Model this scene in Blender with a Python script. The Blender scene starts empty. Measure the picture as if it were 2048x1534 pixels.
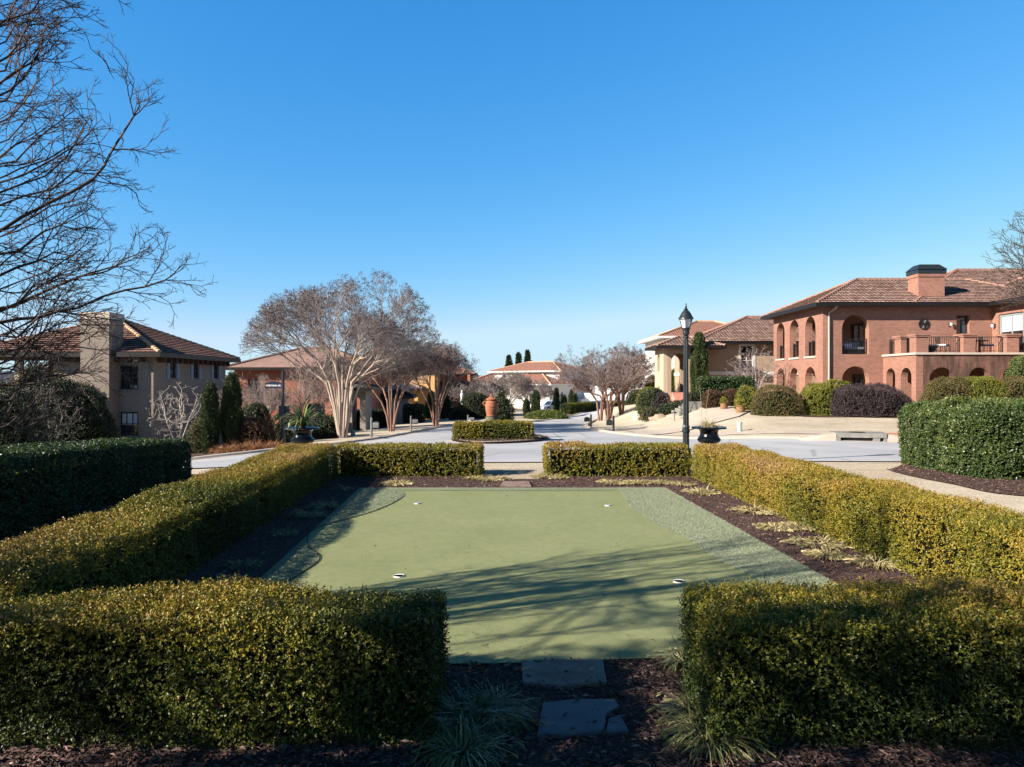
import bpy, bmesh, math, random
import numpy as np
from mathutils import Vector, Matrix, noise as mnoise
from mathutils.geometry import tessellate_polygon, delaunay_2d_cdt

rng = np.random.default_rng(7)
random.seed(7)
sc = bpy.context.scene
COL = sc.collection
F, H, HZ = 1400.0, 2.1, 763.0          # focal length in photo pixels, eye height, horizon row

# ------------------------------------------------------------------ terrain
def ss(a, b, v):
    t = np.clip((np.asarray(v, float) - a) / (b - a), 0, 1)
    return t * t * (3 - 2 * t)

def zt(x, y):
    x = np.asarray(x, float); y = np.asarray(y, float)
    d = y - 16.0
    fall = -0.0305 * np.where(d < 0, 0, d) * 1.0
    fall = np.where(d > 79, -2.41 , fall)
    left = (-0.05 * np.clip(-x - 4, 0, 6) - 0.09 * np.clip(-x - 10, 0, 14)) * ss(14, 24, y)
    rise = np.clip(0.085 * (y - 26), 0, 1.5) * ss(7, 13, x) * (1 - ss(70, 110, y))
    return fall + left + rise

def Z(x, y):
    return float(zt(x, y))

def hit(px, py):
    """where the sight line through a photo pixel meets the ground"""
    y = 3.0
    dx = (px - 1024) / F; dz = -(py - HZ) / F
    while y < 400:
        if H + dz * y <= Z(dx * y, y):
            return (dx * y, y)
        y += 0.05
    return (dx * 400, 400)

def X(px, y):
    return (px - 1024) / F * y

def ZZ(py, y):
    return H - (py - HZ) / F * y

# ------------------------------------------------------------------ object helpers
def tag(o, label=None, cat=None, group=None, kind=None):
    if label: o['label'] = label
    if cat: o['category'] = cat
    if group: o['group'] = group
    if kind: o['kind'] = kind
    return o

def thing(name, label, cat, loc=(0, 0, 0), rz=0.0, group=None):
    o = bpy.data.objects.new(name, None)
    COL.objects.link(o)
    o.empty_display_size = 0.2
    o.location = loc; o.rotation_euler = (0, 0, rz)
    return tag(o, label, cat, group)

def link(name, me, parent=None, loc=None, rot=None):
    o = bpy.data.objects.new(name, me)
    COL.objects.link(o)
    if parent is not None: o.parent = parent
    if loc is not None: o.location = loc
    if rot is not None: o.rotation_euler = rot
    return o

def np_mesh(name, V, Fq, mats, midx=None, tone=None, smooth=False, uv=None):
    """mesh from numpy arrays; Fq (M,3) or (M,4)"""
    me = bpy.data.meshes.new(name)
    V = np.ascontiguousarray(V, dtype=np.float32); Fq = np.ascontiguousarray(Fq, dtype=np.int32)
    m, k = Fq.shape
    me.vertices.add(len(V)); me.vertices.foreach_set('co', V.ravel())
    me.loops.add(m * k); me.loops.foreach_set('vertex_index', Fq.ravel())
    me.polygons.add(m)
    me.polygons.foreach_set('loop_start', np.arange(0, m * k, k, dtype=np.int32))
    me.polygons.foreach_set('loop_total', np.full(m, k, dtype=np.int32))
    for mm in mats: me.materials.append(mm)
    if midx is not None: me.polygons.foreach_set('material_index', np.asarray(midx, dtype=np.int32))
    me.polygons.foreach_set('use_smooth', np.full(m, bool(smooth)))
    if tone is not None:
        a = me.attributes.new('tone', 'FLOAT', 'FACE')
        a.data.foreach_set('value', np.asarray(tone, dtype=np.float32))
    if uv is not None:
        l = me.uv_layers.new(name='UVMap')
        l.data.foreach_set('uv', np.ascontiguousarray(uv, dtype=np.float32).ravel())
    me.update(calc_edges=True)
    return me

class MB:
    """collects faces of any size, with uv and material, into one mesh"""
    def __init__(s):
        s.v = []; s.f = []; s.uv = []; s.m = []; s.t = []; s.s = []
    def face(s, pts, uv=None, m=0, t=0.5, sm=False):
        b = len(s.v)
        s.v.extend([tuple(p) for p in pts])
        s.f.append(tuple(range(b, b + len(pts))))
        if uv is None:
            a = Vector(pts[1]) - Vector(pts[0]); n = a.cross(Vector(pts[-1]) - Vector(pts[0]))
            if n.length < 1e-12: n = Vector((0, 0, 1))
            n.normalize()
            if abs(n.z) > 0.7: uv = [(p[0], p[1]) for p in pts]
            elif abs(n.x) > abs(n.y): uv = [(p[1], p[2]) for p in pts]
            else: uv = [(p[0], p[2]) for p in pts]
        s.uv.extend(uv); s.m.append(m); s.t.append(t); s.s.append(sm)
    def box(s, x0, x1, y0, y1, z0, z1, m=0, t=0.5, skip=''):
        c = [(x0, y0, z0), (x1, y0, z0), (x1, y1, z0), (x0, y1, z0), (x0, y0, z1), (x1, y0, z1), (x1, y1, z1), (x0, y1, z1)]
        for n, q in (('b', (3, 2, 1, 0)), ('t', (4, 5, 6, 7)), ('f', (0, 1, 5, 4)), ('r', (1, 2, 6, 5)), ('k', (2, 3, 7, 6)), ('l', (3, 0, 4, 7))):
            if n not in skip: s.face([c[i] for i in q], m=m, t=t)
    def obox(s, c, hx, hy, z0, z1, a, m=0, t=0.5):
        ca, sa = math.cos(a), math.sin(a)
        P = [(c[0] + ca * u - sa * v, c[1] + sa * u + ca * v) for u, v in ((-hx, -hy), (hx, -hy), (hx, hy), (-hx, hy))]
        s.prism(P, z0, z1, m, t)
    def prism(s, P, z0, z1, m=0, t=0.5):
        n = len(P)
        s.face([(x, y, z1) for x, y in P], m=m, t=t)
        s.face([(x, y, z0) for x, y in reversed(P)], m=m, t=t)
        for i in range(n):
            a, b = P[i], P[(i + 1) % n]
            s.face([(a[0], a[1], z0), (b[0], b[1], z0), (b[0], b[1], z1), (a[0], a[1], z1)], m=m, t=t)
    def tube(s, pts, rad, k=8, m=0, caps=True, sm=True, t=0.5):
        pts = [Vector(p) for p in pts]
        if not hasattr(rad, '__len__'): rad = [rad] * len(pts)
        rings = []
        for i, p in enumerate(pts):
            d = (pts[min(i + 1, len(pts) - 1)] - pts[max(i - 1, 0)]).normalized()
            r = Vector((1, 0, 0)) if abs(d.x) < 0.8 else Vector((0, 1, 0))
            u = d.cross(r).normalized(); w = d.cross(u)
            rings.append([p + (u * math.cos(2 * math.pi * j / k) + w * math.sin(2 * math.pi * j / k)) * rad[i] for j in range(k)])
        for a, b in zip(rings[:-1], rings[1:]):
            for j in range(k):
                s.face([a[j], b[j], b[(j + 1) % k], a[(j + 1) % k]][::-1], m=m, sm=sm, t=t)
        if caps:
            s.face(rings[0][::-1][::-1], m=m, t=t); s.face(rings[-1][::-1], m=m, t=t)
    def lathe(s, prof, k=24, c=(0, 0, 0), m=0, mod=None, sm=True):
        """prof: (radius, z); mod(i, angle) -> radius factor"""
        rings = []
        for i, (r, z) in enumerate(prof):
            rings.append([(c[0] + r * (mod(i, 2 * math.pi * j / k) if mod else 1) * math.cos(2 * math.pi * j / k),
                           c[1] + r * (mod(i, 2 * math.pi * j / k) if mod else 1) * math.sin(2 * math.pi * j / k), c[2] + z) for j in range(k)])
        for a, b in zip(rings[:-1], rings[1:]):
            for j in range(k):
                s.face([a[j], a[(j + 1) % k], b[(j + 1) % k], b[j]], m=m, sm=sm)
        if prof[-1][0] > 1e-4: s.face(rings[-1], m=m)
        if prof[0][0] > 1e-4: s.face(rings[0][::-1], m=m)
    def build(s, name, mats, parent=None, merge=False, loc=None, rz=None):
        me = bpy.data.meshes.new(name)
        me.from_pydata(s.v, [], s.f)
        if not isinstance(mats, (list, tuple)): mats = [mats]
        for mm in mats: me.materials.append(mm)
        me.polygons.foreach_set('material_index', s.m)
        me.polygons.foreach_set('use_smooth', s.s)
        l = me.uv_layers.new(name='UVMap')
        l.data.foreach_set('uv', np.asarray(s.uv, dtype=np.float32).ravel())
        a = me.attributes.new('tone', 'FLOAT', 'FACE'); a.data.foreach_set('value', np.asarray(s.t, dtype=np.float32))
        if merge:
            bm = bmesh.new(); bm.from_mesh(me)
            bmesh.ops.remove_doubles(bm, verts=bm.verts, dist=0.0004)
            bm.to_mesh(me); bm.free()
        me.update()
        return link(name, me, parent, loc, None if rz is None else (0, 0, rz))

# ------------------------------------------------------------------ materials
def newmat(name):
    m = bpy.data.materials.new(name); m.use_nodes = True
    nt = m.node_tree; nt.nodes.clear()
    out = nt.nodes.new('ShaderNodeOutputMaterial'); b = nt.nodes.new('ShaderNodeBsdfPrincipled')
    nt.links.new(b.outputs[0], out.inputs[0])
    return m, nt, b, out

def nd(nt, kind, ins=None, **props):
    n = nt.nodes.new('ShaderNode' + kind)
    for k, v in props.items(): setattr(n, k, v)
    for k, v in (ins or {}).items():
        if isinstance(v, bpy.types.NodeSocket): nt.links.new(v, n.inputs[k])
        else: n.inputs[k].default_value = v
    return n

def ramp(nt, fac, stops, interp='LINEAR'):
    r = nt.nodes.new('ShaderNodeValToRGB'); r.color_ramp.interpolation = interp
    e = r.color_ramp.elements
    while len(e) > 1: e.remove(e[-1])
    e[0].position = stops[0][0]; e[0].color = (*stops[0][1], 1)
    for p, c in stops[1:]:
        q = e.new(p); q.color = (*c, 1)
    nt.links.new(fac, r.inputs[0])
    return r.outputs[0]

def mixc(nt, fac, a, b, mode='MIX'):
    n = nt.nodes.new('ShaderNodeMix'); n.data_type = 'RGBA'; n.blend_type = mode
    for s_, v in ((n.inputs[0], fac), (n.inputs[6], a), (n.inputs[7], b)):
        if isinstance(v, bpy.types.NodeSocket): nt.links.new(v, s_)
        elif isinstance(v, tuple): s_.default_value = (*v, 1) if len(v) == 3 else v
        else: s_.default_value = v
    return n.outputs[2]

def coords(nt, kind='Object'):
    return nt.nodes.new('ShaderNodeTexCoord').outputs[kind]

def setb(nt, b, color=None, rough=None, spec=None, metal=None, bump=None, bstr=0.3, bdist=0.02):
    for k, v in (('Base Color', color), ('Roughness', rough), ('Specular IOR Level', spec), ('Metallic', metal)):
        if v is None: continue
        if isinstance(v, bpy.types.NodeSocket): nt.links.new(v, b.inputs[k])
        else: b.inputs[k].default_value = (*v, 1) if isinstance(v, tuple) else v
    if bump is not None:
        n = nd(nt, 'Bump', {'Strength': bstr, 'Distance': bdist, 'Height': bump})
        nt.links.new(n.outputs[0], b.inputs['Normal'])

def plain(name, col, rough=0.6, spec=0.4, metal=0.0, var=0.12, scale=6.0, bstr=0.0):
    m, nt, b, _ = newmat(name)
    nz = nd(nt, 'TexNoise', {'Vector': coords(nt), 'Scale': scale, 'Detail': 4.0})
    c = mixc(nt, nz.outputs[0], tuple(x * (1 - var) for x in col), tuple(min(1, x * (1 + var)) for x in col))
    setb(nt, b, c, rough, spec, metal, nz.outputs[0] if bstr else None, bstr, 0.01)
    return m

def foliage(name, stops, rough=0.42, spec=0.45, trans=0.25):
    m, nt, b, out = newmat(name)
    at = nd(nt, 'Attribute', attribute_name='tone')
    c = ramp(nt, at.outputs['Fac'], stops)
    setb(nt, b, c, rough, spec)
    t = nd(nt, 'BsdfTranslucent', {'Color': c})
    ms = nd(nt, 'MixShader', {0: trans, 1: b.outputs[0], 2: t.outputs[0]})
    nt.links.new(ms.outputs[0], out.inputs[0])
    return m

def brickmat(name, c1, c2, mortar, sx=0.21, sy=0.075, stain=None, bias=0.0, rough=0.85):
    m, nt, b, _ = newmat(name)
    uv = nd(nt, 'UVMap').outputs[0]
    br = nd(nt, 'TexBrick', {'Vector': uv, 'Color1': (*c1, 1), 'Color2': (*c2, 1), 'Mortar': (*mortar, 1), 'Scale': 1.0,
                             'Mortar Size': 0.008, 'Mortar Smooth': 0.3, 'Bias': bias, 'Brick Width': sx, 'Row Height': sy})
    nz = nd(nt, 'TexNoise', {'Vector': uv, 'Scale': 0.7, 'Detail': 6.0, 'Roughness': 0.65})
    c = mixc(nt, 0.35, br.outputs[0], ramp(nt, nz.outputs[0], [(0.3, (0.42, 0.42, 0.42)), (0.7, (0.85, 0.8, 0.78))]), 'OVERLAY')
    if stain:
        mp = nd(nt, 'Mapping', {'Vector': uv, 'Scale': (1.3, 0.22, 1.0)})
        n2 = nd(nt, 'TexNoise', {'Vector': mp.outputs[0], 'Scale': 1.6, 'Detail': 7.0, 'Roughness': 0.7})
        f = ramp(nt, n2.outputs[0], [(0.34, (0.1, 0.1, 0.1)), (0.56, (0.9, 0.9, 0.9))])
        c = mixc(nt, f, c, stain)
    setb(nt, b, c, rough, 0.25, None, br.outputs['Fac'], -0.35, 0.008)
    return m

def roofmat(name, stops):
    m, nt, b, _ = newmat(name)
    at = nd(nt, 'Attribute', attribute_name='tone')
    nz = nd(nt, 'TexNoise', {'Vector': coords(nt), 'Scale': 1.1, 'Detail': 5.0})
    c = ramp(nt, at.outputs['Fac'], stops)
    c = mixc(nt, 0.4, c, ramp(nt, nz.outputs[0], [(0.3, (0.35, 0.35, 0.35)), (0.7, (0.75, 0.72, 0.7))]), 'OVERLAY')
    n3 = nd(nt, 'TexNoise', {'Vector': coords(nt), 'Scale': 14.0, 'Detail': 3.0})
    setb(nt, b, c, 0.8, 0.3, None, n3.outputs[0], 0.2, 0.01)
    return m

M = {}
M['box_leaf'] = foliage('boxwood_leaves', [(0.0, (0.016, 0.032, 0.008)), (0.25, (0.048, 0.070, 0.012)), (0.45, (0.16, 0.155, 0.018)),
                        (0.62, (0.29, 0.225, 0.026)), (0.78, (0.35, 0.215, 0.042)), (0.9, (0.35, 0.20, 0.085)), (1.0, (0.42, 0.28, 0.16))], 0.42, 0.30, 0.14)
M['holly_leaf'] = foliage('holly_leaves', [(0, (0.016, 0.032, 0.012)), (0.4, (0.035, 0.065, 0.018)), (0.75, (0.075, 0.11, 0.03)), (1, (0.17, 0.185, 0.05))], 0.36, 0.4, 0.12)
M['core'] = plain('inner_shade_core', (0.009, 0.008, 0.005), 0.95, 0.05)  # near-black colour stands for the deep shade inside the foliage
M['cypress'] = foliage('cypress_sprays', [(0, (0.014, 0.028, 0.012)), (0.5, (0.035, 0.06, 0.02)), (1, (0.10, 0.115, 0.03))], 0.6, 0.3, 0.15)
M['yellowgreen'] = foliage('yellow_green_leaves', [(0, (0.04, 0.065, 0.012)), (0.5, (0.15, 0.17, 0.022)), (1, (0.34, 0.29, 0.04))], 0.4, 0.4, 0.25)
M['purple'] = foliage('purple_leaves', [(0, (0.02, 0.014, 0.018)), (0.5, (0.05, 0.035, 0.042)), (1, (0.125, 0.085, 0.085))], 0.5, 0.35, 0.15)
M['redgreen'] = foliage('nandina_leaves', [(0, (0.04, 0.05, 0.014)), (0.5, (0.11, 0.105, 0.03)), (0.8, (0.2, 0.12, 0.05)), (1, (0.26, 0.17, 0.1))], 0.45, 0.35, 0.2)
M['rust'] = foliage('russet_leaves', [(0, (0.035, 0.018, 0.01)), (0.6, (0.09, 0.045, 0.025)), (1, (0.17, 0.09, 0.05))], 0.6, 0.3, 0.15)
M['dark'] = foliage('dark_evergreen', [(0, (0.010, 0.018, 0.008)), (0.5, (0.026, 0.042, 0.014)), (1, (0.075, 0.085, 0.03))], 0.45, 0.4, 0.12)
M['straw'] = foliage('straw_blades', [(0, (0.14, 0.12, 0.05)), (0.4, (0.34, 0.28, 0.12)), (1, (0.62, 0.52, 0.30))], 0.5, 0.3, 0.25)
M['liriope'] = foliage('liriope_blades', [(0, (0.03, 0.05, 0.018)), (0.4, (0.10, 0.125, 0.045)), (0.75, (0.27, 0.25, 0.105)), (1, (0.5, 0.42, 0.22))], 0.45, 0.4, 0.25)
M['redgrass'] = foliage('russet_grass', [(0, (0.12, 0.05, 0.025)), (0.5, (0.28, 0.13, 0.06)), (1, (0.5, 0.3, 0.16))], 0.6, 0.3, 0.25)
M['yucca'] = foliage('yucca_leaves', [(0, (0.03, 0.07, 0.03)), (0.5, (0.09, 0.15, 0.05)), (1, (0.42, 0.40, 0.14))], 0.4, 0.5, 0.15)
M['lawn_blade'] = foliage('dormant_blades', [(0, (0.40, 0.325, 0.235)), (0.5, (0.48, 0.40, 0.30)), (1, (0.56, 0.48, 0.375))], 0.7, 0.2, 0.2)
M['turf_blade'] = foliage('turf_fibres', [(0, (0.20, 0.225, 0.145)), (0.5, (0.26, 0.288, 0.19)), (1, (0.315, 0.345, 0.24))], 0.55, 0.35, 0.15)
M['chips'] = foliage('bark_chips', [(0, (0.03, 0.018, 0.015)), (0.5, (0.125, 0.075, 0.064)), (0.85, (0.24, 0.155, 0.13)), (1, (0.44, 0.33, 0.28))], 0.75, 0.3, 0.0)
M['litter'] = foliage('dead_leaf', [(0, (0.05, 0.025, 0.012)), (1, (0.22, 0.12, 0.06))], 0.7, 0.3, 0.1)
M['bark_grey'] = plain('grey_bark', (0.075, 0.058, 0.048), 0.9, 0.2, 0, 0.4, 9.0, 0.4)
M['twig_grey'] = plain('grey_twigs', (0.070, 0.052, 0.048), 0.85, 0.2, 0, 0.3)
M['bark_crape'] = plain('pale_smooth_bark', (0.36, 0.285, 0.235), 0.75, 0.25, 0, 0.3, 5.0, 0.15)
M['bark_rust'] = plain('rusty_smooth_bark', (0.215, 0.125, 0.095), 0.75, 0.25, 0, 0.35, 5.0, 0.15)
M['twig_crape'] = plain('pale_twigs', (0.27, 0.225, 0.21), 0.8, 0.2, 0, 0.35)
M['twig_red'] = plain('reddish_twigs', (0.28, 0.215, 0.20), 0.8, 0.2, 0, 0.35)
M['seed'] = foliage('seed_heads', [(0, (0.045, 0.036, 0.036)), (1, (0.16, 0.12, 0.115))], 0.8, 0.2, 0.0)
M['bare_woods'] = foliage('far_bare_woods', [(0, (0.09, 0.075, 0.08)), (1, (0.22, 0.18, 0.18))], 0.9, 0.1, 0.0)
M['silver'] = plain('silver_bark', (0.40, 0.35, 0.31), 0.8, 0.2, 0, 0.25)

# ground materials
def groundmats():
    m, nt, b, _ = newmat('dormant_lawn'); c = coords(nt)
    a = nd(nt, 'TexNoise', {'Vector': c, 'Scale': 0.35, 'Detail': 6.0, 'Roughness': 0.6})
    f = nd(nt, 'TexNoise', {'Vector': c, 'Scale': 28.0, 'Detail': 5.0, 'Roughness': 0.75})
    mp = nd(nt, 'Mapping', {'Vector': c, 'Scale': (0.5, 2.2, 1.0)})
    st = nd(nt, 'TexNoise', {'Vector': mp.outputs[0], 'Scale': 1.1, 'Detail': 3.0})
    col = ramp(nt, a.outputs[0], [(0.3, (0.40, 0.335, 0.255)), (0.55, (0.49, 0.42, 0.33)), (0.72, (0.56, 0.48, 0.385))])
    col = mixc(nt, 0.3, col, ramp(nt, f.outputs[0], [(0.3, (0.28, 0.27, 0.25)), (0.7, (0.75, 0.74, 0.72))]), 'OVERLAY')
    col = mixc(nt, 0.25, col, ramp(nt, st.outputs[0], [(0.35, (0.3, 0.3, 0.28)), (0.65, (0.7, 0.7, 0.7))]), 'OVERLAY')
    setb(nt, b, col, 0.95, 0.1, None, f.outputs[0], 0.3, 0.02); M['lawn'] = m

    m, nt, b, _ = newmat('aged_asphalt'); c = coords(nt)
    a = nd(nt, 'TexNoise', {'Vector': c, 'Scale': 0.25, 'Detail': 5.0, 'Roughness': 0.6})
    f = nd(nt, 'TexNoise', {'Vector': c, 'Scale': 60.0, 'Detail': 4.0, 'Roughness': 0.8})
    v = nd(nt, 'TexVoronoi', {'Vector': c, 'Scale': 0.22}, feature='DISTANCE_TO_EDGE')
    cr = ramp(nt, v.outputs['Distance'], [(0.0, (0.16, 0.15, 0.14)), (0.012, (0.5, 0.5, 0.5))])
    col = ramp(nt, a.outputs[0], [(0.3, (0.31, 0.31, 0.325)), (0.5, (0.39, 0.39, 0.405)), (0.7, (0.46, 0.46, 0.475))])
    col = mixc(nt, 0.4, col, ramp(nt, f.outputs[0], [(0.3, (0.35, 0.35, 0.35)), (0.7, (0.65, 0.65, 0.65))]), 'OVERLAY')
    col = mixc(nt, 0.5, col, cr, 'OVERLAY')
    setb(nt, b, col, 0.85, 0.3, None, f.outputs[0], 0.25, 0.01); M['asphalt'] = m

    m, nt, b, _ = newmat('bark_mulch'); c = coords(nt)
    f = nd(nt, 'TexNoise', {'Vector': c, 'Scale': 45.0, 'Detail': 6.0, 'Roughness': 0.8})
    v = nd(nt, 'TexVoronoi', {'Vector': c, 'Scale': 38.0})
    col = ramp(nt, f.outputs[0], [(0.3, (0.035, 0.021, 0.018)), (0.55, (0.11, 0.066, 0.056)), (0.75, (0.22, 0.145, 0.12))])
    setb(nt, b, col, 0.95, 0.15, None, v.outputs['Distance'], 0.9, 0.03); M['mulch'] = m

    def turf(name, c0, c1, sc_, bs):
        m, nt, b, _ = newmat(name); c = coords(nt)
        a = nd(nt, 'TexNoise', {'Vector': c, 'Scale': 0.9, 'Detail': 5.0, 'Roughness': 0.6})
        f = nd(nt, 'TexNoise', {'Vector': c, 'Scale': sc_, 'Detail': 4.0, 'Roughness': 0.8})
        col = ramp(nt, a.outputs[0], [(0.3, c0), (0.7, c1)])
        col = mixc(nt, 0.5, col, ramp(nt, f.outputs[0], [(0.3, (0.3, 0.3, 0.3)), (0.7, (0.72, 0.72, 0.7))]), 'OVERLAY')
        g = nd(nt, 'TexNoise', {'Vector': c, 'Scale': 9.0, 'Detail': 6.0, 'Roughness': 0.75})
        col = mixc(nt, 0.38, col, ramp(nt, g.outputs[0], [(0.3, (0.33, 0.34, 0.33)), (0.7, (0.66, 0.65, 0.62))]), 'OVERLAY')
        setb(nt, b, col, 0.75, 0.25, None, f.outputs[0], bs, 0.012); return m
    M['turf'] = turf('putting_turf', (0.205, 0.222, 0.098), (0.245, 0.258, 0.122), 90.0, 0.5)
    M['fringe'] = turf('fringe_turf', (0.18, 0.21, 0.12), (0.225, 0.25, 0.155), 55.0, 0.9)
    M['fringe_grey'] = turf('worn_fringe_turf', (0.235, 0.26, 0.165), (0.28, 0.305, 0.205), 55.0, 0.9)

    m, nt, b, _ = newmat('concrete'); c = coords(nt)
    a = nd(nt, 'TexNoise', {'Vector': c, 'Scale': 1.2, 'Detail': 7.0, 'Roughness': 0.65})
    col = ramp(nt, a.outputs[0], [(0.3, (0.38, 0.31, 0.245)), (0.7, (0.50, 0.435, 0.365))])
    setb(nt, b, col, 0.9, 0.2, None, a.outputs[0], 0.2, 0.02); M['kerb'] = m
    m, nt, b, _ = newmat('grey_concrete'); c = coords(nt)
    a = nd(nt, 'TexNoise', {'Vector': c, 'Scale': 3.2, 'Detail': 7.0, 'Roughness': 0.7})
    col = ramp(nt, a.outputs[0], [(0.3, (0.15, 0.14, 0.125)), (0.7, (0.30, 0.285, 0.255))])
    setb(nt, b, col, 0.9, 0.2, None, a.outputs[0], 0.3, 0.02); M['concrete'] = m
    m, nt, b, _ = newmat('flagstone'); c = coords(nt)
    a = nd(nt, 'TexNoise', {'Vector': c, 'Scale': 5.0, 'Detail': 6.0, 'Roughness': 0.6})
    col = ramp(nt, a.outputs[0], [(0.3, (0.15, 0.095, 0.075)), (0.5, (0.23, 0.145, 0.115)), (0.65, (0.22, 0.175, 0.16))])
    setb(nt, b, col, 0.8, 0.3, None, a.outputs[0], 0.3, 0.02); M['sandstone'] = m
    m, nt, b, _ = newmat('bluestone'); c = coords(nt)
    a = nd(nt, 'TexNoise', {'Vector': c, 'Scale': 6.0, 'Detail': 6.0, 'Roughness': 0.6})
    col = ramp(nt, a.outputs[0], [(0.3, (0.085, 0.092, 0.105)), (0.7, (0.135, 0.145, 0.165))])
    setb(nt, b, col, 0.75, 0.35, None, a.outputs[0], 0.3, 0.02); M['bluestone'] = m
groundmats()

M['brick'] = brickmat('red_brick', (0.205, 0.086, 0.060), (0.275, 0.128, 0.092), (0.28, 0.205, 0.165))
M['brick_stained'] = brickmat('stained_red_brick', (0.19, 0.08, 0.057), (0.25, 0.118, 0.086), (0.25, 0.18, 0.145), stain=(0.055, 0.034, 0.026))
M['brick_orange'] = brickmat('orange_brick', (0.25, 0.075, 0.043), (0.31, 0.108, 0.062), (0.28, 0.15, 0.10))
M['brick_grey'] = brickmat('painted_grey_brick', (0.19, 0.16, 0.135), (0.225, 0.19, 0.16), (0.165, 0.14, 0.115))
M['brick_paver'] = brickmat('pink_brick_steps', (0.42, 0.17, 0.12), (0.50, 0.24, 0.18), (0.36, 0.24, 0.2))
M['stonewall'] = brickmat('rubble_stone', (0.30, 0.27, 0.24), (0.20, 0.18, 0.16), (0.3, 0.28, 0.25), 0.4, 0.22)
M['tile'] = roofmat('clay_roof_tiles', [(0, (0.17, 0.10, 0.08)), (0.5, (0.255, 0.16, 0.13)), (1, (0.36, 0.245, 0.205))])
M['tile_brown'] = roofmat('brown_roof_tiles', [(0, (0.13, 0.07, 0.055)), (0.5, (0.20, 0.11, 0.085)), (1, (0.28, 0.17, 0.125))])
M['cap'] = plain('ridge_tiles', (0.26, 0.15, 0.115), 0.8, 0.3, 0, 0.3, 3.0)
M['cap_tan'] = plain('tan_ridge_tiles', (0.47, 0.29, 0.18), 0.8, 0.3, 0, 0.3, 3.0)
def flatroof(name, c0, c1):
    m, nt, b, _ = newmat(name)
    uv = nd(nt, 'UVMap').outputs[0]
    w1 = nd(nt, 'TexWave', {'Vector': uv, 'Scale': 1.15, 'Distortion': 0.0}, bands_direction='X')
    w2 = nd(nt, 'TexWave', {'Vector': uv, 'Scale': 0.85, 'Distortion': 0.0}, bands_direction='Y', wave_profile='SAW')
    ad = nd(nt, 'Math', {0: w1.outputs['Fac'], 1: w2.outputs['Fac']}, operation='ADD')
    nz = nd(nt, 'TexNoise', {'Vector': uv, 'Scale': 2.2, 'Detail': 5.0})
    c = ramp(nt, nz.outputs[0], [(0.3, c0), (0.7, c1)])
    c = mixc(nt, 0.3, c, ramp(nt, w2.outputs['Fac'], [(0, (0.35, 0.35, 0.35)), (0.3, (0.55, 0.55, 0.55))]), 'OVERLAY')
    setb(nt, b, c, 0.8, 0.3, None, ad.outputs[0], 0.8, 0.05)
    return m
M['roof_far'] = flatroof('far_clay_tiles', (0.19, 0.085, 0.06), (0.28, 0.14, 0.10))
M['roof_dark'] = flatroof('dark_slate_tiles', (0.05, 0.045, 0.045), (0.09, 0.075, 0.07))
M['stucco_tan'] = plain('tan_stucco', (0.35, 0.255, 0.18), 0.9, 0.15, 0, 0.08, 2.5, 0.15)
M['stucco_cream'] = plain('cream_stucco', (0.44, 0.345, 0.25), 0.9, 0.15, 0, 0.08, 2.5, 0.15)
M['stucco_orange'] = plain('orange_stucco', (0.60, 0.36, 0.15), 0.9, 0.15, 0, 0.08, 2.5, 0.15)
M['stucco_salmon'] = plain('salmon_stucco', (0.42, 0.18, 0.10), 0.9, 0.15, 0, 0.08, 2.5, 0.15)
M['stucco_grey'] = plain('grey_stucco', (0.36, 0.335, 0.33), 0.9, 0.15, 0, 0.08, 2.5, 0.15)
M['stucco_white'] = plain('white_stucco', (0.62, 0.59, 0.56), 0.9, 0.15, 0, 0.06, 2.5, 0.1)
M['trim_white'] = plain('white_trim', (0.60, 0.585, 0.56), 0.6, 0.3, 0, 0.05)
M['trim_stone'] = plain('limestone_trim', (0.46, 0.39, 0.33), 0.8, 0.2, 0, 0.12, 4.0, 0.1)
M['fascia'] = plain('dark_bronze_gutter', (0.010, 0.008, 0.0075), 0.5, 0.3)
M['soffit'] = plain('brown_soffit', (0.075, 0.05, 0.04), 0.7, 0.2)
M['downpipe'] = plain('buff_downpipe', (0.42, 0.36, 0.31), 0.4, 0.5)
M['iron'] = plain('black_iron', (0.012, 0.012, 0.013), 0.45, 0.5)
M['black_gloss'] = plain('glossy_black_enamel', (0.005, 0.006, 0.008), 0.16, 0.32, 0, 0.1)
M['post_paint'] = plain('dark_green_black_paint', (0.016, 0.022, 0.026), 0.38, 0.5)
M['sign_blue'] = plain('navy_sign_face', (0.010, 0.016, 0.035), 0.4, 0.5)
M['white_paint'] = plain('white_lettering', (0.85, 0.85, 0.85), 0.5, 0.3, 0, 0.02)
def glassmat(name, col, rough, spec=1.0):
    m, nt, b, _ = newmat(name); c = coords(nt)
    nz = nd(nt, 'TexNoise', {'Vector': c, 'Scale': 0.8, 'Detail': 2.0})
    setb(nt, b, col, rough, spec, None, nz.outputs[0], 0.02, 0.02); return m
M['glass'] = glassmat('window_glass', (0.012, 0.015, 0.02), 0.03)
M['blueglass'] = glassmat('sky_tinted_glass', (0.015, 0.03, 0.05), 0.02, 1.0)  # blue in the base colour stands in for reflected sky
M['curtain'] = plain('window_curtain', (0.42, 0.44, 0.46), 0.8, 0.3, 0, 0.2, 1.5)
M['frame_dark'] = plain('dark_window_frame', (0.02, 0.025, 0.03), 0.5, 0.4)
M['frame_grey'] = plain('grey_green_frame', (0.22, 0.26, 0.26), 0.5, 0.4)
M['shutter'] = plain('slate_blue_shutter', (0.17, 0.235, 0.30), 0.6, 0.35)
M['frosted'] = plain('frosted_lamp_glass', (0.70, 0.72, 0.78), 0.25, 0.5, 0, 0.03)
M['terracotta'] = plain('terracotta', (0.30, 0.115, 0.065), 0.8, 0.2, 0, 0.45, 4.0, 0.3)
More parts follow.
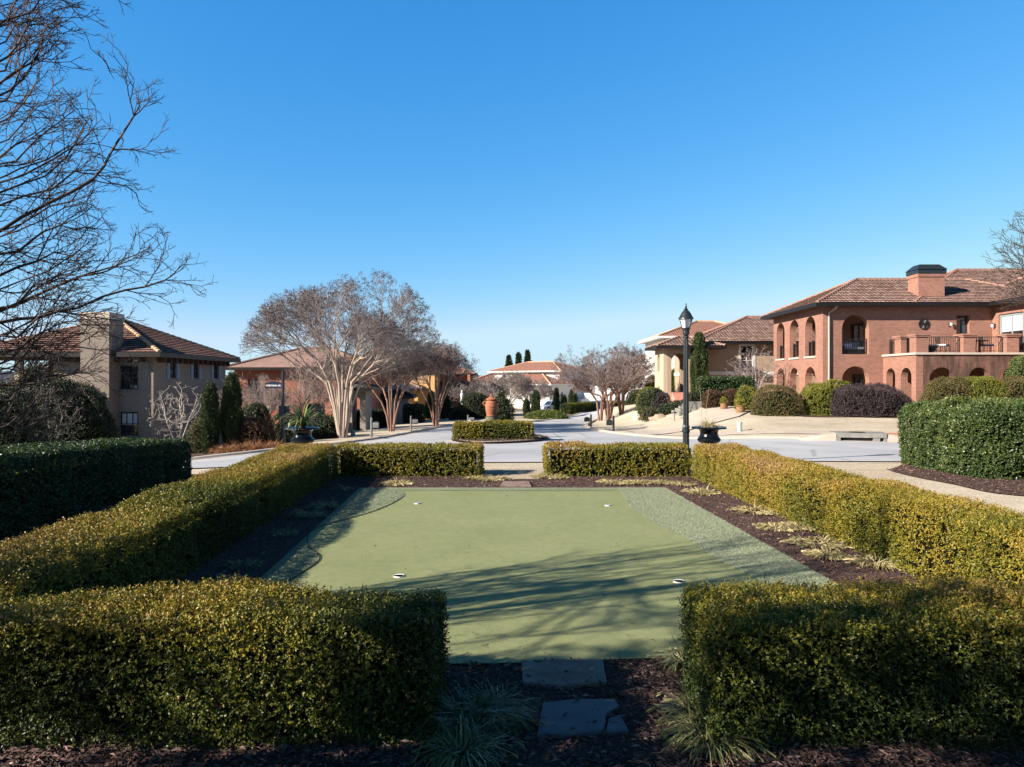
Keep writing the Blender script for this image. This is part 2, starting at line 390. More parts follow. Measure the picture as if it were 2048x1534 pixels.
M['terracotta_pot'] = plain('weathered_pot', (0.21, 0.115, 0.06), 0.8, 0.2, 0, 0.35, 4.0, 0.3)
M['mossy'] = plain('mossy_stone', (0.12, 0.115, 0.075), 0.9, 0.2, 0, 0.4, 5.0, 0.4)
M['soil'] = plain('potting_soil', (0.02, 0.014, 0.01), 0.95, 0.1)
M['util_green'] = plain('pale_green_plastic', (0.38, 0.52, 0.44), 0.5, 0.4, 0, 0.05)
M['util_dark'] = plain('green_plastic', (0.16, 0.24, 0.19), 0.5, 0.4, 0, 0.05)
M['cup'] = plain('white_plastic', (0.85, 0.85, 0.85), 0.35, 0.5, 0, 0.02)
M['hole'] = plain('painted_hollow_shade', (0.01, 0.01, 0.009), 0.9, 0.1)  # near-black colour painted for the shade inside cups and drain
M['mail'] = plain('weathered_mailbox', (0.16, 0.16, 0.155), 0.5, 0.4)
M['mail_dark'] = plain('black_mailbox', (0.02, 0.022, 0.024), 0.4, 0.5)
M['car_silver'] = plain('silver_blue_paint', (0.34, 0.40, 0.48), 0.25, 0.6, 0.3, 0.03)
M['car_blue'] = plain('blue_paint', (0.035, 0.075, 0.20), 0.22, 0.6, 0.2, 0.03)
M['truck_white'] = plain('white_box_body', (0.72, 0.73, 0.78), 0.5, 0.4, 0, 0.03)
M['rubber'] = plain('black_rubber', (0.012, 0.012, 0.012), 0.8, 0.2)
M['rim'] = plain('alloy_rim', (0.35, 0.35, 0.36), 0.35, 0.5, 0.8)
M['cushion'] = plain('grey_cushion', (0.32, 0.34, 0.40), 0.85, 0.2, 0, 0.15)
M['cushion_light'] = plain('pale_cushion', (0.7, 0.7, 0.72), 0.85, 0.2, 0, 0.1)
M['statue'] = plain('pale_statue', (0.55, 0.56, 0.55), 0.7, 0.2, 0, 0.2)
M['statue_green'] = plain('verdigris', (0.20, 0.30, 0.33), 0.7, 0.3, 0, 0.2)
M['rock'] = plain('pink_rock', (0.40, 0.27, 0.20), 0.9, 0.2, 0, 0.3, 3.0, 0.5)
M['redclay'] = plain('red_clay', (0.42, 0.17, 0.08), 0.95, 0.1, 0, 0.2)
M['hill'] = plain('distant_wooded_hill', (0.075, 0.085, 0.11), 0.95, 0.0, 0, 0.3, 0.02)  # bluish base colour stands in for distance haze
M['seam'] = plain('turf_seam', (0.03, 0.035, 0.022), 0.95, 0.05)
SUN_E, SKY_E, EXPO = 5.0, 0.1, 1.25
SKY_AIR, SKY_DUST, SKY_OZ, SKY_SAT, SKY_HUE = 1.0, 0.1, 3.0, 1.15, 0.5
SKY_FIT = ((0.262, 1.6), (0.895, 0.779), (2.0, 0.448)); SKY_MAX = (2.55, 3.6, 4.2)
# ------------------------------------------------------------------ foliage builders
def unit(a):
    return a / np.maximum(np.linalg.norm(a, axis=1, keepdims=True), 1e-9)

class Waves:
    """cheap smooth noise for whole arrays"""
    def __init__(s, scale, n=9, seed=0):
        r = np.random.default_rng(seed)
        s.k = unit(r.normal(size=(n, 3))) * scale * r.uniform(0.6, 1.8, (n, 1)); s.p = r.uniform(0, 6.28, n)
    def __call__(s, P):
        return np.sin(P @ s.k.T + s.p).mean(axis=1) * 1.8

def leaf_quads(P, D, Nh, L, asp):
    """one folded four-sided leaf per row: base P, axis D, facing hint Nh, length L"""
    S = unit(np.cross(D, Nh)); n = np.cross(S, D)
    L = np.asarray(L).reshape(-1, 1); W = L * asp * 0.5
    m = P + D * L * 0.5
    V = np.stack([P, m + S * W + n * L * 0.08, P + D * L - n * L * 0.05, m - S * W + n * L * 0.08], axis=1)
    return V.reshape(-1, 3)

def shoot_leaves(P, Nn, r, L=0.07, k=7, size=0.022, asp=0.6, up=0.35, spread=0.9, jit=0.5):
    """short leafy shoots growing from P along Nn; returns vertices and the shoot index of each leaf"""
    n = len(P)
    d = unit(Nn + np.array([0, 0, up]) + r.normal(size=(n, 3)) * jit)
    idx = np.repeat(np.arange(n), k)
    j = np.tile(np.arange(k), n)
    dl = d[idx]
    pos = P[idx] + dl * (L * r.uniform(0.7, 1.3, n)[idx] * (j + r.uniform(0, 1, n * k)) / k - L * 0.55)[:, None]
    ref = unit(r.normal(size=(n * k, 3)))
    rad = unit(np.cross(dl, ref))
    ax = unit(dl * 0.65 + rad * spread)
    hint = unit(dl + r.normal(size=(n * k, 3)) * 0.35)
    V = leaf_quads(pos, ax, hint, size * r.uniform(0.7, 1.3, n * k), asp)
    return V, idx

def quads_of(n):
    return np.arange(n * 4).reshape(n, 4)

def rbox_points(n, Lx, Wy, Hz, rr, r, skip_bottom=True):
    """points and normals on a box with rounded top and vertical edges"""
    A = np.array([Lx * Wy, Lx * Hz, Lx * Hz, Wy * Hz, Wy * Hz]); A = A / A.sum()
    f = r.choice(5, n, p=A)
    u = r.uniform(0, 1, n); v = r.uniform(0, 1, n)
    P = np.zeros((n, 3))
    P[f == 0] = np.stack([u * Lx, v * Wy, np.full(n, Hz)], 1)[f == 0]
    P[f == 1] = np.stack([u * Lx, np.zeros(n), v * Hz], 1)[f == 1]
    P[f == 2] = np.stack([u * Lx, np.full(n, Wy), v * Hz], 1)[f == 2]
    P[f == 3] = np.stack([np.zeros(n), u * Wy, v * Hz], 1)[f == 3]
    P[f == 4] = np.stack([np.full(n, Lx), u * Wy, v * Hz], 1)[f == 4]
    Q = np.stack([np.clip(P[:, 0], rr, Lx - rr), np.clip(P[:, 1], rr, Wy - rr), np.clip(P[:, 2], 0, Hz - rr)], 1)
    d = unit(P - Q)
    return Q + d * rr, d

def rbox_core(Lx, Wy, Hz, rr, ins, step=0.25):
    """plain rounded inner body of a hedge, as quads"""
    V = []; Fq = []
    def patch(o, a, b, na, nb):
        base = len(V)
        for i in range(na + 1):
            for j in range(nb + 1):
                p = np.array(o) + np.array(a) * i / na + np.array(b) * j / nb
                q = np.array([min(max(p[0], rr), Lx - rr), min(max(p[1], rr), Wy - rr), min(max(p[2], 0), Hz - rr)])
                d = p - q; l = np.linalg.norm(d)
                if l > 1e-6: p = q + d / l * (rr - ins)
                V.append(p)
        for i in range(na):
            for j in range(nb):
                a0 = base + i * (nb + 1) + j
                Fq.append((a0, a0 + nb + 1, a0 + nb + 2, a0 + 1))
    nx, ny, nz = max(2, int(Lx / step)), max(3, int(Wy / step)), max(3, int(Hz / step))
    patch((0, 0, Hz), (Lx, 0, 0), (0, Wy, 0), nx, ny)
    patch((0, 0, 0), (Lx, 0, 0), (0, 0, Hz), nx, nz)
    patch((Lx, Wy, 0), (-Lx, 0, 0), (0, 0, Hz), nx, nz)
    patch((0, Wy, 0), (0, -Wy, 0), (0, 0, Hz), ny, nz)
    patch((Lx, 0, 0), (0, Wy, 0), (0, 0, Hz), ny, nz)
    return np.array(V), np.array(Fq)

def hedge(name, label, cat, A, B, W, Hh, mat, size=0.022, dens=1400, k=7, seed=1, tone=(0.0, 0.5), bronze=0.3, rr=0.12,
          lump=0.035, group=None, asp=0.6, L=0.08, spread=0.9, patch=0.16, z0=None, tilt=0.0):
    """clipped hedge: front line A->B, body reaching W away to its left"""
    r = np.random.default_rng(seed)
    A = Vector(A); B = Vector(B); Lx = (B - A).length; a = math.atan2(B.y - A.y, B.x - A.x)
    area = Lx * W + 2 * (Lx + W) * Hh
    n = int(area * dens)
    P, Nn = rbox_points(n, Lx, W, Hh, rr, r)
    w1, w2, w3 = Waves(3.2, seed=seed), Waves(11.0, seed=seed + 1), Waves(1.6, seed=seed + 2)
    P = P + Nn * (w1(P) * lump + w2(P) * lump * 0.5 - np.abs(r.normal(0, 0.022, n)))[:, None]
    # thin places where one sees into the hedge
    w4 = Waves(5.0, seed=seed + 3)
    crack = w4(P * np.array([1.0, 1.0, 0.35]))
    P = P - Nn * (0.03 * np.clip((crack - 0.2) * 2.2, 0, 1))[:, None]
    keep = r.uniform(0, 1, n) < np.clip(1.15 - 1.3 * np.clip(crack - 0.25, 0, 1), 0.6, 1)
    P, Nn = P[keep], Nn[keep]; n = len(P)
    V, idx = shoot_leaves(P, Nn, r, L, k, size, asp, 0.45, spread)
    m = len(idx)
    t = tone[0] + (tone[1] - tone[0]) * r.beta(1.6, 2.0, m)
    hgt = np.clip(P[:, 2] / Hh, 0, 1)
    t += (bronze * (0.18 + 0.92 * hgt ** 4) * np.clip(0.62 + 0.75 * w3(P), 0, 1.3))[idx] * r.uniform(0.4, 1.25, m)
    t += (patch * w1(P * 0.8))[idx]
    t += r.normal(0, 0.06, n)[idx]
    cv, cf = rbox_core(Lx, W, Hh, rr, 0.125 + lump * 0.5)
    Vall = np.concatenate([V, cv]); Fall = np.concatenate([quads_of(m), cf + len(V)])
    me = np_mesh(name, Vall, Fall, [mat, M['core']], np.concatenate([np.zeros(m), np.ones(len(cf))]), np.concatenate([np.clip(t, 0, 1), np.zeros(len(cf))]))
    o = link(name, me, None, (A.x, A.y, (Z((A.x + B.x) / 2, (A.y + B.y) / 2) if z0 is None else z0) - 0.03), (0, tilt, a))
    return tag(o, label, cat, group)

def shrub(name, label, x, y, rx, ry, h, mat, size=0.05, dens=300, k=6, seed=1, tone=(0.1, 0.9), group=None, z=None, lump=0.09,
          L=0.14, boxy=2.6, cat='shrub', top=0.1, asp=0.55):
    """rounded shrub: a lumpy super-ellipsoid of leafy shoots round a dark shade-coloured core"""
    r = np.random.default_rng(seed)
    n = int(dens * (2.2 * (rx + ry) * h + 3.1 * rx * ry))
    d = unit(r.normal(size=(n, 3))); d[:, 2] = np.abs(d[:, 2]) * 1.0 - 0.12
    d = unit(d)
    e = boxy
    f = (np.abs(d[:, 0]) ** e + np.abs(d[:, 1]) ** e + np.abs(np.clip(d[:, 2], 0, 1)) ** e) ** (-1 / e)
    S = np.array([rx, ry, h])
    P = d * f[:, None]
    w1, w2 = Waves(4.0 / max(rx, ry) + 1.5, seed=seed), Waves(7.0, seed=seed + 5)
    Nn = unit(d / S)
    P = P * S; P[:, 2] = np.maximum(P[:, 2], -0.02) + 0.04
    P = P + Nn * (w1(P) * lump + w2(P) * lump * 0.5 - np.abs(r.normal(0, 0.3 * size + 0.02, n)))[:, None]
    V, idx = shoot_leaves(P, Nn, r, L, k, size, asp, 0.5, 0.8)
    m = len(idx)
    t = tone[0] + (tone[1] - tone[0]) * r.beta(1.8, 2.0, m) + (w1(P * 1.3) * 0.16 + top * (P[:, 2] / h) ** 2)[idx]
    # core
    nu, nv = 16, 8
    cv = []; cf = []
    for j in range(nv + 1):
        th = math.pi / 2 * j / nv
        for i in range(nu):
            ph = 2 * math.pi * i / nu
            q = np.array([math.cos(th) * math.cos(ph), math.cos(th) * math.sin(ph), math.sin(th)])
            g = (abs(q[0]) ** e + abs(q[1]) ** e + abs(q[2]) ** e) ** (-1 / e)
            cv.append(q * g * (S - min(0.14, 0.25 * min(S)) - lump * 0.8))
    for j in range(nv):
        for i in range(nu):
            cf.append((j * nu + i, j * nu + (i + 1) % nu, (j + 1) * nu + (i + 1) % nu, (j + 1) * nu + i))
    Vall = np.concatenate([V, np.array(cv)]); Fall = np.concatenate([quads_of(m), np.array(cf) + len(V)])
    me = np_mesh(name, Vall, Fall, [mat, M['core']], np.concatenate([np.zeros(m), np.ones(len(cf))]), np.concatenate([np.clip(t, 0, 1), np.zeros(len(cf))]))
    o = link(name, me, None, (x, y, (Z(x, y) if z is None else z) - 0.02), (0, 0, random.uniform(-0.1, 0.1)))
    return tag(o, label, cat, group)

def cypress(label, x, y, rad, h, seed=1, group=None, mat=None, z=None, name='cypress_tree', tone=(0.1, 0.9), dens=260, size=0.085, prof=None, trunk=True, lean=0.0):
    """narrow upright evergreen: trunk and a crown of upward sprays"""
    r = np.random.default_rng(seed)
    root = thing(name, label, 'tree', (x, y, Z(x, y) if z is None else z), 0, group)
    n = int(dens * 2 * math.pi * rad * h * 0.8)
    v = r.uniform(0, 1, n)
    pr = prof or (lambda q: np.clip(1.25 * (q + 0.06) ** 0.3 * (1 - q) ** 0.42, 0, 1))
    ph = r.uniform(0, 2 * math.pi, n)
    w1 = Waves(6.0 / max(rad, 0.4), seed=seed); w2 = Waves(2.2, seed=seed + 1)
    P0 = np.stack([np.cos(ph) * rad, np.sin(ph) * rad, v * h * 0.35], 1)
    R = rad * pr(v) * (1 + 0.22 * w1(P0) + 0.1 * w2(P0)) * (1 - np.abs(r.normal(0, 0.12, n)))
    P = np.stack([np.cos(ph) * R + lean * v, np.sin(ph) * R, 0.08 + v * h * (1 - 0.05 * np.abs(w1(P0)))], 1)
    Nn = np.stack([np.cos(ph) * 0.4, np.sin(ph) * 0.4, np.ones(n)], 1)
    V, idx = shoot_leaves(P, unit(Nn), r, 0.28, 6, size, 0.4, 0.3, 0.45, 0.22)
    m = len(idx)
    t = tone[0] + (tone[1] - tone[0]) * r.beta(1.8, 2.2, m) + (0.2 * w1(P0))[idx]
    k = 12; nz = 14; cv = []; cf = []
    for j in range(nz + 1):
        q = j / nz
        for i in range(k):
            a = 2 * math.pi * i / k; R2 = rad * float(pr(np.array(q))) * 0.68
            cv.append((math.cos(a) * R2 + lean * q, math.sin(a) * R2, 0.15 + q * h * 0.93))
    for j in range(nz):
        for i in range(k):
            cf.append((j * k + i, j * k + (i + 1) % k, (j + 1) * k + (i + 1) % k, (j + 1) * k + i))
    me = np_mesh('crown', np.concatenate([V, np.array(cv)]), np.concatenate([quads_of(m), np.array(cf) + len(V)]), [mat or M['cypress'], M['core']],
                 np.concatenate([np.zeros(m), np.ones(len(cf))]), np.concatenate([np.clip(t, 0, 1), np.zeros(len(cf))]))
    link('crown', me, root)
    if trunk:
        b = MB(); b.tube([(0, 0, -0.1), (0, 0, h * 0.3), (lean * 0.8, 0, h * 0.8)], [rad * 0.16, rad * 0.12, rad * 0.05], 7)
        b.build('trunk', M['bark_grey'], root)
    return root

def blades_mesh(P, Dh, Ln, Wd, arch, r, seg=3):
    """arching strap leaves: from P, heading Dh (horizontal unit), length Ln, width Wd; arch 0 upright .. 1 flat"""
    n = len(P)
    side = np.stack([-Dh[:, 1], Dh[:, 0], np.zeros(n)], 1)
    Ln = Ln[:, None]; Wd = Wd[:, None]
    pts = []
    pos = P.copy(); ang = np.clip(1.35 - arch * 0.7 + r.normal(0, 0.12, n), 0.15, 1.5)
    for s_ in range(seg + 1):
        w = Wd * (1.0 - (s_ / seg) ** 1.6) * 0.5 + 0.0004
        pts += [pos - side * w, pos + side * w]
        pos = pos + (Dh * np.cos(ang)[:, None] + np.array([0, 0, 1.0]) * np.sin(ang)[:, None]) * Ln / seg
        ang = ang - (0.45 + arch * 0.75) * r.uniform(0.7, 1.3, n)
    V = np.stack(pts, 1).reshape(-1, 3)
    k = 2 * (seg + 1)
    b = (np.arange(n) * k)[:, None]
    q = np.concatenate([np.stack([b[:, 0] + 2 * s_, b[:, 0] + 2 * s_ + 1, b[:, 0] + 2 * s_ + 3, b[:, 0] + 2 * s_ + 2], 1) for s_ in range(seg)])
    tidx = np.concatenate([np.arange(n)] * seg)
    return V, q, tidx

def clump(name, label, x, y, rad, n, length, wid, mat, seed, tone=(0, 1), group=None, arch=0.8, z=None, cat='grass clump', spread=0.35):
    r = np.random.default_rng(seed)
    a = r.uniform(0, 2 * math.pi, n)
    rr_ = rad * spread * np.sqrt(r.uniform(0, 1, n))
    P = np.stack([np.cos(a) * rr_, np.sin(a) * rr_, np.full(n, -0.01)], 1)
    a2 = a + r.normal(0, 0.5, n)
    Dh = np.stack([np.cos(a2), np.sin(a2), np.zeros(n)], 1)
    V, q, ti = blades_mesh(P, Dh, length * r.uniform(0.55, 1.15, n), wid * r.uniform(0.7, 1.3, n), np.clip(r.normal(arch, 0.25, n), 0, 1.3), r)
    V[:, 2] = np.maximum(V[:, 2], 0.006 + 0.03 * r.uniform(0, 1, len(V)) * (V[:, 2] < 0.006))
    t = np.clip(tone[0] + (tone[1] - tone[0]) * r.beta(1.5, 1.5, n), 0, 1)[ti]
    me = np_mesh(name, V, q, [mat], None, t)
    o = link(name, me, None, (x, y, (Z(x, y) if z is None else z) + 0.015))
    return tag(o, label, cat, group)

# ------------------------------------------------------------------ trees
def colonize(start, att, step, infl, kill, r, trop=(0, 0, 0), iters=140, jit=0.15, maxn=14000):
    """space colonisation: start is a list of (parent index or -1, position); returns positions and parents"""
    pos = [np.array(p, float) for _, p in start]; par = [q for q, _ in start]
    att = np.array(att, float)
    A = np.array(pos)
    def near(Pn, off):
        d = np.linalg.norm(att[:, None, :] - Pn[None, :, :], axis=2)
        i = d.argmin(1)
        return d[np.arange(len(att)), i], i + off
    nd_, ni = near(A, 0)
    made = {}
    trop = np.array(trop)
    for it in range(iters):
        if len(att) == 0 or len(pos) > maxn: break
        ok = nd_ < infl
        if not ok.any(): break
        P = np.array(pos)
        ids = ni[ok]
        v = unit(att[ok] - P[ids])
        acc = np.zeros((len(pos), 3)); np.add.at(acc, ids, v)
        act = np.unique(ids)
        d = unit(unit(acc[act]) + trop + r.normal(size=(len(act), 3)) * jit)
        new = P[act] + d * step
        off = len(pos); cnt = 0; keepn = []
        for q, nn in zip(act, new):
            c = made.setdefault(int(q), [])
            if len(c) >= 4 or any(np.linalg.norm(nn - x) < step * 0.3 for x in c): continue
            c.append(nn); pos.append(nn); par.append(int(q)); keepn.append(nn)
        if not keepn: break
        K = np.array(keepn)
        d2, i2 = near(K, off)
        better = d2 < nd_
        nd_ = np.where(better, d2, nd_); ni = np.where(better, i2, ni)
        live = nd_ > kill
        att, nd_, ni = att[live], nd_[live], ni[live]
    return np.array(pos), np.array(par)

def radii(pos, par, tip, e, cap=None):
    n = len(par); acc = np.zeros(n)
    for i in range(n - 1, -1, -1):
        if acc[i] == 0: acc[i] = tip ** e
        if par[i] >= 0: acc[par[i]] += acc[i]
    rad = acc ** (1 / e)
    return rad if cap is None else np.minimum(rad, cap)

def branch_mesh(name, P0, P1, R0, R1, k, mat, parent):
    """every segment a k-sided tapered prism"""
    d = unit(P1 - P0)
    ref = np.where(np.abs(d[:, 2:3]) < 0.85, np.array([[0, 0, 1.0]]), np.array([[1.0, 0, 0]]))
    u = unit(np.cross(d, ref)); w = np.cross(d, u)
    n = len(P0)
    an = 2 * np.pi * np.arange(k) / k
    off = u[:, None, :] * np.cos(an)[None, :, None] + w[:, None, :] * np.sin(an)[None, :, None]
    a = P0[:, None, :] + off * R0[:, None, None]; b = P1[:, None, :] + off * R1[:, None, None]
    V = np.concatenate([a, b], 1).reshape(-1, 3)
    base = (np.arange(n) * 2 * k)[:, None]
    i = np.arange(k)[None, :]; j = (np.arange(k) + 1)[None, :] % k
    q = np.stack([base + i, base + k + i, base + k + j, base + j], 2).reshape(-1, 4)
    return link(name, np_mesh(name, V, q[:, ::-1], [mat], smooth=True), parent)

def trunk_mesh(name, pos, par, rad, use, k, mat, parent):
    """joined rings along every limb, so thick limbs bend without cracks"""
    n = len(pos)
    ch = [[] for _ in range(n)]
    for i, q in enumerate(par):
        if q >= 0 and use[i]: ch[q].append(i)
    V = []; Fq = []
    def ring(p, d, r_):
        ref = Vector((0.31, 0.9, 0.17)).normalized(); d = Vector(d).normalized()
        if abs(d.dot(ref)) > 0.92: ref = Vector((1, 0, 0.2))
        u = d.cross(ref).normalized(); w = d.cross(u); b = len(V)
        for j in range(k):
            a = 2 * math.pi * j / k
            V.append(tuple(Vector(p) + (u * math.cos(a) + w * math.sin(a)) * r_))
        return b
    stack = [(None, i) for i in range(n) if par[i] < 0]
    while stack:
        p, i = stack.pop()
        nodes = [i]
        while ch[nodes[-1]]:
            ks = sorted(ch[nodes[-1]], key=lambda c: -rad[c])
            for c in ks[1:]: stack.append((nodes[-1], c))
            nodes.append(ks[0])
        rings = []
        if p is not None: rings.append(ring(pos[p], pos[i] - pos[p], rad[i] * 1.05))
        for q, m in enumerate(nodes):
            pr = nodes[q - 1] if q else p
            d = np.zeros(3)
            if pr is not None: d = d + unit((pos[m] - pos[pr])[None])[0]
            if q + 1 < len(nodes): d = d + unit((pos[nodes[q + 1]] - pos[m])[None])[0]
            if np.linalg.norm(d) < 1e-6: d = np.array([0, 0, 1.0])
            rings.append(ring(pos[m], d, rad[m]))
        for b0, b1 in zip(rings[:-1], rings[1:]):
            for j in range(k): Fq.append((b0 + j, b0 + (j + 1) % k, b1 + (j + 1) % k, b1 + j))
    return link(name, np_mesh(name, np.array(V), np.array(Fq)[:, ::-1], [mat], smooth=True), parent)

def make_tree(name, label, loc, start, att, step, infl, kill, seed, tip, e, m_trunk, m_twig, thick, group=None, trop=(0, 0, 0),
              twigs=2, twig_len=0.25, seeds=0, seed_size=0.05, cap=None, cat='tree', side=0.25, rscale=1.0, iters=140, twk=3, vadd=None, graph=None, seed_z=None):
    r = np.random.default_rng(seed)
    pos, par = graph if graph is not None else colonize(start, att, step, infl, kill, r, trop, iters)
    rad = radii(pos, par, tip, e, cap) * rscale
    if vadd is not None: rad = rad + vadd(pos)
    root = thing(name, label, cat, loc, 0, group)
    use = rad >= thick
    use[0] = True
    for i in range(len(par)):
        if par[i] < 0: use[i] = True
    trunk_mesh('trunk', pos, par, rad, use, 9, m_trunk, root)
    i = np.where(~use & (par >= 0))[0]
    P0, P1, R0, R1 = pos[par[i]], pos[i], np.minimum(rad[par[i]], rad[i] * 1.25), rad[i]
    # extra fine twigs at the ends and along the small branches
    kids = np.zeros(len(par), int); np.add.at(kids, par[par >= 0], 1)
    tips = np.where((kids == 0) & (par >= 0))[0]
    mid = i[r.uniform(0, 1, len(i)) < side]
    src = np.concatenate([np.repeat(tips, twigs), mid])
    if len(src):
        d = unit(pos[src] - pos[par[src]])
        d1 = unit(d + r.normal(size=d.shape) * 0.55 + np.array(trop) * 0.8)
        l = twig_len * r.uniform(0.4, 1.1, len(src))[:, None]
        q1 = pos[src] + d1 * l * 0.55
        d2 = unit(d1 + r.normal(size=d.shape) * 0.35 + np.array(trop)); q2 = q1 + d2 * l * 0.45
        d3 = unit(d1 + r.normal(size=d.shape) * 0.7); q3 = q1 + d3 * l * 0.38
        tr = np.full(len(src), tip)
        P0 = np.concatenate([P0, pos[src], q1, q1]); P1 = np.concatenate([P1, q1, q2, q3])
        R0 = np.concatenate([R0, tr * 0.95, tr * 0.8, tr * 0.7]); R1 = np.concatenate([R1, tr * 0.8, tr * 0.55, tr * 0.5])
        ends = np.concatenate([q2, q3])
    crown = branch_mesh('crown', P0, P1, R0, R1, twk, m_twig, root)
    if seeds:
        pr_ = seeds if seed_z is None else seeds * np.clip((ends[:, 2] / ends[:, 2].max() - seed_z) / (1 - seed_z), 0, 1) * 1.6
        sel = ends[r.uniform(0, 1, len(ends)) < pr_]
        k = 7
        c = np.repeat(sel, k, 0) + r.normal(0, seed_size * 0.9, (len(sel) * k, 3))
        V = leaf_quads(c, unit(r.normal(size=c.shape)), unit(r.normal(size=c.shape)), seed_size * r.uniform(0.6, 1.4, len(c)), 0.8)
        me = np_mesh('seed_heads', V, quads_of(len(c)), [M['seed']], None, r.uniform(0, 1, len(c)))
        tag(link('seed_heads', me, root), kind='stuff')
    return root

def rot(v, ax, a):
    ax = ax / max(np.linalg.norm(ax), 1e-9)
    return v * math.cos(a) + np.cross(ax, v) * math.sin(a) + ax * ax.dot(v) * (1 - math.cos(a))

def un(v):
    return v / max(np.linalg.norm(v), 1e-9)

def fork_graph(start, r, env, step, L0, levels, spread, up=0.03, three=0.35, shrink=0.82, maxn=26000):
    """forking growth from the ends of the given stems until the crown outline is reached"""
    pos = [np.array(p, float) for _, p in start]; par = [q for q, _ in start]
    has = set(par); ends = [i for i in range(len(pos)) if i not in has and par[i] >= 0]
    st = []
    for i in ends:
        d = un(pos[i] - pos[par[i]])
        k = 3
        for j in range(k): st.append((i, rot(d, np.cross(d, r.normal(size=3)), spread * r.uniform(0.3, 1.35)), L0 * r.uniform(0.6, 1.3), 1))
    q = 0
    while q < len(st) and len(pos) < maxn:
        node, d, L, lev = st[q]; q += 1
        n = max(2, int(round(L / step))); alive = True
        for i in range(n):
            out = np.array([pos[node][0], pos[node][1], 0]); out = un(out) if np.linalg.norm(out) > 0.05 else out
            d = un(d + r.normal(size=3) * 0.07 + np.array([0, 0, up]) + out * 0.012)
            p = pos[node] + d * step
            if env(p) > 1: alive = False; break
            pos.append(p); par.append(node); node = len(pos) - 1
            if lev >= 2 and i and r.uniform() < 0.22: st.append((node, rot(d, np.cross(d, r.normal(size=3)), spread * 1.7), L * 0.5, max(lev + 2, levels - 1)))
        if alive and lev < levels:
            k = 3 if r.uniform() < three else 2
            a0 = r.uniform(0, 6.28); u = un(np.cross(d, np.array([0.3, 0.5, 0.8]))); w = np.cross(d, u)
            for j in range(k):
                a = a0 + 2 * math.pi * j / k + r.normal(0, 0.3)
                st.append((node, rot(d, u * math.cos(a) + w * math.sin(a), spread * r.uniform(0.55, 1.3)), L * shrink * r.uniform(0.8, 1.15), lev + 1))
    return np.array(pos), np.array(par)

def stems_start(stems, r, step):
    """several bent stems from the ground: list of polylines -> start nodes"""
    out = []
    for pl in stems:
        first = True
        for a, b in zip(pl[:-1], pl[1:]):
            a = np.array(a, float); b = np.array(b, float)
            m = max(1, int(np.linalg.norm(b - a) / step))
            if first:
                out.append((-1, a)); first = False
            for j in range(1, m + 1):
                out.append((len(out) - 1, a + (b - a) * j / m))
    return out

def crape(label, x, y, h, w, seed, barkm, twigm, group, n_st=7, natt=2600, tip=0.0075, stem_h=0.42, seeds=0.5, z=None, seed_size=0.05, bare=0.2, rscale=1.0, step=0.17, lean=0.0):
    """vase-shaped crape myrtle: a sheaf of stems opening into a wide domed crown"""
    r = np.random.default_rng(seed)
    stems = []
    for q in range(n_st):
        a = 2.39996 * q + r.uniform(-0.2, 0.2)
        fl = math.sqrt((q + 0.6) / n_st)
        b = 0.016 * h * (1.0 + 0.4 * (q % 2))
        p0 = (math.cos(a) * b, math.sin(a) * b, -0.1)
        p1 = (math.cos(a) * (b * 1.3 + 0.03 * w * fl), math.sin(a) * (b * 1.3 + 0.03 * w * fl), h * 0.18)
        p2 = (math.cos(a) * w * 0.10 * fl, math.sin(a) * w * 0.10 * fl, h * 0.32 * (1.0 if stem_h > .34 else stem_h / .38))
        p3 = (math.cos(a) * w * 0.19 * fl, math.sin(a) * w * 0.19 * fl, h * stem_h + 0.03 * h * r.normal())
        stems.append([p0, p1, p2, p3])
    st = stems_start(stems, r, step)
    # crown outline: dome above, flaring lower edge
    w1 = Waves(3.2 / w * 2, seed=seed)
    def env(p):
        rad = math.hypot(p[0] - lean * p[2] / h, p[1])
        e = math.sqrt((rad / (w / 2)) ** 2 + (max(p[2] - h * .46, 0) / (h * .54)) ** 2)
        if p[2] < h * .46: e = rad / (w / 2) * (1 + 1.2 * (h * .46 - p[2]) / h)
        if p[2] < h * (min(stem_h, .36) - .10 + .24 * rad / (w / 2)): return 2
        return e / (0.94 + 0.10 * float(w1(np.array([p]))[0]))
    lv = 7 if natt > 1500 else 6
    g = fork_graph(st, r, env, step * 0.8, h * 0.105, lv, 0.36, 0.006, 0.35, 0.88, natt * 7)
    return make_tree('crape_myrtle', label, (x, y, Z(x, y) if z is None else z), st, None, step, 5.0, step * 1.45, seed, tip, 2.35, barkm, twigm,
                     0.022, group, (0, 0, 0.05), 2, 0.32, seeds, seed_size, rscale=rscale, side=0.25, graph=g, seed_z=0.45)

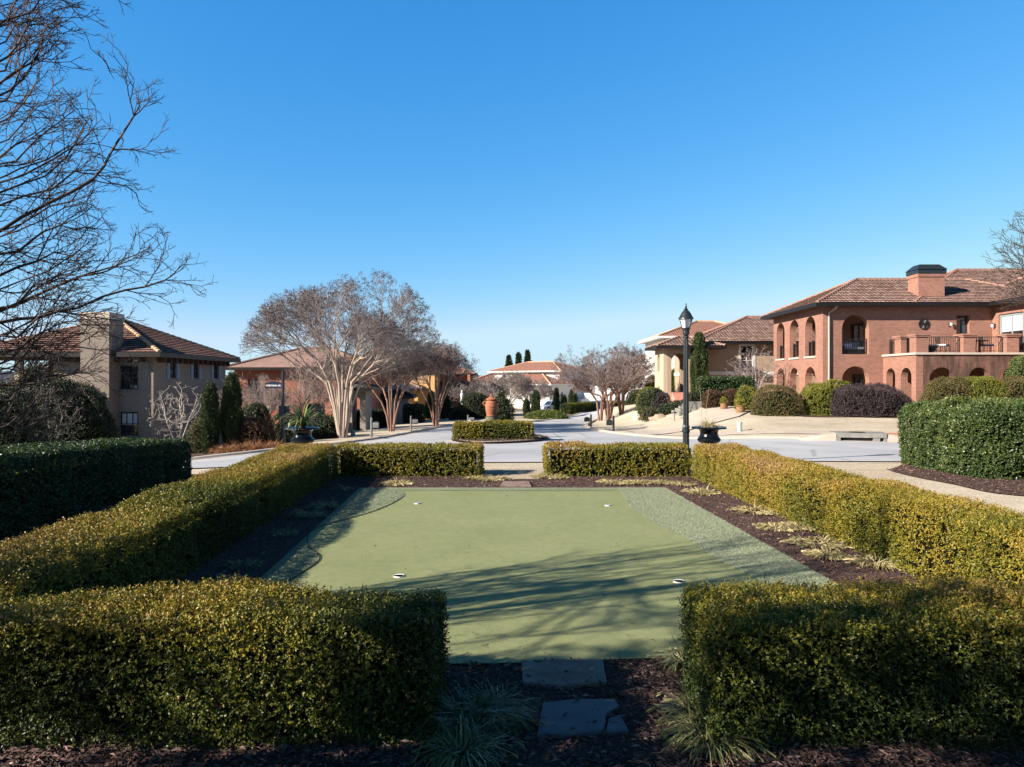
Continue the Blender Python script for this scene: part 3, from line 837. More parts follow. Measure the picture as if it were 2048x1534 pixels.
# ------------------------------------------------------------------ ground sheets
def drape(name, poly, dz, mat, step=1.0, kind='structure', label=None, z=None, cat=None):
    """a sheet cut to a plan outline and laid on the terrain"""
    pts = [Vector(p) for p in poly]
    fine = []
    for a, b in zip(pts, pts[1:] + pts[:1]):
        m = max(1, int((b - a).length / step))
        fine += [a + (b - a) * j / m for j in range(m)]
    n = len(fine)
    xs = [p.x for p in fine]; ys = [p.y for p in fine]
    inner = []
    def inside(p):
        c = False
        for i in range(n):
            a, b = fine[i], fine[i - 1]
            if (a.y > p[1]) != (b.y > p[1]) and p[0] < (b.x - a.x) * (p[1] - a.y) / (b.y - a.y) + a.x: c = not c
        return c
    gx = np.arange(min(xs) + step / 2, max(xs), step); gy = np.arange(min(ys) + step / 2, max(ys), step)
    for x in gx:
        for y in gy:
            if inside((x, y)): inner.append(Vector((x, y)))
    res = delaunay_2d_cdt(fine + inner, [(i, (i + 1) % n) for i in range(n)], [list(range(n))], 1, 1e-5)
    V = [(v.x, v.y, (Z(v.x, v.y) if z is None else z) + dz) for v in res[0]]
    me = bpy.data.meshes.new(name)
    fs = []
    for f in res[2]:
        a, b, c = (Vector(V[i]) for i in f[:3])
        fs.append(f if (b - a).cross(c - a).z > 0 else f[::-1])
    me.from_pydata(V, [], fs); me.materials.append(mat)
    me.polygons.foreach_set('use_smooth', [True] * len(me.polygons)); me.update()
    return tag(link(name, me), label, cat, None, kind)

def inside_poly(P, poly):
    c = np.zeros(len(P), bool); n = len(poly)
    for i in range(n):
        ax, ay = poly[i]; bx, by = poly[i - 1]
        if ay == by: continue
        c ^= ((ay > P[:, 1]) != (by > P[:, 1])) & (P[:, 0] < (bx - ax) * (P[:, 1] - ay) / (by - ay) + ax)
    return c

def scatter(poly, n, r, avoid=()):
    p = np.array(poly)
    P = np.stack([r.uniform(p[:, 0].min(), p[:, 0].max(), n), r.uniform(p[:, 1].min(), p[:, 1].max(), n)], 1)
    ok = inside_poly(P, poly)
    for a in avoid: ok &= ~inside_poly(P, a)
    return P[ok]

def smooth_line(pts, n=6):
    P = [Vector(p) for p in pts]; out = []
    for i in range(len(P) - 1):
        a, b, c, d = P[max(i - 1, 0)], P[i], P[i + 1], P[min(i + 2, len(P) - 1)]
        for j in range(n):
            t = j / n
            out.append(0.5 * ((2 * b) + (c - a) * t + (2 * a - 5 * b + 4 * c - d) * t * t + (3 * b - a - 3 * c + d) * t ** 3))
    out.append(P[-1])
    return [(p.x, p.y) for p in out]

def kerb(name, line, mat, w=0.45, h=0.11, side=1, label=None, closed=False):
    """rolled concrete kerb swept along a plan line"""
    pr = [(-0.02, -0.05), (0.0, 0.03), (0.18, 0.045), (0.27, h), (w - 0.04, h + 0.015), (w, h - 0.02), (w + 0.01, -0.1)]
    n = len(line); V = []; Fq = []
    for i, p in enumerate(line):
        a = Vector(line[(i - 1) % n] if closed else line[max(i - 1, 0)]); b = Vector(line[(i + 1) % n] if closed else line[min(i + 1, n - 1)])
        d = (b - a).normalized(); nn = Vector((-d.y, d.x)) * side
        z = Z(*p)
        for u, v in pr: V.append((p[0] + nn.x * u, p[1] + nn.y * u, z + v))
    k = len(pr)
    for i in range(n if closed else n - 1):
        for j in range(k - 1):
            i2 = (i + 1) % n
            q = (i * k + j, i2 * k + j, i2 * k + j + 1, i * k + j + 1)
            Fq.append(q if side > 0 else q[::-1])
    me = np_mesh(name, np.array(V), np.array(Fq), [mat], smooth=False)
    return tag(link(name, me), label, None, None, 'structure')
# ================================================================== SETTING
xs = np.unique(np.concatenate([np.arange(-60, 60.1, 1.0), np.arange(-420, -60, 12.0), np.arange(60, 421, 12.0)]))
ys = np.unique(np.concatenate([np.arange(-20, 100.1, 1.0), np.arange(100, 200, 4.0), np.arange(200, 1500, 40.0)]))
gx, gy = np.meshgrid(xs, ys, indexing='ij')
gv = np.stack([gx, gy, zt(gx, gy)], 2).reshape(-1, 3)
ny = len(ys); i0 = (np.arange(len(xs) - 1)[:, None] * ny + np.arange(ny - 1)[None, :]).ravel()
o = link('ground', np_mesh('ground', gv, np.stack([i0, i0 + ny, i0 + ny + 1, i0 + 1], 1), [M['lawn']], smooth=True))
tag(o, kind='structure')

# --- road, island, kerbs
far_left = smooth_line([(-26, 6), (-18.5, 14), (-13.4, 19.5), (-10.7, 23), (-9.4, 25), (-8.7, 26.6), (-7.6, 28.2), (-6.8, 29.6), (-5.9, 32.5), (-5.4, 36), (-4.8, 41), (-4.0, 48), (-2.2, 52.5), (1.6, 57), (4.4, 68), (7.2, 83), (13.4, 106), (26, 140)])
right_k = smooth_line([(36, 152), (19.5, 106), (13.9, 89), (9.8, 74.5), (6.6, 60), (5.0, 50), (4.5, 43), (4.9, 37), (6.0, 32.6), (7.6, 30.2), (11.4, 27.9), (15, 26.8), (22, 25.4), (34, 23)])
near = smooth_line([(34, 16.5), (22, 18.0), (12, 18.9), (6, 19.0), (0, 18.75), (-4, 18.45), (-7, 18.0), (-9.3, 17.0), (-12.5, 14.3), (-17.5, 8.5), (-22, 2)])
road = far_left + right_k + near
drape('road', road, 0.03, M['asphalt'], 1.2)
kerb('kerb', far_left, M['kerb'], side=1)
kerb('kerb', right_k, M['kerb'], side=1)
island = smooth_line([(-2.6, 29.4), (-2.35, 28.3), (-1.9, 27.5), (-1.2, 26.9), (-0.3, 27.2), (0.5, 27.9), (1.3, 29.2), (1.6, 31), (1.1, 33.5), (0, 36), (-1.4, 36.4), (-2.3, 33), (-2.6, 29.4)])[:-1]
isl = drape('mulch', island, 0.10, M['mulch'], 0.8)
kerb('kerb', island, M['kerb'], 0.4, 0.10, side=1, closed=True)
# footpath along the right-hand kerb, drive apron, left path
def offset(line, d):
    out = []
    for i, p in enumerate(line):
        a = Vector(line[max(i - 1, 0)]); b = Vector(line[min(i + 1, len(line) - 1)]); t = (b - a).normalized()
        out.append((p[0] - t.y * d, p[1] + t.x * d))
    return out
rk = right_k[36:72]
drape('footpath', offset(rk, 1.9) + offset(rk, 3.2)[::-1], 0.025, M['kerb'], 1.0)
drape('driveway', [(5.5, 36.2), (6.4, 34.2), (12.0, 37.0), (14.2, 40.5), (12.5, 43.5), (9.5, 40.0)], 0.05, M['kerb'], 1.0)
fl = far_left[14:40]
drape('footpath', offset(fl, 0.9) + offset(fl, 2.2)[::-1], 0.03, M['kerb'], 1.0)

# --- garden beds and putting green
GX = lambda lat, y: lat - 0.0507 * y        # garden axis runs towards the vanishing point
bed = [(GX(-4.3, 2.2), 2.2), (7.5, 2.2), (7.0, 3.3), (GX(5.7, 5), 5.0), (GX(5.7, 15.0), 15.0), (GX(5.6, 16.0), 16.0), (0.75, 15.7), (0.55, 15.0), (-0.5, 15.0), (-0.75, 15.7), (GX(-4.2, 16.0), 16.0)]
drape('mulch', bed, 0.012, M['mulch'], 0.6)
green = [(-2.54, 5.17), (-1.5, 5.12), (0.0, 5.16), (1.0, 5.25), (2.0, 5.22), (3.43, 5.30), (2.99, 13.67), (-2.97, 13.67)]
drape('putting_green', green, 0.026, M['turf'], 0.5)
fr_l = smooth_line([(-2.97, 13.6), (-2.2, 13.35), (-1.95, 12.6), (-2.2, 11.2), (-2.75, 9.9), (-2.6, 8.9), (-2.25, 8.2), (-2.3, 7.4), (-2.42, 6.4), (-2.48, 5.3)], 5)
drape('fringe_turf', [(-2.54, 5.2), (-2.96, 13.6)] + fr_l[1:], 0.032, M['fringe'], 0.5)
drape('fringe_turf', [(-2.9, 13.66), (2.98, 13.66), (2.3, 13.35), (0, 13.3), (-2.1, 13.36)], 0.0315, M['fringe'], 0.5)
fr_r = smooth_line([(2.05, 13.64), (2.0, 12.6), (1.95, 11.4), (2.1, 10.2), (2.3, 9.2), (2.38, 8.2), (2.55, 7.4), (2.75, 6.4), (2.75, 5.3)], 5)
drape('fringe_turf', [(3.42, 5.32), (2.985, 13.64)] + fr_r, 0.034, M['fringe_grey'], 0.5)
sm = MB()
ln = smooth_line([(2.3, 13.33), (0.8, 13.22), (-0.6, 13.27), (-1.5, 13.3), (-2.15, 13.1), (-1.97, 12.5), (-2.2, 11.2), (-2.75, 9.9), (-2.6, 8.9), (-2.25, 8.2), (-2.3, 7.4), (-2.42, 6.4)], 6)
for a, b in zip(ln[:-1], ln[1:]):
    t = Vector((b[0] - a[0], b[1] - a[1])).normalized() * 0.006
    sm.face([(a[0] + t.y, a[1] - t.x, 0.037), (b[0] + t.y, b[1] - t.x, 0.037), (b[0] - t.y, b[1] + t.x, 0.037), (a[0] - t.y, a[1] + t.x, 0.037)])
tag(sm.build('turf_seam', M['seam']), kind='structure')
drape('mulch', [(GX(-6.6, 2.5), 2.5), (GX(-4.4, 2.5), 2.5), (GX(-4.25, 15.6), 15.6), (GX(-6.6, 15.9), 15.9)], 0.014, M['mulch'], 1.0)  # dark sheet laid to stand in for shade between the hedges
# far bed beside the big holly hedge
hb = smooth_line([(16, 11.5), (12, 12.3), (9.25, 12.8), (8.95, 14.3), (8.8, 15.6), (8.95, 16.6), (9.5, 17.3), (10.4, 18.55)], 5) + [(16, 18.6)]
drape('mulch', hb, 0.02, M['mulch'], 0.6)
# beds up at the houses
drape('mulch', smooth_line([(14.6, 39.5), (14.4, 37.4), (15.5, 36.2), (18.5, 36.0), (21, 35.2), (25.5, 35.0)], 5) + [(26, 39), (18.9, 42.8), (15, 42.9)], 0.03, M['mulch'], 0.8)
drape('mulch', [(-20, 33), (-14, 27.8), (-10.2, 28.4), (-9.6, 30), (-12.5, 33), (-19, 38)], 0.03, M['mulch'], 0.8)

# unseen dark bed and woods ring, added to cut bounce and sky light
drape('mulch', [(-30, -14), (30, -14), (9, 2.15), (-4.4, 2.15)], 0.01, M['mulch'], 2.0)
r = np.random.default_rng(77)
a_ = r.uniform(math.radians(48), math.radians(312), 5200); R_ = 78 + r.normal(0, 3, 5200)
P_ = np.stack([np.sin(a_) * R_, np.cos(a_) * R_ + 8, r.uniform(-3, 1, 5200) + 17 * r.uniform(0, 1, 5200) ** 0.8 * (0.8 + 0.2 * np.sin(a_ * 23))], 1)
V_ = leaf_quads(P_, unit(r.normal(size=P_.shape) + np.array([0, 0, 1.2])), unit(r.normal(size=P_.shape)), r.uniform(2.0, 5.0, 5200), 0.7)
tag(link('woods', np_mesh('woods', V_, quads_of(5200), [M['rust']], None, r.uniform(0, 0.7, 5200))), kind='stuff')
r = np.random.default_rng(78)
n_ = 9000; x_ = r.uniform(-90, 150, n_); y_ = 300 + r.normal(0, 14, n_)
h_ = 8.2 + 1.6 * np.sin(x_ / 9.0) + 1.1 * np.sin(x_ / 3.1 + 1)
P_ = np.stack([x_, y_, -3 + h_ * r.uniform(0, 1, n_) ** 0.7], 1)
V_ = leaf_quads(P_, unit(r.normal(size=P_.shape) * np.array([.6, .6, 1])), unit(r.normal(size=P_.shape)), r.uniform(0.7, 2.0, n_), 0.35)
tag(link('woods', np_mesh('woods', V_, quads_of(n_), [M['bare_woods']], None, r.uniform(0, 1, n_))), kind='stuff')
# --- far hills
hx = np.linspace(-900, 900, 721); r = np.random.default_rng(3)
top = 11 + 2 * np.sin(hx / 130 + 1.2) + 3 * np.sin(hx / 57) + 1.0 * np.sin(hx / 19) + r.uniform(0, 2.0, len(hx))
V = []
for x_, t_ in zip(hx, top):
    V += [(x_, 880 + 60 * math.cos(x_ / 300), -4), (x_, 930 + 60 * math.cos(x_ / 300), t_), (x_, 1080 + 60 * math.cos(x_ / 300), -4)]
q = []
for i in range(len(hx) - 1):
    for j in range(2): q.append((3 * i + j, 3 * i + 3 + j, 3 * i + 4 + j, 3 * i + 1 + j))
tag(link('hills', np_mesh('hills', np.array(V), np.array(q), [M['hill']])), kind='structure')

# ================================================================== HEDGES
HG = 'clipped boxwood hedges round the putting green'
BX = dict(mat=M['box_leaf'], group=HG)
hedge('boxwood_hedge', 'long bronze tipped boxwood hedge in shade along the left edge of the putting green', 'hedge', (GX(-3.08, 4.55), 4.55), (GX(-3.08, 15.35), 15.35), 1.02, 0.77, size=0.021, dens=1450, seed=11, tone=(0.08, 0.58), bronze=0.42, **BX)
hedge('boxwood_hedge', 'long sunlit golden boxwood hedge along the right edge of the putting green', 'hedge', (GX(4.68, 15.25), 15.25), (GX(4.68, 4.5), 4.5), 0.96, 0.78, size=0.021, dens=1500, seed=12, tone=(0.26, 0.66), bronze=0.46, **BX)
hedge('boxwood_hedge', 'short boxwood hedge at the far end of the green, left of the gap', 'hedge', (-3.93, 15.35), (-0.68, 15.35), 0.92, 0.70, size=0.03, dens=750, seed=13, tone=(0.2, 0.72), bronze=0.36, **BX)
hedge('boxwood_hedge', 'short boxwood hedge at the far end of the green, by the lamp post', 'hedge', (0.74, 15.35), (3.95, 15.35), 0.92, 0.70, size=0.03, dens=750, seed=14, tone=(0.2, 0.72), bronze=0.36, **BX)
hedge('boxwood_hedge', 'dark close boxwood hedge on the near left of the stepping stones', 'hedge', (-3.95, 3.98), (-0.42, 4.02), 0.62, 0.76, size=0.0175, dens=2500, k=9, seed=15, tone=(0.0, 0.36), bronze=0.42, lump=0.04, L=0.08, rr=0.08, **BX)  # leaf tone lowered to stand in for tree shade
hedge('boxwood_hedge', 'dark close boxwood hedge on the near right of the stepping stones', 'hedge', (1.13, 3.96), (5.7, 3.9), 0.78, 0.77, size=0.0175, dens=2500, k=9, seed=16, tone=(0.0, 0.37), bronze=0.42, lump=0.04, L=0.08, rr=0.08, **BX)  # darker leaf tone here too imitates the shade of the trees
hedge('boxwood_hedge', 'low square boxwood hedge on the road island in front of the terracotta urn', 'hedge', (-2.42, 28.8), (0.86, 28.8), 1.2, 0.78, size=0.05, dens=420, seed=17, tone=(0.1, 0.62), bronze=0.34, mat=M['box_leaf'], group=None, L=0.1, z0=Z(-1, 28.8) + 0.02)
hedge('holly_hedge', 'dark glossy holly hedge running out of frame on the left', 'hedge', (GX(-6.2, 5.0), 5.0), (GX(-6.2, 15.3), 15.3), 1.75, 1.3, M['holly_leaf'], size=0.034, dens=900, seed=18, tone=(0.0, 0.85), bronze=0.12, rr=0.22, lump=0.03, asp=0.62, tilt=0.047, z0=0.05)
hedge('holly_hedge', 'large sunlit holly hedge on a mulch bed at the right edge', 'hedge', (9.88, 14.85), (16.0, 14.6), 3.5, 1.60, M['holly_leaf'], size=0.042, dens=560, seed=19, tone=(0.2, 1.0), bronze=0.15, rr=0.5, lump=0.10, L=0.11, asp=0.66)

# ================================================================== MULCH CHIPS, LAWN BLADES, TURF FIBRES
r = np.random.default_rng(21)
def chips(name, P, zoff, size, label=None):
    n = len(P)
    P3 = np.concatenate([P, (zt(P[:, 0], P[:, 1]) + zoff + r.uniform(0, 0.018, n))[:, None]], 1)
    a = r.uniform(0, 2 * np.pi, n)
    D = unit(np.stack([np.cos(a), np.sin(a), r.normal(0, 0.22, n)], 1))
    hint = unit(np.stack([r.normal(0, 0.5, n), r.normal(0, 0.5, n), np.ones(n)], 1))
    V = leaf_quads(P3, D, hint, size * r.uniform(0.4, 1.6, n), 0.3)
    me = np_mesh(name, V, quads_of(n), [M['chips']], None, r.beta(1.3, 2.2, n))
    return tag(link(name, me), kind='stuff')
avoid = [green]
near_bed = [(-4.4, 2.4), (7, 2.4), (6.5, 5.3), (-4.4, 5.3)]
Pn = scatter(near_bed, 52000, r, avoid)
Pf = scatter(bed, 60000, r, avoid)
Ph = scatter(hb, 14000, r)
ch = chips('bark_mulch', np.concatenate([Pn, Pf]), 0.014, 0.045)
chips('bark_mulch', Ph, 0.022, 0.06)
Pi = scatter(island, 6000, r)
chips('bark_mulch', Pi, 0.12, 0.08)

def short_blades(name, P, zoff, h, w, mat, lean=0.6):
    n = len(P)
    z = zt(P[:, 0], P[:, 1]) + zoff
    a = r.uniform(0, 2 * np.pi, n); b = r.uniform(0, 2 * np.pi, n)
    hh = h * r.uniform(0.5, 1.3, n)
    s_ = np.stack([np.cos(a), np.sin(a), np.zeros(n)], 1) * (w / 2)
    base = np.stack([P[:, 0], P[:, 1], z], 1)
    tip = base + np.stack([np.cos(b) * hh * lean, np.sin(b) * hh * lean, hh], 1)
    V = np.stack([base - s_, base + s_, tip], 1).reshape(-1, 3)
    me = np_mesh(name, V, np.arange(n * 3).reshape(n, 3), [mat], None, r.beta(2, 2, n))
    return tag(link(name, me), kind='stuff')
lawn1 = [(-6.5, 16.1), (GX(5.9, 15), 15.9), (GX(5.9, 8), 8.0), (9.0, 8.5), (9.15, 12.8), (8.75, 15.6), (9.4, 17.4), (10.4, 18.5), (11.5, 18.85), (6, 18.95), (0, 18.7), (-4, 18.4), (-6.5, 17.9)]
short_blades('dormant_grass', np.concatenate([scatter(lawn1, 240000, r, [hb, bed]), scatter([(-0.72, 15.05), (0.72, 15.05), (0.8, 16.1), (-0.8, 16.1)], 6000, r)]), 0.0, 0.011, 0.007, M['lawn_blade'], 3.8)
lawn2 = [(7.2, 31.2), (11.4, 28.6), (15, 27.4), (24, 26), (25, 35), (20, 35.5), (14.3, 37.0), (11, 36)]
short_blades('dormant_grass', scatter(lawn2, 60000, r), 0.0, 0.014, 0.014, M['lawn_blade'], 3.8)
short_blades('turf_fibres', np.concatenate([scatter([(3.42, 5.32), (2.985, 13.64)] + fr_r, 60000, r)]), 0.033, 0.016, 0.007, M['turf_blade'], 0.9)
short_blades('turf_fibres', scatter([(-2.54, 5.2), (-2.96, 13.6)] + fr_l[1:], 50000, r), 0.031, 0.014, 0.007, M['turf_blade'], 0.9)
# scraps of leaf and bark blown onto the turf
P = scatter(green, 520, r); n = len(P)
k = r.uniform(0, 1, n) < np.where(P[:, 1] < 6.2, 1, 0.35)
P = P[k]; n = len(P); a = r.uniform(0, 6.28, n)
V = leaf_quads(np.stack([P[:, 0], P[:, 1], np.full(n, 0.042)], 1), unit(np.stack([np.cos(a), np.sin(a), r.normal(0, .12, n)], 1)),
               unit(np.stack([r.normal(0, .3, n), r.normal(0, .3, n), np.ones(n)], 1)), r.uniform(0.012, 0.045, n), 0.45)
tag(link('leaf_litter', np_mesh('leaf_litter', V, quads_of(n), [M['litter']], None, r.uniform(0, 1, n))), kind='stuff')

# ================================================================== CUPS, STONES
def golf_cup(px, py, label):
    x, y = hit(px, py); R = 0.056
    root = thing('golf_cup', label, 'golf cup', (x, y, 0.034), 0, 'golf cups let into the putting green')
    b = MB(); b.lathe([(R * 0.95, -0.10), (R * 0.95, 0.003), (R, 0.0045), (R, -0.10)], 20)
    b.build('liner', M['cup'], root)
    b = MB(); b.lathe([(0.001, 0.0045), (R * 0.9, 0.0045)], 20, sm=False)
    b.build('hole', M['hole'], root)  # flat dark disc in place of the shaded cup interior
    # flat white crescent drawn as the sunlit far wall of the cup
    b = MB()
    for j in range(10):
        a0, a1 = math.pi * (0.05 + 0.9 * j / 10), math.pi * (0.05 + 0.9 * (j + 1) / 10)
        p = [(R * .9 * math.cos(a), R * .9 * math.sin(a)) for a in (a0, a1)]
        b.face([(p[0][0], p[0][1], 0.006), (p[1][0], p[1][1], 0.006), (p[1][0] * .93, p[1][1] * 0.4, 0.0055), (p[0][0] * .93, p[0][1] * 0.4, 0.0055)])
    b.build('lit_wall_crescent', M['cup'], root)
golf_cup(798, 1158, 'white golf cup in the turf close behind the near left boxwood hedge')
golf_cup(1357, 1170, 'white golf cup in the turf close behind the near right boxwood hedge')
golf_cup(835, 1011, 'golf cup showing as a dark hole near the far left corner of the turf')
golf_cup(1216, 1015, 'white rimmed golf cup near the far right corner of the turf')

def flagstone(px, label, mat, z=0.02, th=0.03, crack=None):
    P = [hit(*p) for p in px]
    if sum(P[i - 1][0] * P[i][1] - P[i][0] * P[i - 1][1] for i in range(len(P))) < 0: P = P[::-1]
    b = MB(); b.prism(P, z - 0.03, z + th - 0.01)
    c = Vector((sum(p[0] for p in P) / len(P), sum(p[1] for p in P) / len(P)))
    o = b.build('flagstone', [mat])
    bm = bmesh.new(); bm.from_mesh(o.data)
    bmesh.ops.remove_doubles(bm, verts=bm.verts, dist=0.0005)
    bmesh.ops.bevel(bm, geom=[e for e in bm.edges if all(v.co.z > z for v in e.verts)], offset=0.008, segments=2, affect='EDGES', profile=0.5)
    bm.to_mesh(o.data); bm.free()
    return tag(o, label, 'stepping stone', 'stepping stones at the ends of the green')
flagstone([(1043, 1335), (1120, 1331), (1206, 1330), (1214, 1379), (1120, 1382), (1046, 1381)], 'pinkish sandstone stepping stone touching the near edge of the putting turf', M['sandstone'])
flagstone([(1086, 1421), (1150, 1414), (1230, 1411), (1239, 1430), (1214, 1446), (1208, 1478), (1140, 1482), (1074, 1484)], 'blue grey stepping stone with a broken corner, in hedge shade nearest the camera', M['bluestone'])
flagstone([(1217, 1447), (1241, 1440), (1258, 1477), (1212, 1479)], 'small triangular chip broken off the blue grey stepping stone', M['bluestone'], th=0.024)
flagstone([(1006, 966), (1058, 966), (1063, 976), (1000, 976)], 'reddish stepping stone at the far edge of the green below the hedge gap', M['sandstone'])

# ================================================================== LIRIOPE CLUMPS
LG = 'grass clumps planted in the mulch beds'
def lir(px, py, rad, n, L, tone, seed, label, arch=0.8, mat=None, w=0.008):
    x, y = hit(px, py)
    clump('grass_clump', label, x, y, rad, n, L, w * max(1, y / 10), mat or M['liriope'], seed, tone, LG, arch, spread=0.55)
lir(935, 1462, 0.27, 420, 0.40, (0.0, 0.65), 31, 'large dark green grass clump by the corner of the near left hedge')
lir(990, 1440, 0.22, 240, 0.34, (0.05, 0.8), 36, 'grass clump with pale tips leaning over the mulch left of the blue grey stone')
lir(925, 1526, 0.20, 220, 0.32, (0.3, 1), 32, 'pale striped grass clump at the bottom edge, left of the path')
lir(1372, 1335, 0.17, 230, 0.30, (0.25, 1), 33, 'variegated grass clump where the near right hedge meets the turf')
lir(1392, 1440, 0.18, 230, 0.29, (0.25, 1), 34, 'variegated grass clump halfway along the end of the near right hedge')
lir(1420, 1490, 0.22, 320, 0.34, (0.2, 0.95), 35, 'big variegated grass clump at the front corner of the near right hedge')
dry = [(1365, 972, 'straw coloured clump beside the far right corner of the turf, closest to the corner hedge'), (1404, 988, 'flat straw clump at the foot of the sunny hedge just past the far corner'),
       (1509, 1026, 'small straw clump alone in the middle of the right hand bed'), (1552, 1061, 'wide flattened straw clump in the right hand bed'),
       (1600, 1057, 'thin straw clump trailing towards the sunny hedge'), (1637, 1092, 'upright straw clump with greenish tips in the right hand bed'),
       (1652, 1116, 'large sprawling straw clump beside the pale fringe turf'), (1752, 1131, 'straw clump partly hidden behind the near right hedge'),
       (1230, 968, 'low straw clump in front of the far right short hedge, left one of its row'), (1275, 969, 'low straw clump midway along the far right short hedge'),
       (1320, 968, 'low straw clump toward the lamp post end of the far right short hedge'), (1100, 957, 'yellowish clump by the right side of the far gap'),
       (952, 959, 'bushy straw clump by the left side of the far gap'), (985, 962, 'low straw clump next to the reddish stepping stone'), (792, 970, 'small straw clump at the far left corner of the turf')]
for i, (px, py, lb) in enumerate(dry):
    y = hit(px, py)[1]
    lir(px, py, 0.26 + 0.12 * (i % 3), 190, 0.26 + 0.010 * y * (0.5 + (i % 2)) * 0.5, (0.1, 1), 40 + i, lb, 1.15, M['straw'], 0.0085)
shade = [(615, 1036, 'grey green clump, fullest one in the shaded left bed'), (648, 1017, 'grey green clump behind the fullest one in the shaded left bed'),
         (571, 1071, 'small grey green clump halfway along the shaded left bed'), (485, 1137, 'sparse grey green clump low in the shaded left bed'),
         (434, 1168, 'grey green clump just showing above the near left hedge'), (682, 982, 'wispy clump in shade at the far left of the bed')]
for i, (px, py, lb) in enumerate(shade):
    lir(px, py, 0.24 if i < 2 else 0.18, 150 if i < 2 else 60, 0.36 if i < 2 else 0.28, (0.35, 1), 60 + i, lb, 0.95)
# ================================================================== TREES
def pxp(px, py, y):
    return np.array([X(px, y), y, ZZ(py, y)])

def near_tree():
    r = np.random.default_rng(101)
    loc = (-7.3, 3.3, 0)
    L = np.array(loc)
    boughs = [
        ([(0, 462, 4.6), (100, 405, 4.8), (185, 360, 4.9), (225, 300, 5.0), (268, 232, 5.1), (330, 172, 5.2)], (-6.0, 3.7, 2.3), 48),
        ([(0, 622, 5.0), (70, 592, 5.1), (160, 552, 5.2), (230, 532, 5.3), (290, 505, 5.4)], (-6.1, 3.8, 2.2), 44),
        ([(0, 645, 5.5), (156, 616, 5.7), (250, 580, 5.8), (330, 560, 5.9), (372, 552, 5.9)], (-6.2, 4.1, 2.1), 36),
        ([(0, 705, 5.4), (90, 690, 5.5), (200, 700, 5.6), (300, 720, 5.7)], (-6.3, 4.2, 2.0), 40),
        ([(0, 770, 5.8), (80, 765, 5.9), (160, 745, 6.0), (230, 735, 6.0)], (-6.5, 4.5, 1.9), 42),
        ([(0, 850, 5.3), (50, 842, 5.3), (90, 815, 5.4), (120, 770, 5.4)], (-6.2, 4.2, 1.8), 22),
        ([(-30, 190, 4.4), (20, 150, 4.5), (70, 120, 4.5), (120, 95, 4.5)], (-5.6, 3.6, 3.3), 46),
        ([(-30, 70, 4.4), (10, 40, 4.4), (60, 25, 4.4), (110, 5, 4.4)], (-5.4, 3.5, 3.8), 46),
        ([(-20, 330, 4.4), (30, 290, 4.5), (80, 260, 4.6)], (-5.8, 3.6, 2.8), 50),
    ]
    start = [(-1, np.array([0, 0, -0.2]))]
    def ext(frm, pts, step=0.13):
        prev = frm
        for p in pts:
            a = start[prev][1]; p = np.array(p, float); m = max(1, int(np.linalg.norm(p - a) / step))
            for j in range(1, m + 1):
                start.append((prev, a + (p - a) * j / m + (r.normal(0, 0.012, 3) if j < m else 0))); prev = len(start) - 1
        return prev
    t1 = ext(0, [(0.05, 0.0, 0.8), (0.0, 0.1, 1.6)])
    t2 = ext(t1, [(0.15, 0.05, 2.4)]); t3 = ext(t2, [(0.1, 0.1, 3.4), (0.3, 0.0, 4.6)])
    def shoot(node, d, L, lev, step=0.05):
        n = max(2, int(L / step)); sd = 1 if r.uniform() < .5 else -1
        for i in range(n):
            d = un(d + r.normal(size=3) * 0.11 + np.array([0, 0, 0.028]))
            start.append((node, start[node][1] + d * step)); node = len(start) - 1
            if lev < 4 and i >= 1 and r.uniform() < (0.0, 0.52, 0.50, 0.36)[lev]:
                sd = -sd
                ax = un(np.array([0, 1.0, 0]) + r.normal(size=3) * 0.45)
                shoot(node, rot(d, ax, sd * math.radians(r.uniform(24, 50))), max(0.10, L * (1 - i / n) * r.uniform(0.45, 0.75)), lev + 1)
    L3 = L
    def bough(base, pts, L, dens=0.55, lev=1, keep=False):
        n0 = len(start); ext(base, pts); n1 = len(start); sd = 1
        for i in range(n0 + 3, n1):
            f = (i - n0) / max(1, n1 - n0)
            wp = start[i][1] + L3; seen = 1024 + 1400 * wp[0] / max(wp[1], .5) > -70
            if r.uniform() < (dens if seen or lev != 1 or keep else dens * 0.22):
                sd = -sd; d = un(start[i][1] - start[start[i][0]][1])
                ax = un(np.array([0, 1.0, 0]) + r.normal(size=3) * 0.5)
                shoot(i, rot(d, ax, sd * math.radians(r.uniform(28, 58))), L * r.uniform(.5, 1.1) * (1.15 - 0.6 * f), lev)
        d = un(start[n1 - 1][1] - start[n1 - 2][1]); shoot(n1 - 1, d, L * 0.36, lev); shoot(n1 - 1, rot(d, np.array([0, 1.0, 0.2]), .4), L * 0.3, lev + 1); shoot(n1 - 1, rot(d, np.array([0, 1.0, 0.2]), -.4), L * 0.3, lev + 1)
    for k, (line, mid, sp) in enumerate(boughs):
        w = [pxp(*p) - L for p in line]
        bough(t1 if k in (3, 4, 5) else (t2 if k < 6 else t3), [np.array(mid) - L] + w[:-1], 0.78 if k < 3 else 0.66, 0.92)
    # lesser limbs filling the picture edge
    for k in range(38):
        y = -60 + k * 25 + r.uniform(-15, 15); dp = r.uniform(4.3, 5.8); x1 = np.interp(y, [0, 140, 260, 330, 520, 640, 860], [70, 60, 50, 130, 120, 110, 60]) + r.uniform(-30, 25)
        line = [(-60, y + r.uniform(20, 60), dp), (x1 * .3, y + r.uniform(5, 25), dp + .05), (x1 * .7, y - r.uniform(5, 25), dp + .1), (x1, y - r.uniform(20, 50), dp + .1)]
        w = [pxp(*p) - L for p in line]
        mid = (pxp(-330, y + 60, dp) - L) * 0.55
        bough(t3 if y < 300 else (t2 if y < 600 else t1), [mid] + w, 0.6, 0.72)
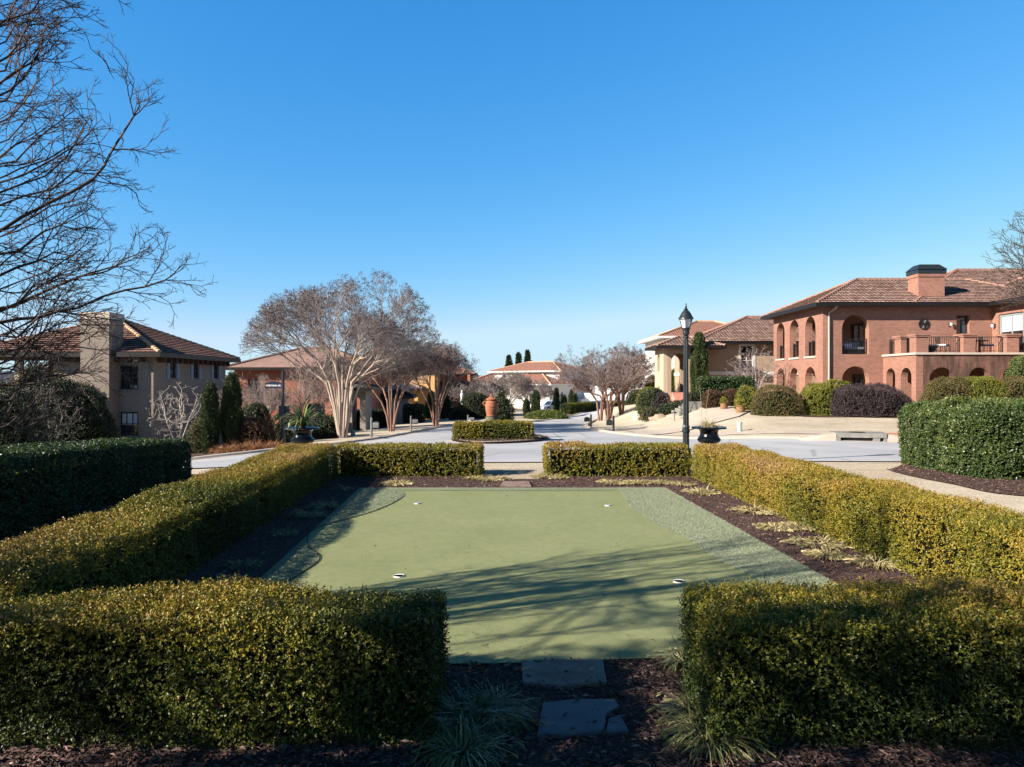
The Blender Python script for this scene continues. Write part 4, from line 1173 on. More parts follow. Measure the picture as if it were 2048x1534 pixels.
    # limbs on this side of the frame: these throw the branch shadows on the turf and near hedges
    shade = [[(-5.6, 2.9, 3.2), (-4.4, 2.7, 4.0), (-3.6, 2.6, 4.5)], [(-6.0, 2.2, 3.4), (-4.9, 1.5, 4.3), (-4.2, 1.0, 4.9)],
             [(-5.7, 3.3, 2.3), (-4.9, 3.8, 2.5)], [(-6.4, 1.9, 4.4), (-5.4, 0.6, 5.6)], [(-5.6, 3.0, 2.9), (-4.4, 3.3, 3.2), (-3.7, 3.5, 3.5)], [(-7.0, 2.2, 4.6), (-6.7, 1.0, 6.0)],
             [(-6.2, 1.6, 3.0), (-5.2, .6, 3.5), (-4.5, .2, 3.8)], [(-5.9, 2.6, 3.8), (-4.8, 2.2, 4.9), (-4.2, 2.0, 5.6)], [(-6.4, 3.2, 5.4), (-5.4, 3.3, 6.2)], [(-5.8, 2.2, 2.6), (-4.7, 1.6, 2.9)]]
    for k, ln in enumerate(shade):
        bough(t2 if k in (2, 4, 6, 9) else t3, [np.array(p) - L for p in ln], 0.6, 0.36, keep=True)
    gp, gq = np.array([p for _, p in start]), np.array([q for q, _ in start])
    def vadd(p):
        return np.where((p[:, 2] < 1.7) & (np.hypot(p[:, 0], p[:, 1]) < 0.3), 0.09, 0.0)
    make_tree('bare_tree', 'large bare tree whose dark branches reach in from the left edge', loc, start, None, 0.10, 3.0, 0.14, 102, 0.0024, 2.25,
              M['bark_grey'], M['twig_grey'], 0.011, None, (0, 0, 0.03), 2, 0.11, side=0.55, cap=0.085, rscale=1.1, vadd=vadd, graph=(gp, gq))
near_tree()
shrub('added_shade_shrub', 'unseen upright evergreen added outside the left foreground to shade the stepping stones', -3.55, 2.25, 0.62, 0.62, 2.45, M['dark'], 0.05, 300, seed=199, boxy=2.2)  # added out of view to cast shade on the stones

def shade_tree():  # unseen crown, added to throw shade over the near hedges
    r = np.random.default_rng(198)
    root = thing('added_shade_tree', 'unseen leafy tree added at the near left to shade the near hedges', 'tree', (-7.6, 0.0, 0))
    b = MB(); b.tube([(0, 0, -.1), (.05, 0, 1.5), (.2, .3, 3.0), (1.0, .8, 4.0)], [.16, .14, .11, .06], 9); b.tube([(.1, .1, 2.2), (1.2, .7, 3.3), (3.0, 1.0, 4.2)], [.09, .07, .03], 7); b.build('trunk', M['bark_grey'], root)
    n = 1500; d = unit(r.normal(size=(n, 3))) * r.uniform(0.15, 1, (n, 1)) ** (1 / 2.4)
    P = d * np.array([4.3, 1.1, 0.95]) + np.array([2.2, 0.75, 4.1])
    w1 = Waves(2.6, seed=5); keep = w1(P) > -0.16; P = P[keep]
    V, idx = shoot_leaves(P, unit(r.normal(size=P.shape)), r, 0.3, 7, 0.11, .45, .2, .8)
    link('crown', np_mesh('crown', V, quads_of(len(idx)), [M['dark']], None, r.uniform(0, 1, len(idx))), root)
shade_tree()

def edge_tree():
    r = np.random.default_rng(111)
    st = stems_start([[(0, 0, -.1), (0, 0, 1.2), (-0.1, 0.05, 2.0)], ], r, 0.16)
    n = len(st) - 1
    for ln in ([(-0.6, 0, 2.6), (-1.3, 0, 3.1), (-2.3, .1, 3.6)], [(-0.5, -.1, 2.8), (-1.2, 0, 3.8), (-2.2, 0, 4.5)], [(-0.7, .1, 2.5), (-1.5, .1, 2.8), (-2.4, 0, 3.1)], [(0.5, .2, 3), (1, .2, 4)], [(0, -.4, 3), (-.2, -.7, 4.4)]):
        prev = n
        for p in ln:
            a = st[prev][1]; p = np.array(p); m = max(1, int(np.linalg.norm(p - a) / .16))
            for j in range(1, m + 1):
                st.append((prev, a + (p - a) * j / m)); prev = len(st) - 1
    def env(p):
        q = (p - np.array([0, 0, 4.2])) / np.array([4.15, 2.2, 2.0]); return np.linalg.norm(q) if p[2] > 3.0 else 2
    g = fork_graph(st, r, env, 0.1, 0.62, 6, 0.40, 0.03, 0.22, 0.9, 1900)
    make_tree('bare_tree', 'small bare tree reaching in from the right edge', (13.05, 12.9, 0), st, None, 0.16, 4, 0.26, 112, 0.0042, 2.35, M['bark_grey'], M['twig_grey'], 0.02,
              None, (0, 0, 0.05), 2, 0.22, side=0.15, graph=g)
edge_tree()

CG = 'bare crape myrtles along the street'
x, y = hit(685, 876); KB = y
crape('big pale stemmed crape myrtle with a wide domed crown, left of the street', x, y, 345 * y / F, 400 * y / F, 5, M['bark_crape'], M['twig_crape'], CG, 11, 2300, 0.0058, 0.40, 0.55, seed_size=0.045, step=0.2, rscale=0.92)
x, y = hit(652, 872)
crape('slim crape myrtle trunk close behind the big pale crape myrtle', x, y + 2, 5.2, 4.2, 6, M['bark_crape'], M['twig_crape'], CG, 3, 500, 0.008, 0.5, 0.4)
x, y = hit(783, 863)
crape('reddish stemmed crape myrtle by the second mailbox on the left verge', x, y, 185 * y / F, 240 * y / F, 7, M['bark_rust'], M['twig_red'], CG, 7, 760, 0.0068, 0.47, 0.4, rscale=0.9)
x, y = hit(872, 856)
crape('crape myrtle on the left verge in front of the arcaded salmon house', x, y, 176 * y / F, 235 * y / F, 8, M['bark_rust'], M['twig_red'], CG, 7, 760, 0.0068, 0.47, 0.4, rscale=0.9)
x, y = hit(1217, 839)
crape('largest crape myrtle on the right verge behind the two mailboxes', x, y, 166 * y / F, 225 * y / F, 9, M['bark_rust'], M['twig_red'], CG, 8, 1300, 0.0085, 0.34, 0.35, seed_size=0.06, step=0.24, lean=-0.9, rscale=0.9)
x, y = hit(1201, 842)
crape('leaning crape myrtle just left of the largest one on the right verge', x, y, 120 * y / F, 110 * y / F, 10, M['bark_rust'], M['twig_red'], CG, 3, 420, 0.009, 0.4, 0.4)
x, y = hit(1243, 829)
crape('farthest crape myrtle on the right verge in front of the white truck', x, y, 120 * y / F, 120 * y / F, 12, M['bark_rust'], M['twig_red'], CG, 5, 480, 0.011, 0.4, 0.4)
BG = 'bare trees beyond the road island'
for i, (px, yy, hh, ww, lb) in enumerate([(1012, 78, 5.8, 7.2, 'bare tree with pale leaning trunk behind the terracotta urn'), (955, 92, 7.0, 8.0, 'greyish bare tree beyond the arcaded salmon house'),
                                          (1062, 96, 5.6, 6.6, 'bare tree in front of the white house, above the silver car'), (905, 104, 8.5, 9, 'tall hazy bare tree above the arcaded salmon house'), (985, 108, 6.6, 9.5, 'wide bare tree before the left end of the white house'), (1150, 138, 7.0, 9.0, 'hazy bare tree behind the right end of the white house'), (930, 84, 5.0, 6.0, 'low bare tree right beside the salmon arcade'), (1292, 100, 6, 6, 'pinkish bare tree left of the tan house porch')]):
    crape(lb, X(px, yy), yy, hh, ww, 120 + i, M['silver'] if i == 0 else M['bark_rust'], M['twig_red'] if i % 2 else M['twig_crape'], BG, 7, 760, 0.010, 0.3, 0.3, seed_size=0.06, step=0.24)

def bare_shrub(label, x, y, h, w, seed, bm_, tm, n=6, natt=500, tip=0.006, group=None, step=0.12):
    r = np.random.default_rng(seed); st = []
    stems = []
    for q in range(n):
        a = 2 * math.pi * q / n + r.uniform(-.4, .4); f = r.uniform(.3, 1)
        stems.append([(0.05 * math.cos(a), 0.05 * math.sin(a), -0.05), (w * .09 * f * math.cos(a), w * .09 * f * math.sin(a), h * .22), (w * .22 * f * math.cos(a), w * .22 * f * math.sin(a), h * .45)])
    st = stems_start(stems, r, step)
    d = unit(r.normal(size=(natt * 2, 3))); p = d * (r.uniform(0, 1, natt * 2) ** .5)[:, None] * np.array([w / 2, w / 2, h * .42]) + np.array([0, 0, h * .58])
    return make_tree('bare_shrub', label, (x, y, Z(x, y)), st, p[:natt], step, 4, step * 1.7, seed, tip, 2.3, bm_, tm, 0.02, group, (0, 0, .1), 2, 0.22, side=0.4, cat='shrub')
bare_shrub('silvery bare shrub in front of the grey brick house corner', X(356, 33.5), 33.5, 3.4, 3.0, 131, M['silver'], M['silver'], 6, 420, 0.007)
crape('brown bare tree in front of the orange brick wall, left of the street sign', X(524, 38), 38, 4.9, 4.8, 132, M['bark_grey'], M['twig_red'], None, 9, 1000, 0.006, 0.2, 0.2, seed_size=.04, step=.16)
crape('bare tree at the left end of the orange brick wall beside the grey house', X(484, 52), 52, 5.6, 5.6, 136, M['bark_grey'], M['twig_red'], None, 7, 900, 0.007, 0.22, 0.2, seed_size=.05, step=.18)
crape('bare tree between the street sign and the orange brick house', X(606, 46), 46, 6.0, 6.4, 133, M['bark_grey'], M['twig_red'], None, 9, 1200, 0.0065, 0.2, 0.2, seed_size=.05, step=.17)
bare_shrub('bare tan shrub beside the left wall of the red brick house', X(1512, 47.5), 47.5, 4.0, 4.2, 134, M['twig_red'], M['twig_red'], 9, 900, 0.008)
bare_shrub('thin twiggy grey shrub left of the tall evergreen bush', X(70, 29), 29, 3.6, 3.8, 135, M['silver'], M['twig_crape'], 9, 700, 0.005)

# evergreens
EG = 'cypress trees along the left verge'
cypress('narrow cypress beside the silvery bare shrub, shorter of the left pair', X(421, 29.5), 29.5, 0.42, 2.85, 141, EG, dens=420)
cypress('broad dark cypress beside the russet grass, taller of the left pair', X(463, 30), 30, 0.52, 3.2, 142, EG, dens=420)
EG2 = 'cypress trees before the white house'
for i, (px, yy, ww, top, lb) in enumerate([(1072, 88, 20, 783, 'cypress column left of the silver car'), (1113, 98, 14, 778, 'slim cypress just right of the silver car'), (1128, 100, 14, 792, 'shortest cypress in the row before the white house'),
                                           (1146, 104, 20, 780, 'cypress column before the dark windows of the white house'), (1053, 84, 16, 800, 'dark cypress between the pale trunk and the tall column')]):
    base = ZZ(0, 1) and Z(X(px, yy), yy)
    cypress(lb, X(px, yy), yy, ww * yy / F / 2, ZZ(top, yy) - base, 150 + i, EG2, dens=110, size=0.16)
cypress('tall Italian cypress against the tan stucco house', X(1398, 53), 53, 0.78, ZZ(670, 53) - Z(14, 53), 160, 'tall evergreens at the tan stucco house', dens=220, size=0.12, tone=(0.3, 1))
cypress('second tall cypress tucked close behind the Italian cypress', X(1386, 54), 54, 0.45, ZZ(692, 54) - Z(13.8, 54), 161, 'tall evergreens at the tan stucco house', dens=200, size=0.12, tone=(0.3, 1))
cypress('golden green arborvitae left of the tan porch column', X(1304, 66), 66, 0.85, ZZ(755, 66) - Z(13.2, 66), 162, 'tall evergreens at the tan stucco house', M['yellowgreen'], dens=160, size=0.13, tone=(0.05, 0.6))
cypress('golden arborvitae seen through the arch of the tan porch', X(1349, 70), 70, 0.8, ZZ(742, 70) - Z(16, 70), 163, 'tall evergreens at the tan stucco house', M['yellowgreen'], dens=160, size=0.13, tone=(0.05, 0.6))
cypress('yellow green conical arborvitae beside the salmon arcade', X(862, 78), 78, 0.75, 3.0, 164, None, M['yellowgreen'], dens=140, size=0.15, tone=(0.05, 0.7), prof=lambda q: np.clip((1 - q) ** .6 * 1.1, 0, 1))
cypress('dark conical arborvitae at the left corner of the salmon arcade', X(888, 78), 78, 0.8, 3.2, 165, None, M['dark'], dens=140, size=0.15, prof=lambda q: np.clip((1 - q) ** .6 * 1.1, 0, 1))
shrub('juniper', 'dark spreading juniper right behind the terracotta urn', X(1002, 58), 58, 1.0, 0.9, 2.7, M['dark'], 0.13, 90, seed=166, lump=0.35, boxy=1.5, L=0.5)
for i, (px, top) in enumerate([(1018, 713), (1037, 709), (1055, 704)]):
    cypress(['small pine tip left of two above the white house roof', 'middle pine tip above the white house roof', 'tallest pine tip above the white house roof'][i], X(px, 170), 170, 1.5, ZZ(top, 170) + 2.4, 170 + i, 'pines behind the white house', M['dark'], dens=9, size=0.7,
            prof=lambda q: np.clip((1 - q) ** .8 * 1.2, 0, 1))

# ================================================================== SHRUBS
SR = 'clipped shrubs in front of the red brick house'
shrub('shrub', 'loose reddish green shrub in front of the lower left arches', X(1553, 37.5), 37.5, 1.32, 0.9, 1.5, M['redgreen'], 0.05, 330, seed=201, group=SR)
shrub('shrub', 'bright yellow green shrub left of the purple bush', X(1634, 37.6), 37.6, 0.9, 0.8, 1.6, M['yellowgreen'], 0.06, 330, seed=202, group=SR, tone=(0.25, 0.85))
shrub('shrub', 'yellow green shrub behind the purple bush under the wide arch', X(1672, 39.5), 39.5, 1.2, 0.8, 1.65, M['yellowgreen'], 0.06, 300, seed=203, group=SR, tone=(0.2, 0.8))
shrub('shrub', 'wide dusky purple loropetalum bush', X(1737, 37.2), 37.2, 2.2, 1.3, 1.65, M['purple'], 0.05, 360, seed=204, group=SR, boxy=2.4, L=0.2, lump=0.12)
shrub('shrub', 'small yellow green shrub beside the right terracotta pot', X(1494, 40), 40, 0.62, 0.6, 1.35, M['yellowgreen'], 0.06, 300, seed=205, group=SR, tone=(0.2, 0.8))
SB = 'big rounded shrubs below the terrace'
shrub('shrub', 'rounded bronze green shrub below the terrace wall, nearest the left terrace corner', X(1898, 33.6), 33.6, 1.2, 1.1, 2.15, M['redgreen'], 0.045, 420, seed=206, group=SB, tone=(0.1, 0.8))
shrub('shrub', 'rounded yellow tipped shrub below the terrace wall', X(1965, 33.4), 33.4, 1.2, 1.1, 2.2, M['yellowgreen'], 0.045, 420, seed=207, group=SB, tone=(0.2, 0.75))
shrub('shrub', 'rounded bronze green shrub below the terrace, cut by the right edge', X(2045, 33), 33, 1.5, 1.2, 2.2, M['redgreen'], 0.045, 400, seed=208, group=SB, tone=(0.1, 0.8))
shrub('shrub', 'bright green shrub higher up at the right edge beside the terrace wall', X(2052, 36), 36, 0.95, 0.8, 3.15, M['holly_leaf'], 0.06, 380, seed=209, tone=(0.35, 1.0))
hedge('laurel_hedge', 'dark green clipped hedge in front of the tan stucco house', 'hedge', (X(1402, 45), 45), (X(1512, 45), 45), 1.3, 1.75, M['holly_leaf'], 0.085, 130, seed=210, tone=(0.05, 0.75), bronze=0.05, rr=0.3, L=0.16, z0=Z(13.5, 45))
SP = 'low russet shrubs by the terracotta pots'
shrub('shrub', 'russet shrub left of the left terracotta pot', X(1425, 42.5), 42.5, 0.62, 0.5, 1.05, M['rust'], 0.05, 330, seed=211, group=SP)
shrub('shrub', 'russet shrub between the two terracotta pots', X(1463, 42.5), 42.5, 0.62, 0.5, 1.05, M['rust'], 0.05, 330, seed=212, group=SP)
SF = 'foundation shrubs by the tan porch'
shrub('shrub', 'round green shrub under the tan porch, left one', X(1298, 55), 55, 1.0, 0.9, 1.75, M['yellowgreen'], 0.07, 190, seed=213, group=SF, tone=(0.0, 0.45))
shrub('shrub', 'blue green shrub in front of the tan porch column', X(1306, 51), 51, 1.05, 0.9, 1.75, M['dark'], 0.08, 190, seed=214, group=SF, tone=(0.3, 1))
shrub('shrub', 'purplish shrub against the base of the tan porch column', X(1322, 50.5), 50.5, 0.75, 0.7, 1.3, M['purple'], 0.07, 200, seed=215, group=SF)
shrub('shrub', 'small round shrub lowest in front of the tan porch', X(1298, 47), 47, 0.6, 0.55, 0.85, M['redgreen'], 0.06, 240, seed=216, group=SF, tone=(0.0, 0.5))
shrub('shrub', 'dark shrub on the bank left of the lamp post', X(1338, 46.5), 46.5, 0.85, 0.7, 0.6, M['dark'], 0.07, 220, seed=217, group=SF)
shrub('shrub', 'dark spreading shrub just left of the lamp post, below the brick steps', X(1360, 46), 46, 0.75, 0.7, 0.62, M['dark'], 0.07, 220, seed=218, group=SF)
shrub('shrub', 'dark shrub just right of the lamp post behind the iron handrail', X(1392, 45.5), 45.5, 0.65, 0.6, 0.95, M['dark'], 0.07, 220, seed=219, group=SF)
# left side
SL = 'shrubs on the left verge'
shrub('shrub', 'huge dark evergreen bush in front of the grey brick chimney', X(128, 33), 33, 2.25, 1.9, ZZ(758, 33) - Z(-21, 33), M['dark'], 0.07, 200, seed=220, group=SL, lump=0.3, boxy=2.1, L=0.3)
shrub('shrub', 'tall olive evergreen behind the huge dark bush', X(70, 37), 37, 1.7, 1.6, ZZ(738, 37) - Z(-25, 37), M['redgreen'], 0.08, 150, seed=221, group=SL, lump=0.35, boxy=2.0, tone=(0, 0.7), L=0.35)
shrub('shrub', 'black green evergreen at the left picture edge', X(-15, 28), 28, 1.7, 1.5, 3.6, M['dark'], 0.07, 180, seed=222, group=SL, lump=0.25, L=0.3)
shrub('shrub', 'low bronze shrub right of the broad cypress', X(503, 30.5), 30.5, 0.95, 0.8, 1.35, M['rust'], 0.05, 330, seed=223, group=SL, tone=(0.0, 0.9), top=0.4)
shrub('shrub', 'dark green camellia behind the bronze shrub', X(512, 33.5), 33.5, 0.75, 0.7, 2.0, M['dark'], 0.07, 240, seed=224, group=SL)
shrub('shrub', 'olive shrub between the grey house and the short cypress', X(402, 31.5), 31.5, 0.6, 0.5, 1.5, M['redgreen'], 0.05, 300, seed=225, group=SL, tone=(0, 0.6))
shrub('shrub', 'dark shrub behind the black urn on the left', X(640, 38), 38, 1.2, 0.9, 1.3, M['dark'], 0.07, 220, seed=226, group=SL)
shrub('shrub', 'dark shrub between the street sign and the left urn', X(572, 36), 36, 0.8, 0.7, 1.5, M['dark'], 0.07, 220, seed=227, group=SL)
hedge('laurel_hedge', 'dark shaded hedge in front of the grey stucco house', 'hedge', (X(712, 52), 52), (X(778, 54), 54), 1.2, 1.4, M['dark'], 0.09, 120, seed=228, tone=(0, 0.7), bronze=0.0, rr=0.3, L=0.18)
hedge('laurel_hedge', 'dark square hedge in front of the orange stucco house', 'hedge', (X(806, 64), 64), (X(846, 64), 64), 1.2, 1.7, M['dark'], 0.1, 90, seed=229, tone=(0, 0.7), bronze=0.0, rr=0.3, L=0.2)
shrub('shrub', 'dark rounded bush right of the salmon arcade', X(950, 72), 72, 1.7, 1.3, 2.6, M['dark'], 0.1, 100, seed=230)
shrub('shrub', 'dark bush at the picture centre left of the terracotta urn', X(918, 70), 70, 0.9, 0.8, 1.2, M['dark'], 0.09, 120, seed=231)
hedge('low_hedge', 'low clipped hedge along the far kerb before the blue car', 'hedge', (X(1140, 92), 92), (X(1196, 100), 100), 1.5, 1.35, M['box_leaf'], 0.12, 60, seed=232, tone=(0.0, 0.5), bronze=0.1, rr=0.3, L=0.2)
hedge('low_hedge', 'low clipped hedge under the white truck', 'hedge', (X(1225, 108), 108), (X(1258, 112), 112), 1.5, 1.3, M['box_leaf'], 0.12, 60, seed=233, tone=(0.0, 0.5), bronze=0.1, rr=0.3, L=0.2)
shrub('ground_cover_bed', 'spreading green juniper bed on the far kerb corner', X(1092, 73), 73, 2.2, 6.0, 0.75, M['yellowgreen'], 0.12, 60, seed=234, tone=(0.0, 0.35), boxy=2.0)
shrub('shrub', 'sunny green hedge by the white truck, left of the golden arborvitae', X(1272, 82), 82, 1.2, 1.0, 1.9, M['dark'], 0.1, 90, seed=235, tone=(0.3, 1.0))
# dormant russet grasses on the left verge
r = np.random.default_rng(240)
RG = 'russet grass tufts on the left verge'
tuft = []
lead = None
spots = []
for k in range(26):
    px = 446 + (k % 13) * 9.0 + r.uniform(-4, 4); yy = 27.6 + 1.5 * (k // 13) + r.uniform(-.5, .5)
    spots.append((X(px, yy), yy))
for k, (x, y) in enumerate(spots):
    if k == 0:
        lead = clump('russet_grass_tuft', 'tuft of dry russet grass between the cypress pair and the left urn', x, y, 0.3, 90, 0.62, 0.03, M['redgrass'], 241, (0, 1), RG, 0.35, spread=0.9)
        continue
    c = lead.copy(); COL.objects.link(c); c.location = (x, y, Z(x, y)); c.rotation_euler = (0, 0, r.uniform(0, 6.28)); s_ = r.uniform(0.7, 1.15); c.scale = (s_, s_, s_)
# ================================================================== BUILDINGS
def wall(mb, P0, ang, width, z0, z1, t=0.3, openings=(), m=0, uo=0.0, mr=None):
    """upright wall from P0 along ang; faces right of that heading; openings (u0,u1,v0,v1,arched) cut right through"""
    ca, sa = math.cos(ang), math.sin(ang)
    def P(u, v, d): return (P0[0] + ca * u - sa * d, P0[1] + sa * u + ca * d, v)     # d > 0 is inwards
    outer = [(0, z0), (width, z0), (width, z1), (0, z1)]
    loops = [outer]
    for op in openings:
        u0, u1, v0, v1 = op[:4]; v0 = max(v0, z0 + 0.004)
        if len(op) > 4 and op[4]:
            R = (u1 - u0) / 2; c = (u0 + u1) / 2; s_ = v1 - R; n = 12
            lp = [(u0, v0), (u1, v0)] + [(c + R * math.cos(math.pi * i / n), s_ + R * math.sin(math.pi * i / n)) for i in range(n + 1)]
        else:
            lp = [(u0, v0), (u1, v0), (u1, v1), (u0, v1)]
        loops.append(lp)
    flat = [p for l in loops for p in l]
    tris = tessellate_polygon([[Vector((p[0], p[1], 0)) for p in l] for l in loops])
    for a, b, c in tris:
        A, B, C = flat[a], flat[b], flat[c]
        if (B[0] - A[0]) * (C[1] - A[1]) - (B[1] - A[1]) * (C[0] - A[0]) < 0: B, C = C, B
        uv = [(q[0] + uo, q[1]) for q in (A, B, C)]
        mb.face([P(*A, 0), P(*B, 0), P(*C, 0)], uv, m)
        mb.face([P(*C, t), P(*B, t), P(*A, t)], uv[::-1], m)
    for k, l in enumerate(loops):
        acc = 0
        for i in range(len(l)):
            A, B = l[i], l[(i + 1) % len(l)]
            ln = math.hypot(B[0] - A[0], B[1] - A[1])
            vert = abs(A[0] - B[0]) < 1e-6
            uv = [(0, A[1]), (0, B[1]), (t, B[1]), (t, A[1])] if vert else [(acc, 0), (acc + ln, 0), (acc + ln, t), (acc, t)]
            q = [P(*A, 0), P(*B, 0), P(*B, t), P(*A, t)]
            acc += ln
            if k == 0: q = q[::-1]; uv = uv[::-1]
            mb.face(q, uv, m if mr is None else mr)

def wbox(mb, P0, ang, u0, u1, v0, v1, d0, d1, m=0):
    """box on a wall; d outwards"""
    ca, sa = math.cos(ang), math.sin(ang)
    def P(u, v, d): return (P0[0] + ca * u + sa * d, P0[1] + sa * u - ca * d, v)
    c = [P(u, v, d) for v in (v0, v1) for (u, d) in ((u0, d1), (u1, d1), (u1, d0), (u0, d0))]
    for q in ((3, 2, 1, 0), (4, 5, 6, 7), (0, 1, 5, 4), (1, 2, 6, 5), (2, 3, 7, 6), (3, 0, 4, 7)):
        mb.face([c[i] for i in q], m=m)

def window(parent, P0, ang, u0, u1, v0, v1, fr, pane, depth=-0.12, nx=2, ny=2, bar=0.06, sill=None, trim=None, trim_w=0.13, name='window', curtain=None, label=None):
    b = MB(); w = bar
    wbox(b, P0, ang, u0, u0 + w, v0, v1, depth - .03, depth + .05); wbox(b, P0, ang, u1 - w, u1, v0, v1, depth - .03, depth + .05)
    wbox(b, P0, ang, u0 + w, u1 - w, v0, v0 + w, depth - .03, depth + .047); wbox(b, P0, ang, u0 + w, u1 - w, v1 - w, v1, depth - .03, depth + .047)
    for i in range(1, nx):
        u = u0 + (u1 - u0) * i / nx; wbox(b, P0, ang, u - w * .35, u + w * .35, v0 + w, v1 - w, depth - .02, depth + .04)
    for i in range(1, ny):
        v = v0 + (v1 - v0) * i / ny; wbox(b, P0, ang, u0 + w, u1 - w, v - w * .3, v + w * .3, depth - .02, depth + .036)
    o = b.build(name, fr, parent)
    if label: o['label'] = label
    p = MB(); wbox(p, P0, ang, u0 + w * .5, u1 - w * .5, v0 + w * .5, v1 - w * .5, depth - .015, depth + .005); p.build('pane', pane, o)
    if curtain:
        p = MB(); wbox(p, P0, ang, u0 + w, u1 - w, v0 + (v1 - v0) * curtain, v1 - w, depth + .006, depth + .012); p.build('curtain', M['curtain'], o)
    if trim:
        t = MB(); k = trim_w
        wbox(t, P0, ang, u0 - k, u0, v0 - k, v1 + k, -.02, .05); wbox(t, P0, ang, u1, u1 + k, v0 - k, v1 + k, -.02, .05)
        wbox(t, P0, ang, u0, u1, v1, v1 + k, -.02, .047); wbox(t, P0, ang, u0, u1, v0 - k, v0, -.02, .06); t.build('surround', trim, o)
    if sill:
        t = MB(); wbox(t, P0, ang, u0 - .08, u1 + .08, v0 - .1, v0, -.1, .07); t.build('sill', sill, o)
    return o

def tile_plane(mb, poly, du=0.25, dv=0.34, r=None, flat=0.55):
    """barrel tiles laid on a flat convex outline whose first edge is the eave"""
    r = r or np.random.default_rng(1)
    P = [Vector(p) for p in poly]
    s_ = (P[1] - P[0]).normalized(); n = s_.cross(P[-1] - P[0]).normalized()
    if n.z < 0: n = -n
    t = n.cross(s_)
    loc = [((p - P[0]).dot(s_), (p - P[0]).dot(t)) for p in P]
    u0, u1 = min(a for a, _ in loc), max(a for a, _ in loc); vmax = max(b for _, b in loc)
    rows = int(vmax / dv) + 1; cols = int((u1 - u0) / du) + 1; k = 4
    bm = bmesh.new(); lay = bm.faces.layers.float.new('tone')
    prof = [0.0, 0.035 * flat, 0.05 * flat, 0.035 * flat]
    for i in range(rows):
        va, vb = i * dv, (i + 1) * dv + 0.01
        A = []; B = []
        for j in range(cols * k + 1):
            u = u0 + j * du / k; hgt = prof[j % k]
            A.append(bm.verts.new(P[0] + s_ * u + t * va + n * (hgt + 0.06)))
            B.append(bm.verts.new(P[0] + s_ * u + t * vb + n * (hgt * 0.9 + 0.012)))
        tone = r.beta(2, 2, cols + 1)
        for j in range(cols * k):
            f = bm.faces.new((A[j], A[j + 1], B[j + 1], B[j])); f[lay] = tone[j // k]
    c = sum(P, Vector()) / len(P)
    for a, b in zip(P, P[1:] + P[:1]):
        e = (b - a)
        if e.length < 1e-6 or (a == P[0] and b == P[1]): continue
        pn = e.cross(n).normalized()
        if pn.dot(c - a) > 0: pn = -pn
        bmesh.ops.bisect_plane(bm, geom=bm.verts[:] + bm.edges[:] + bm.faces[:], plane_co=a, plane_no=pn, clear_outer=True)
    for f in bm.faces:
        mb.face([v.co for v in f.verts], t=f[lay], m=0)
    bm.free()
    mb.face([p + n * 0.004 for p in P], m=0, t=0.3)

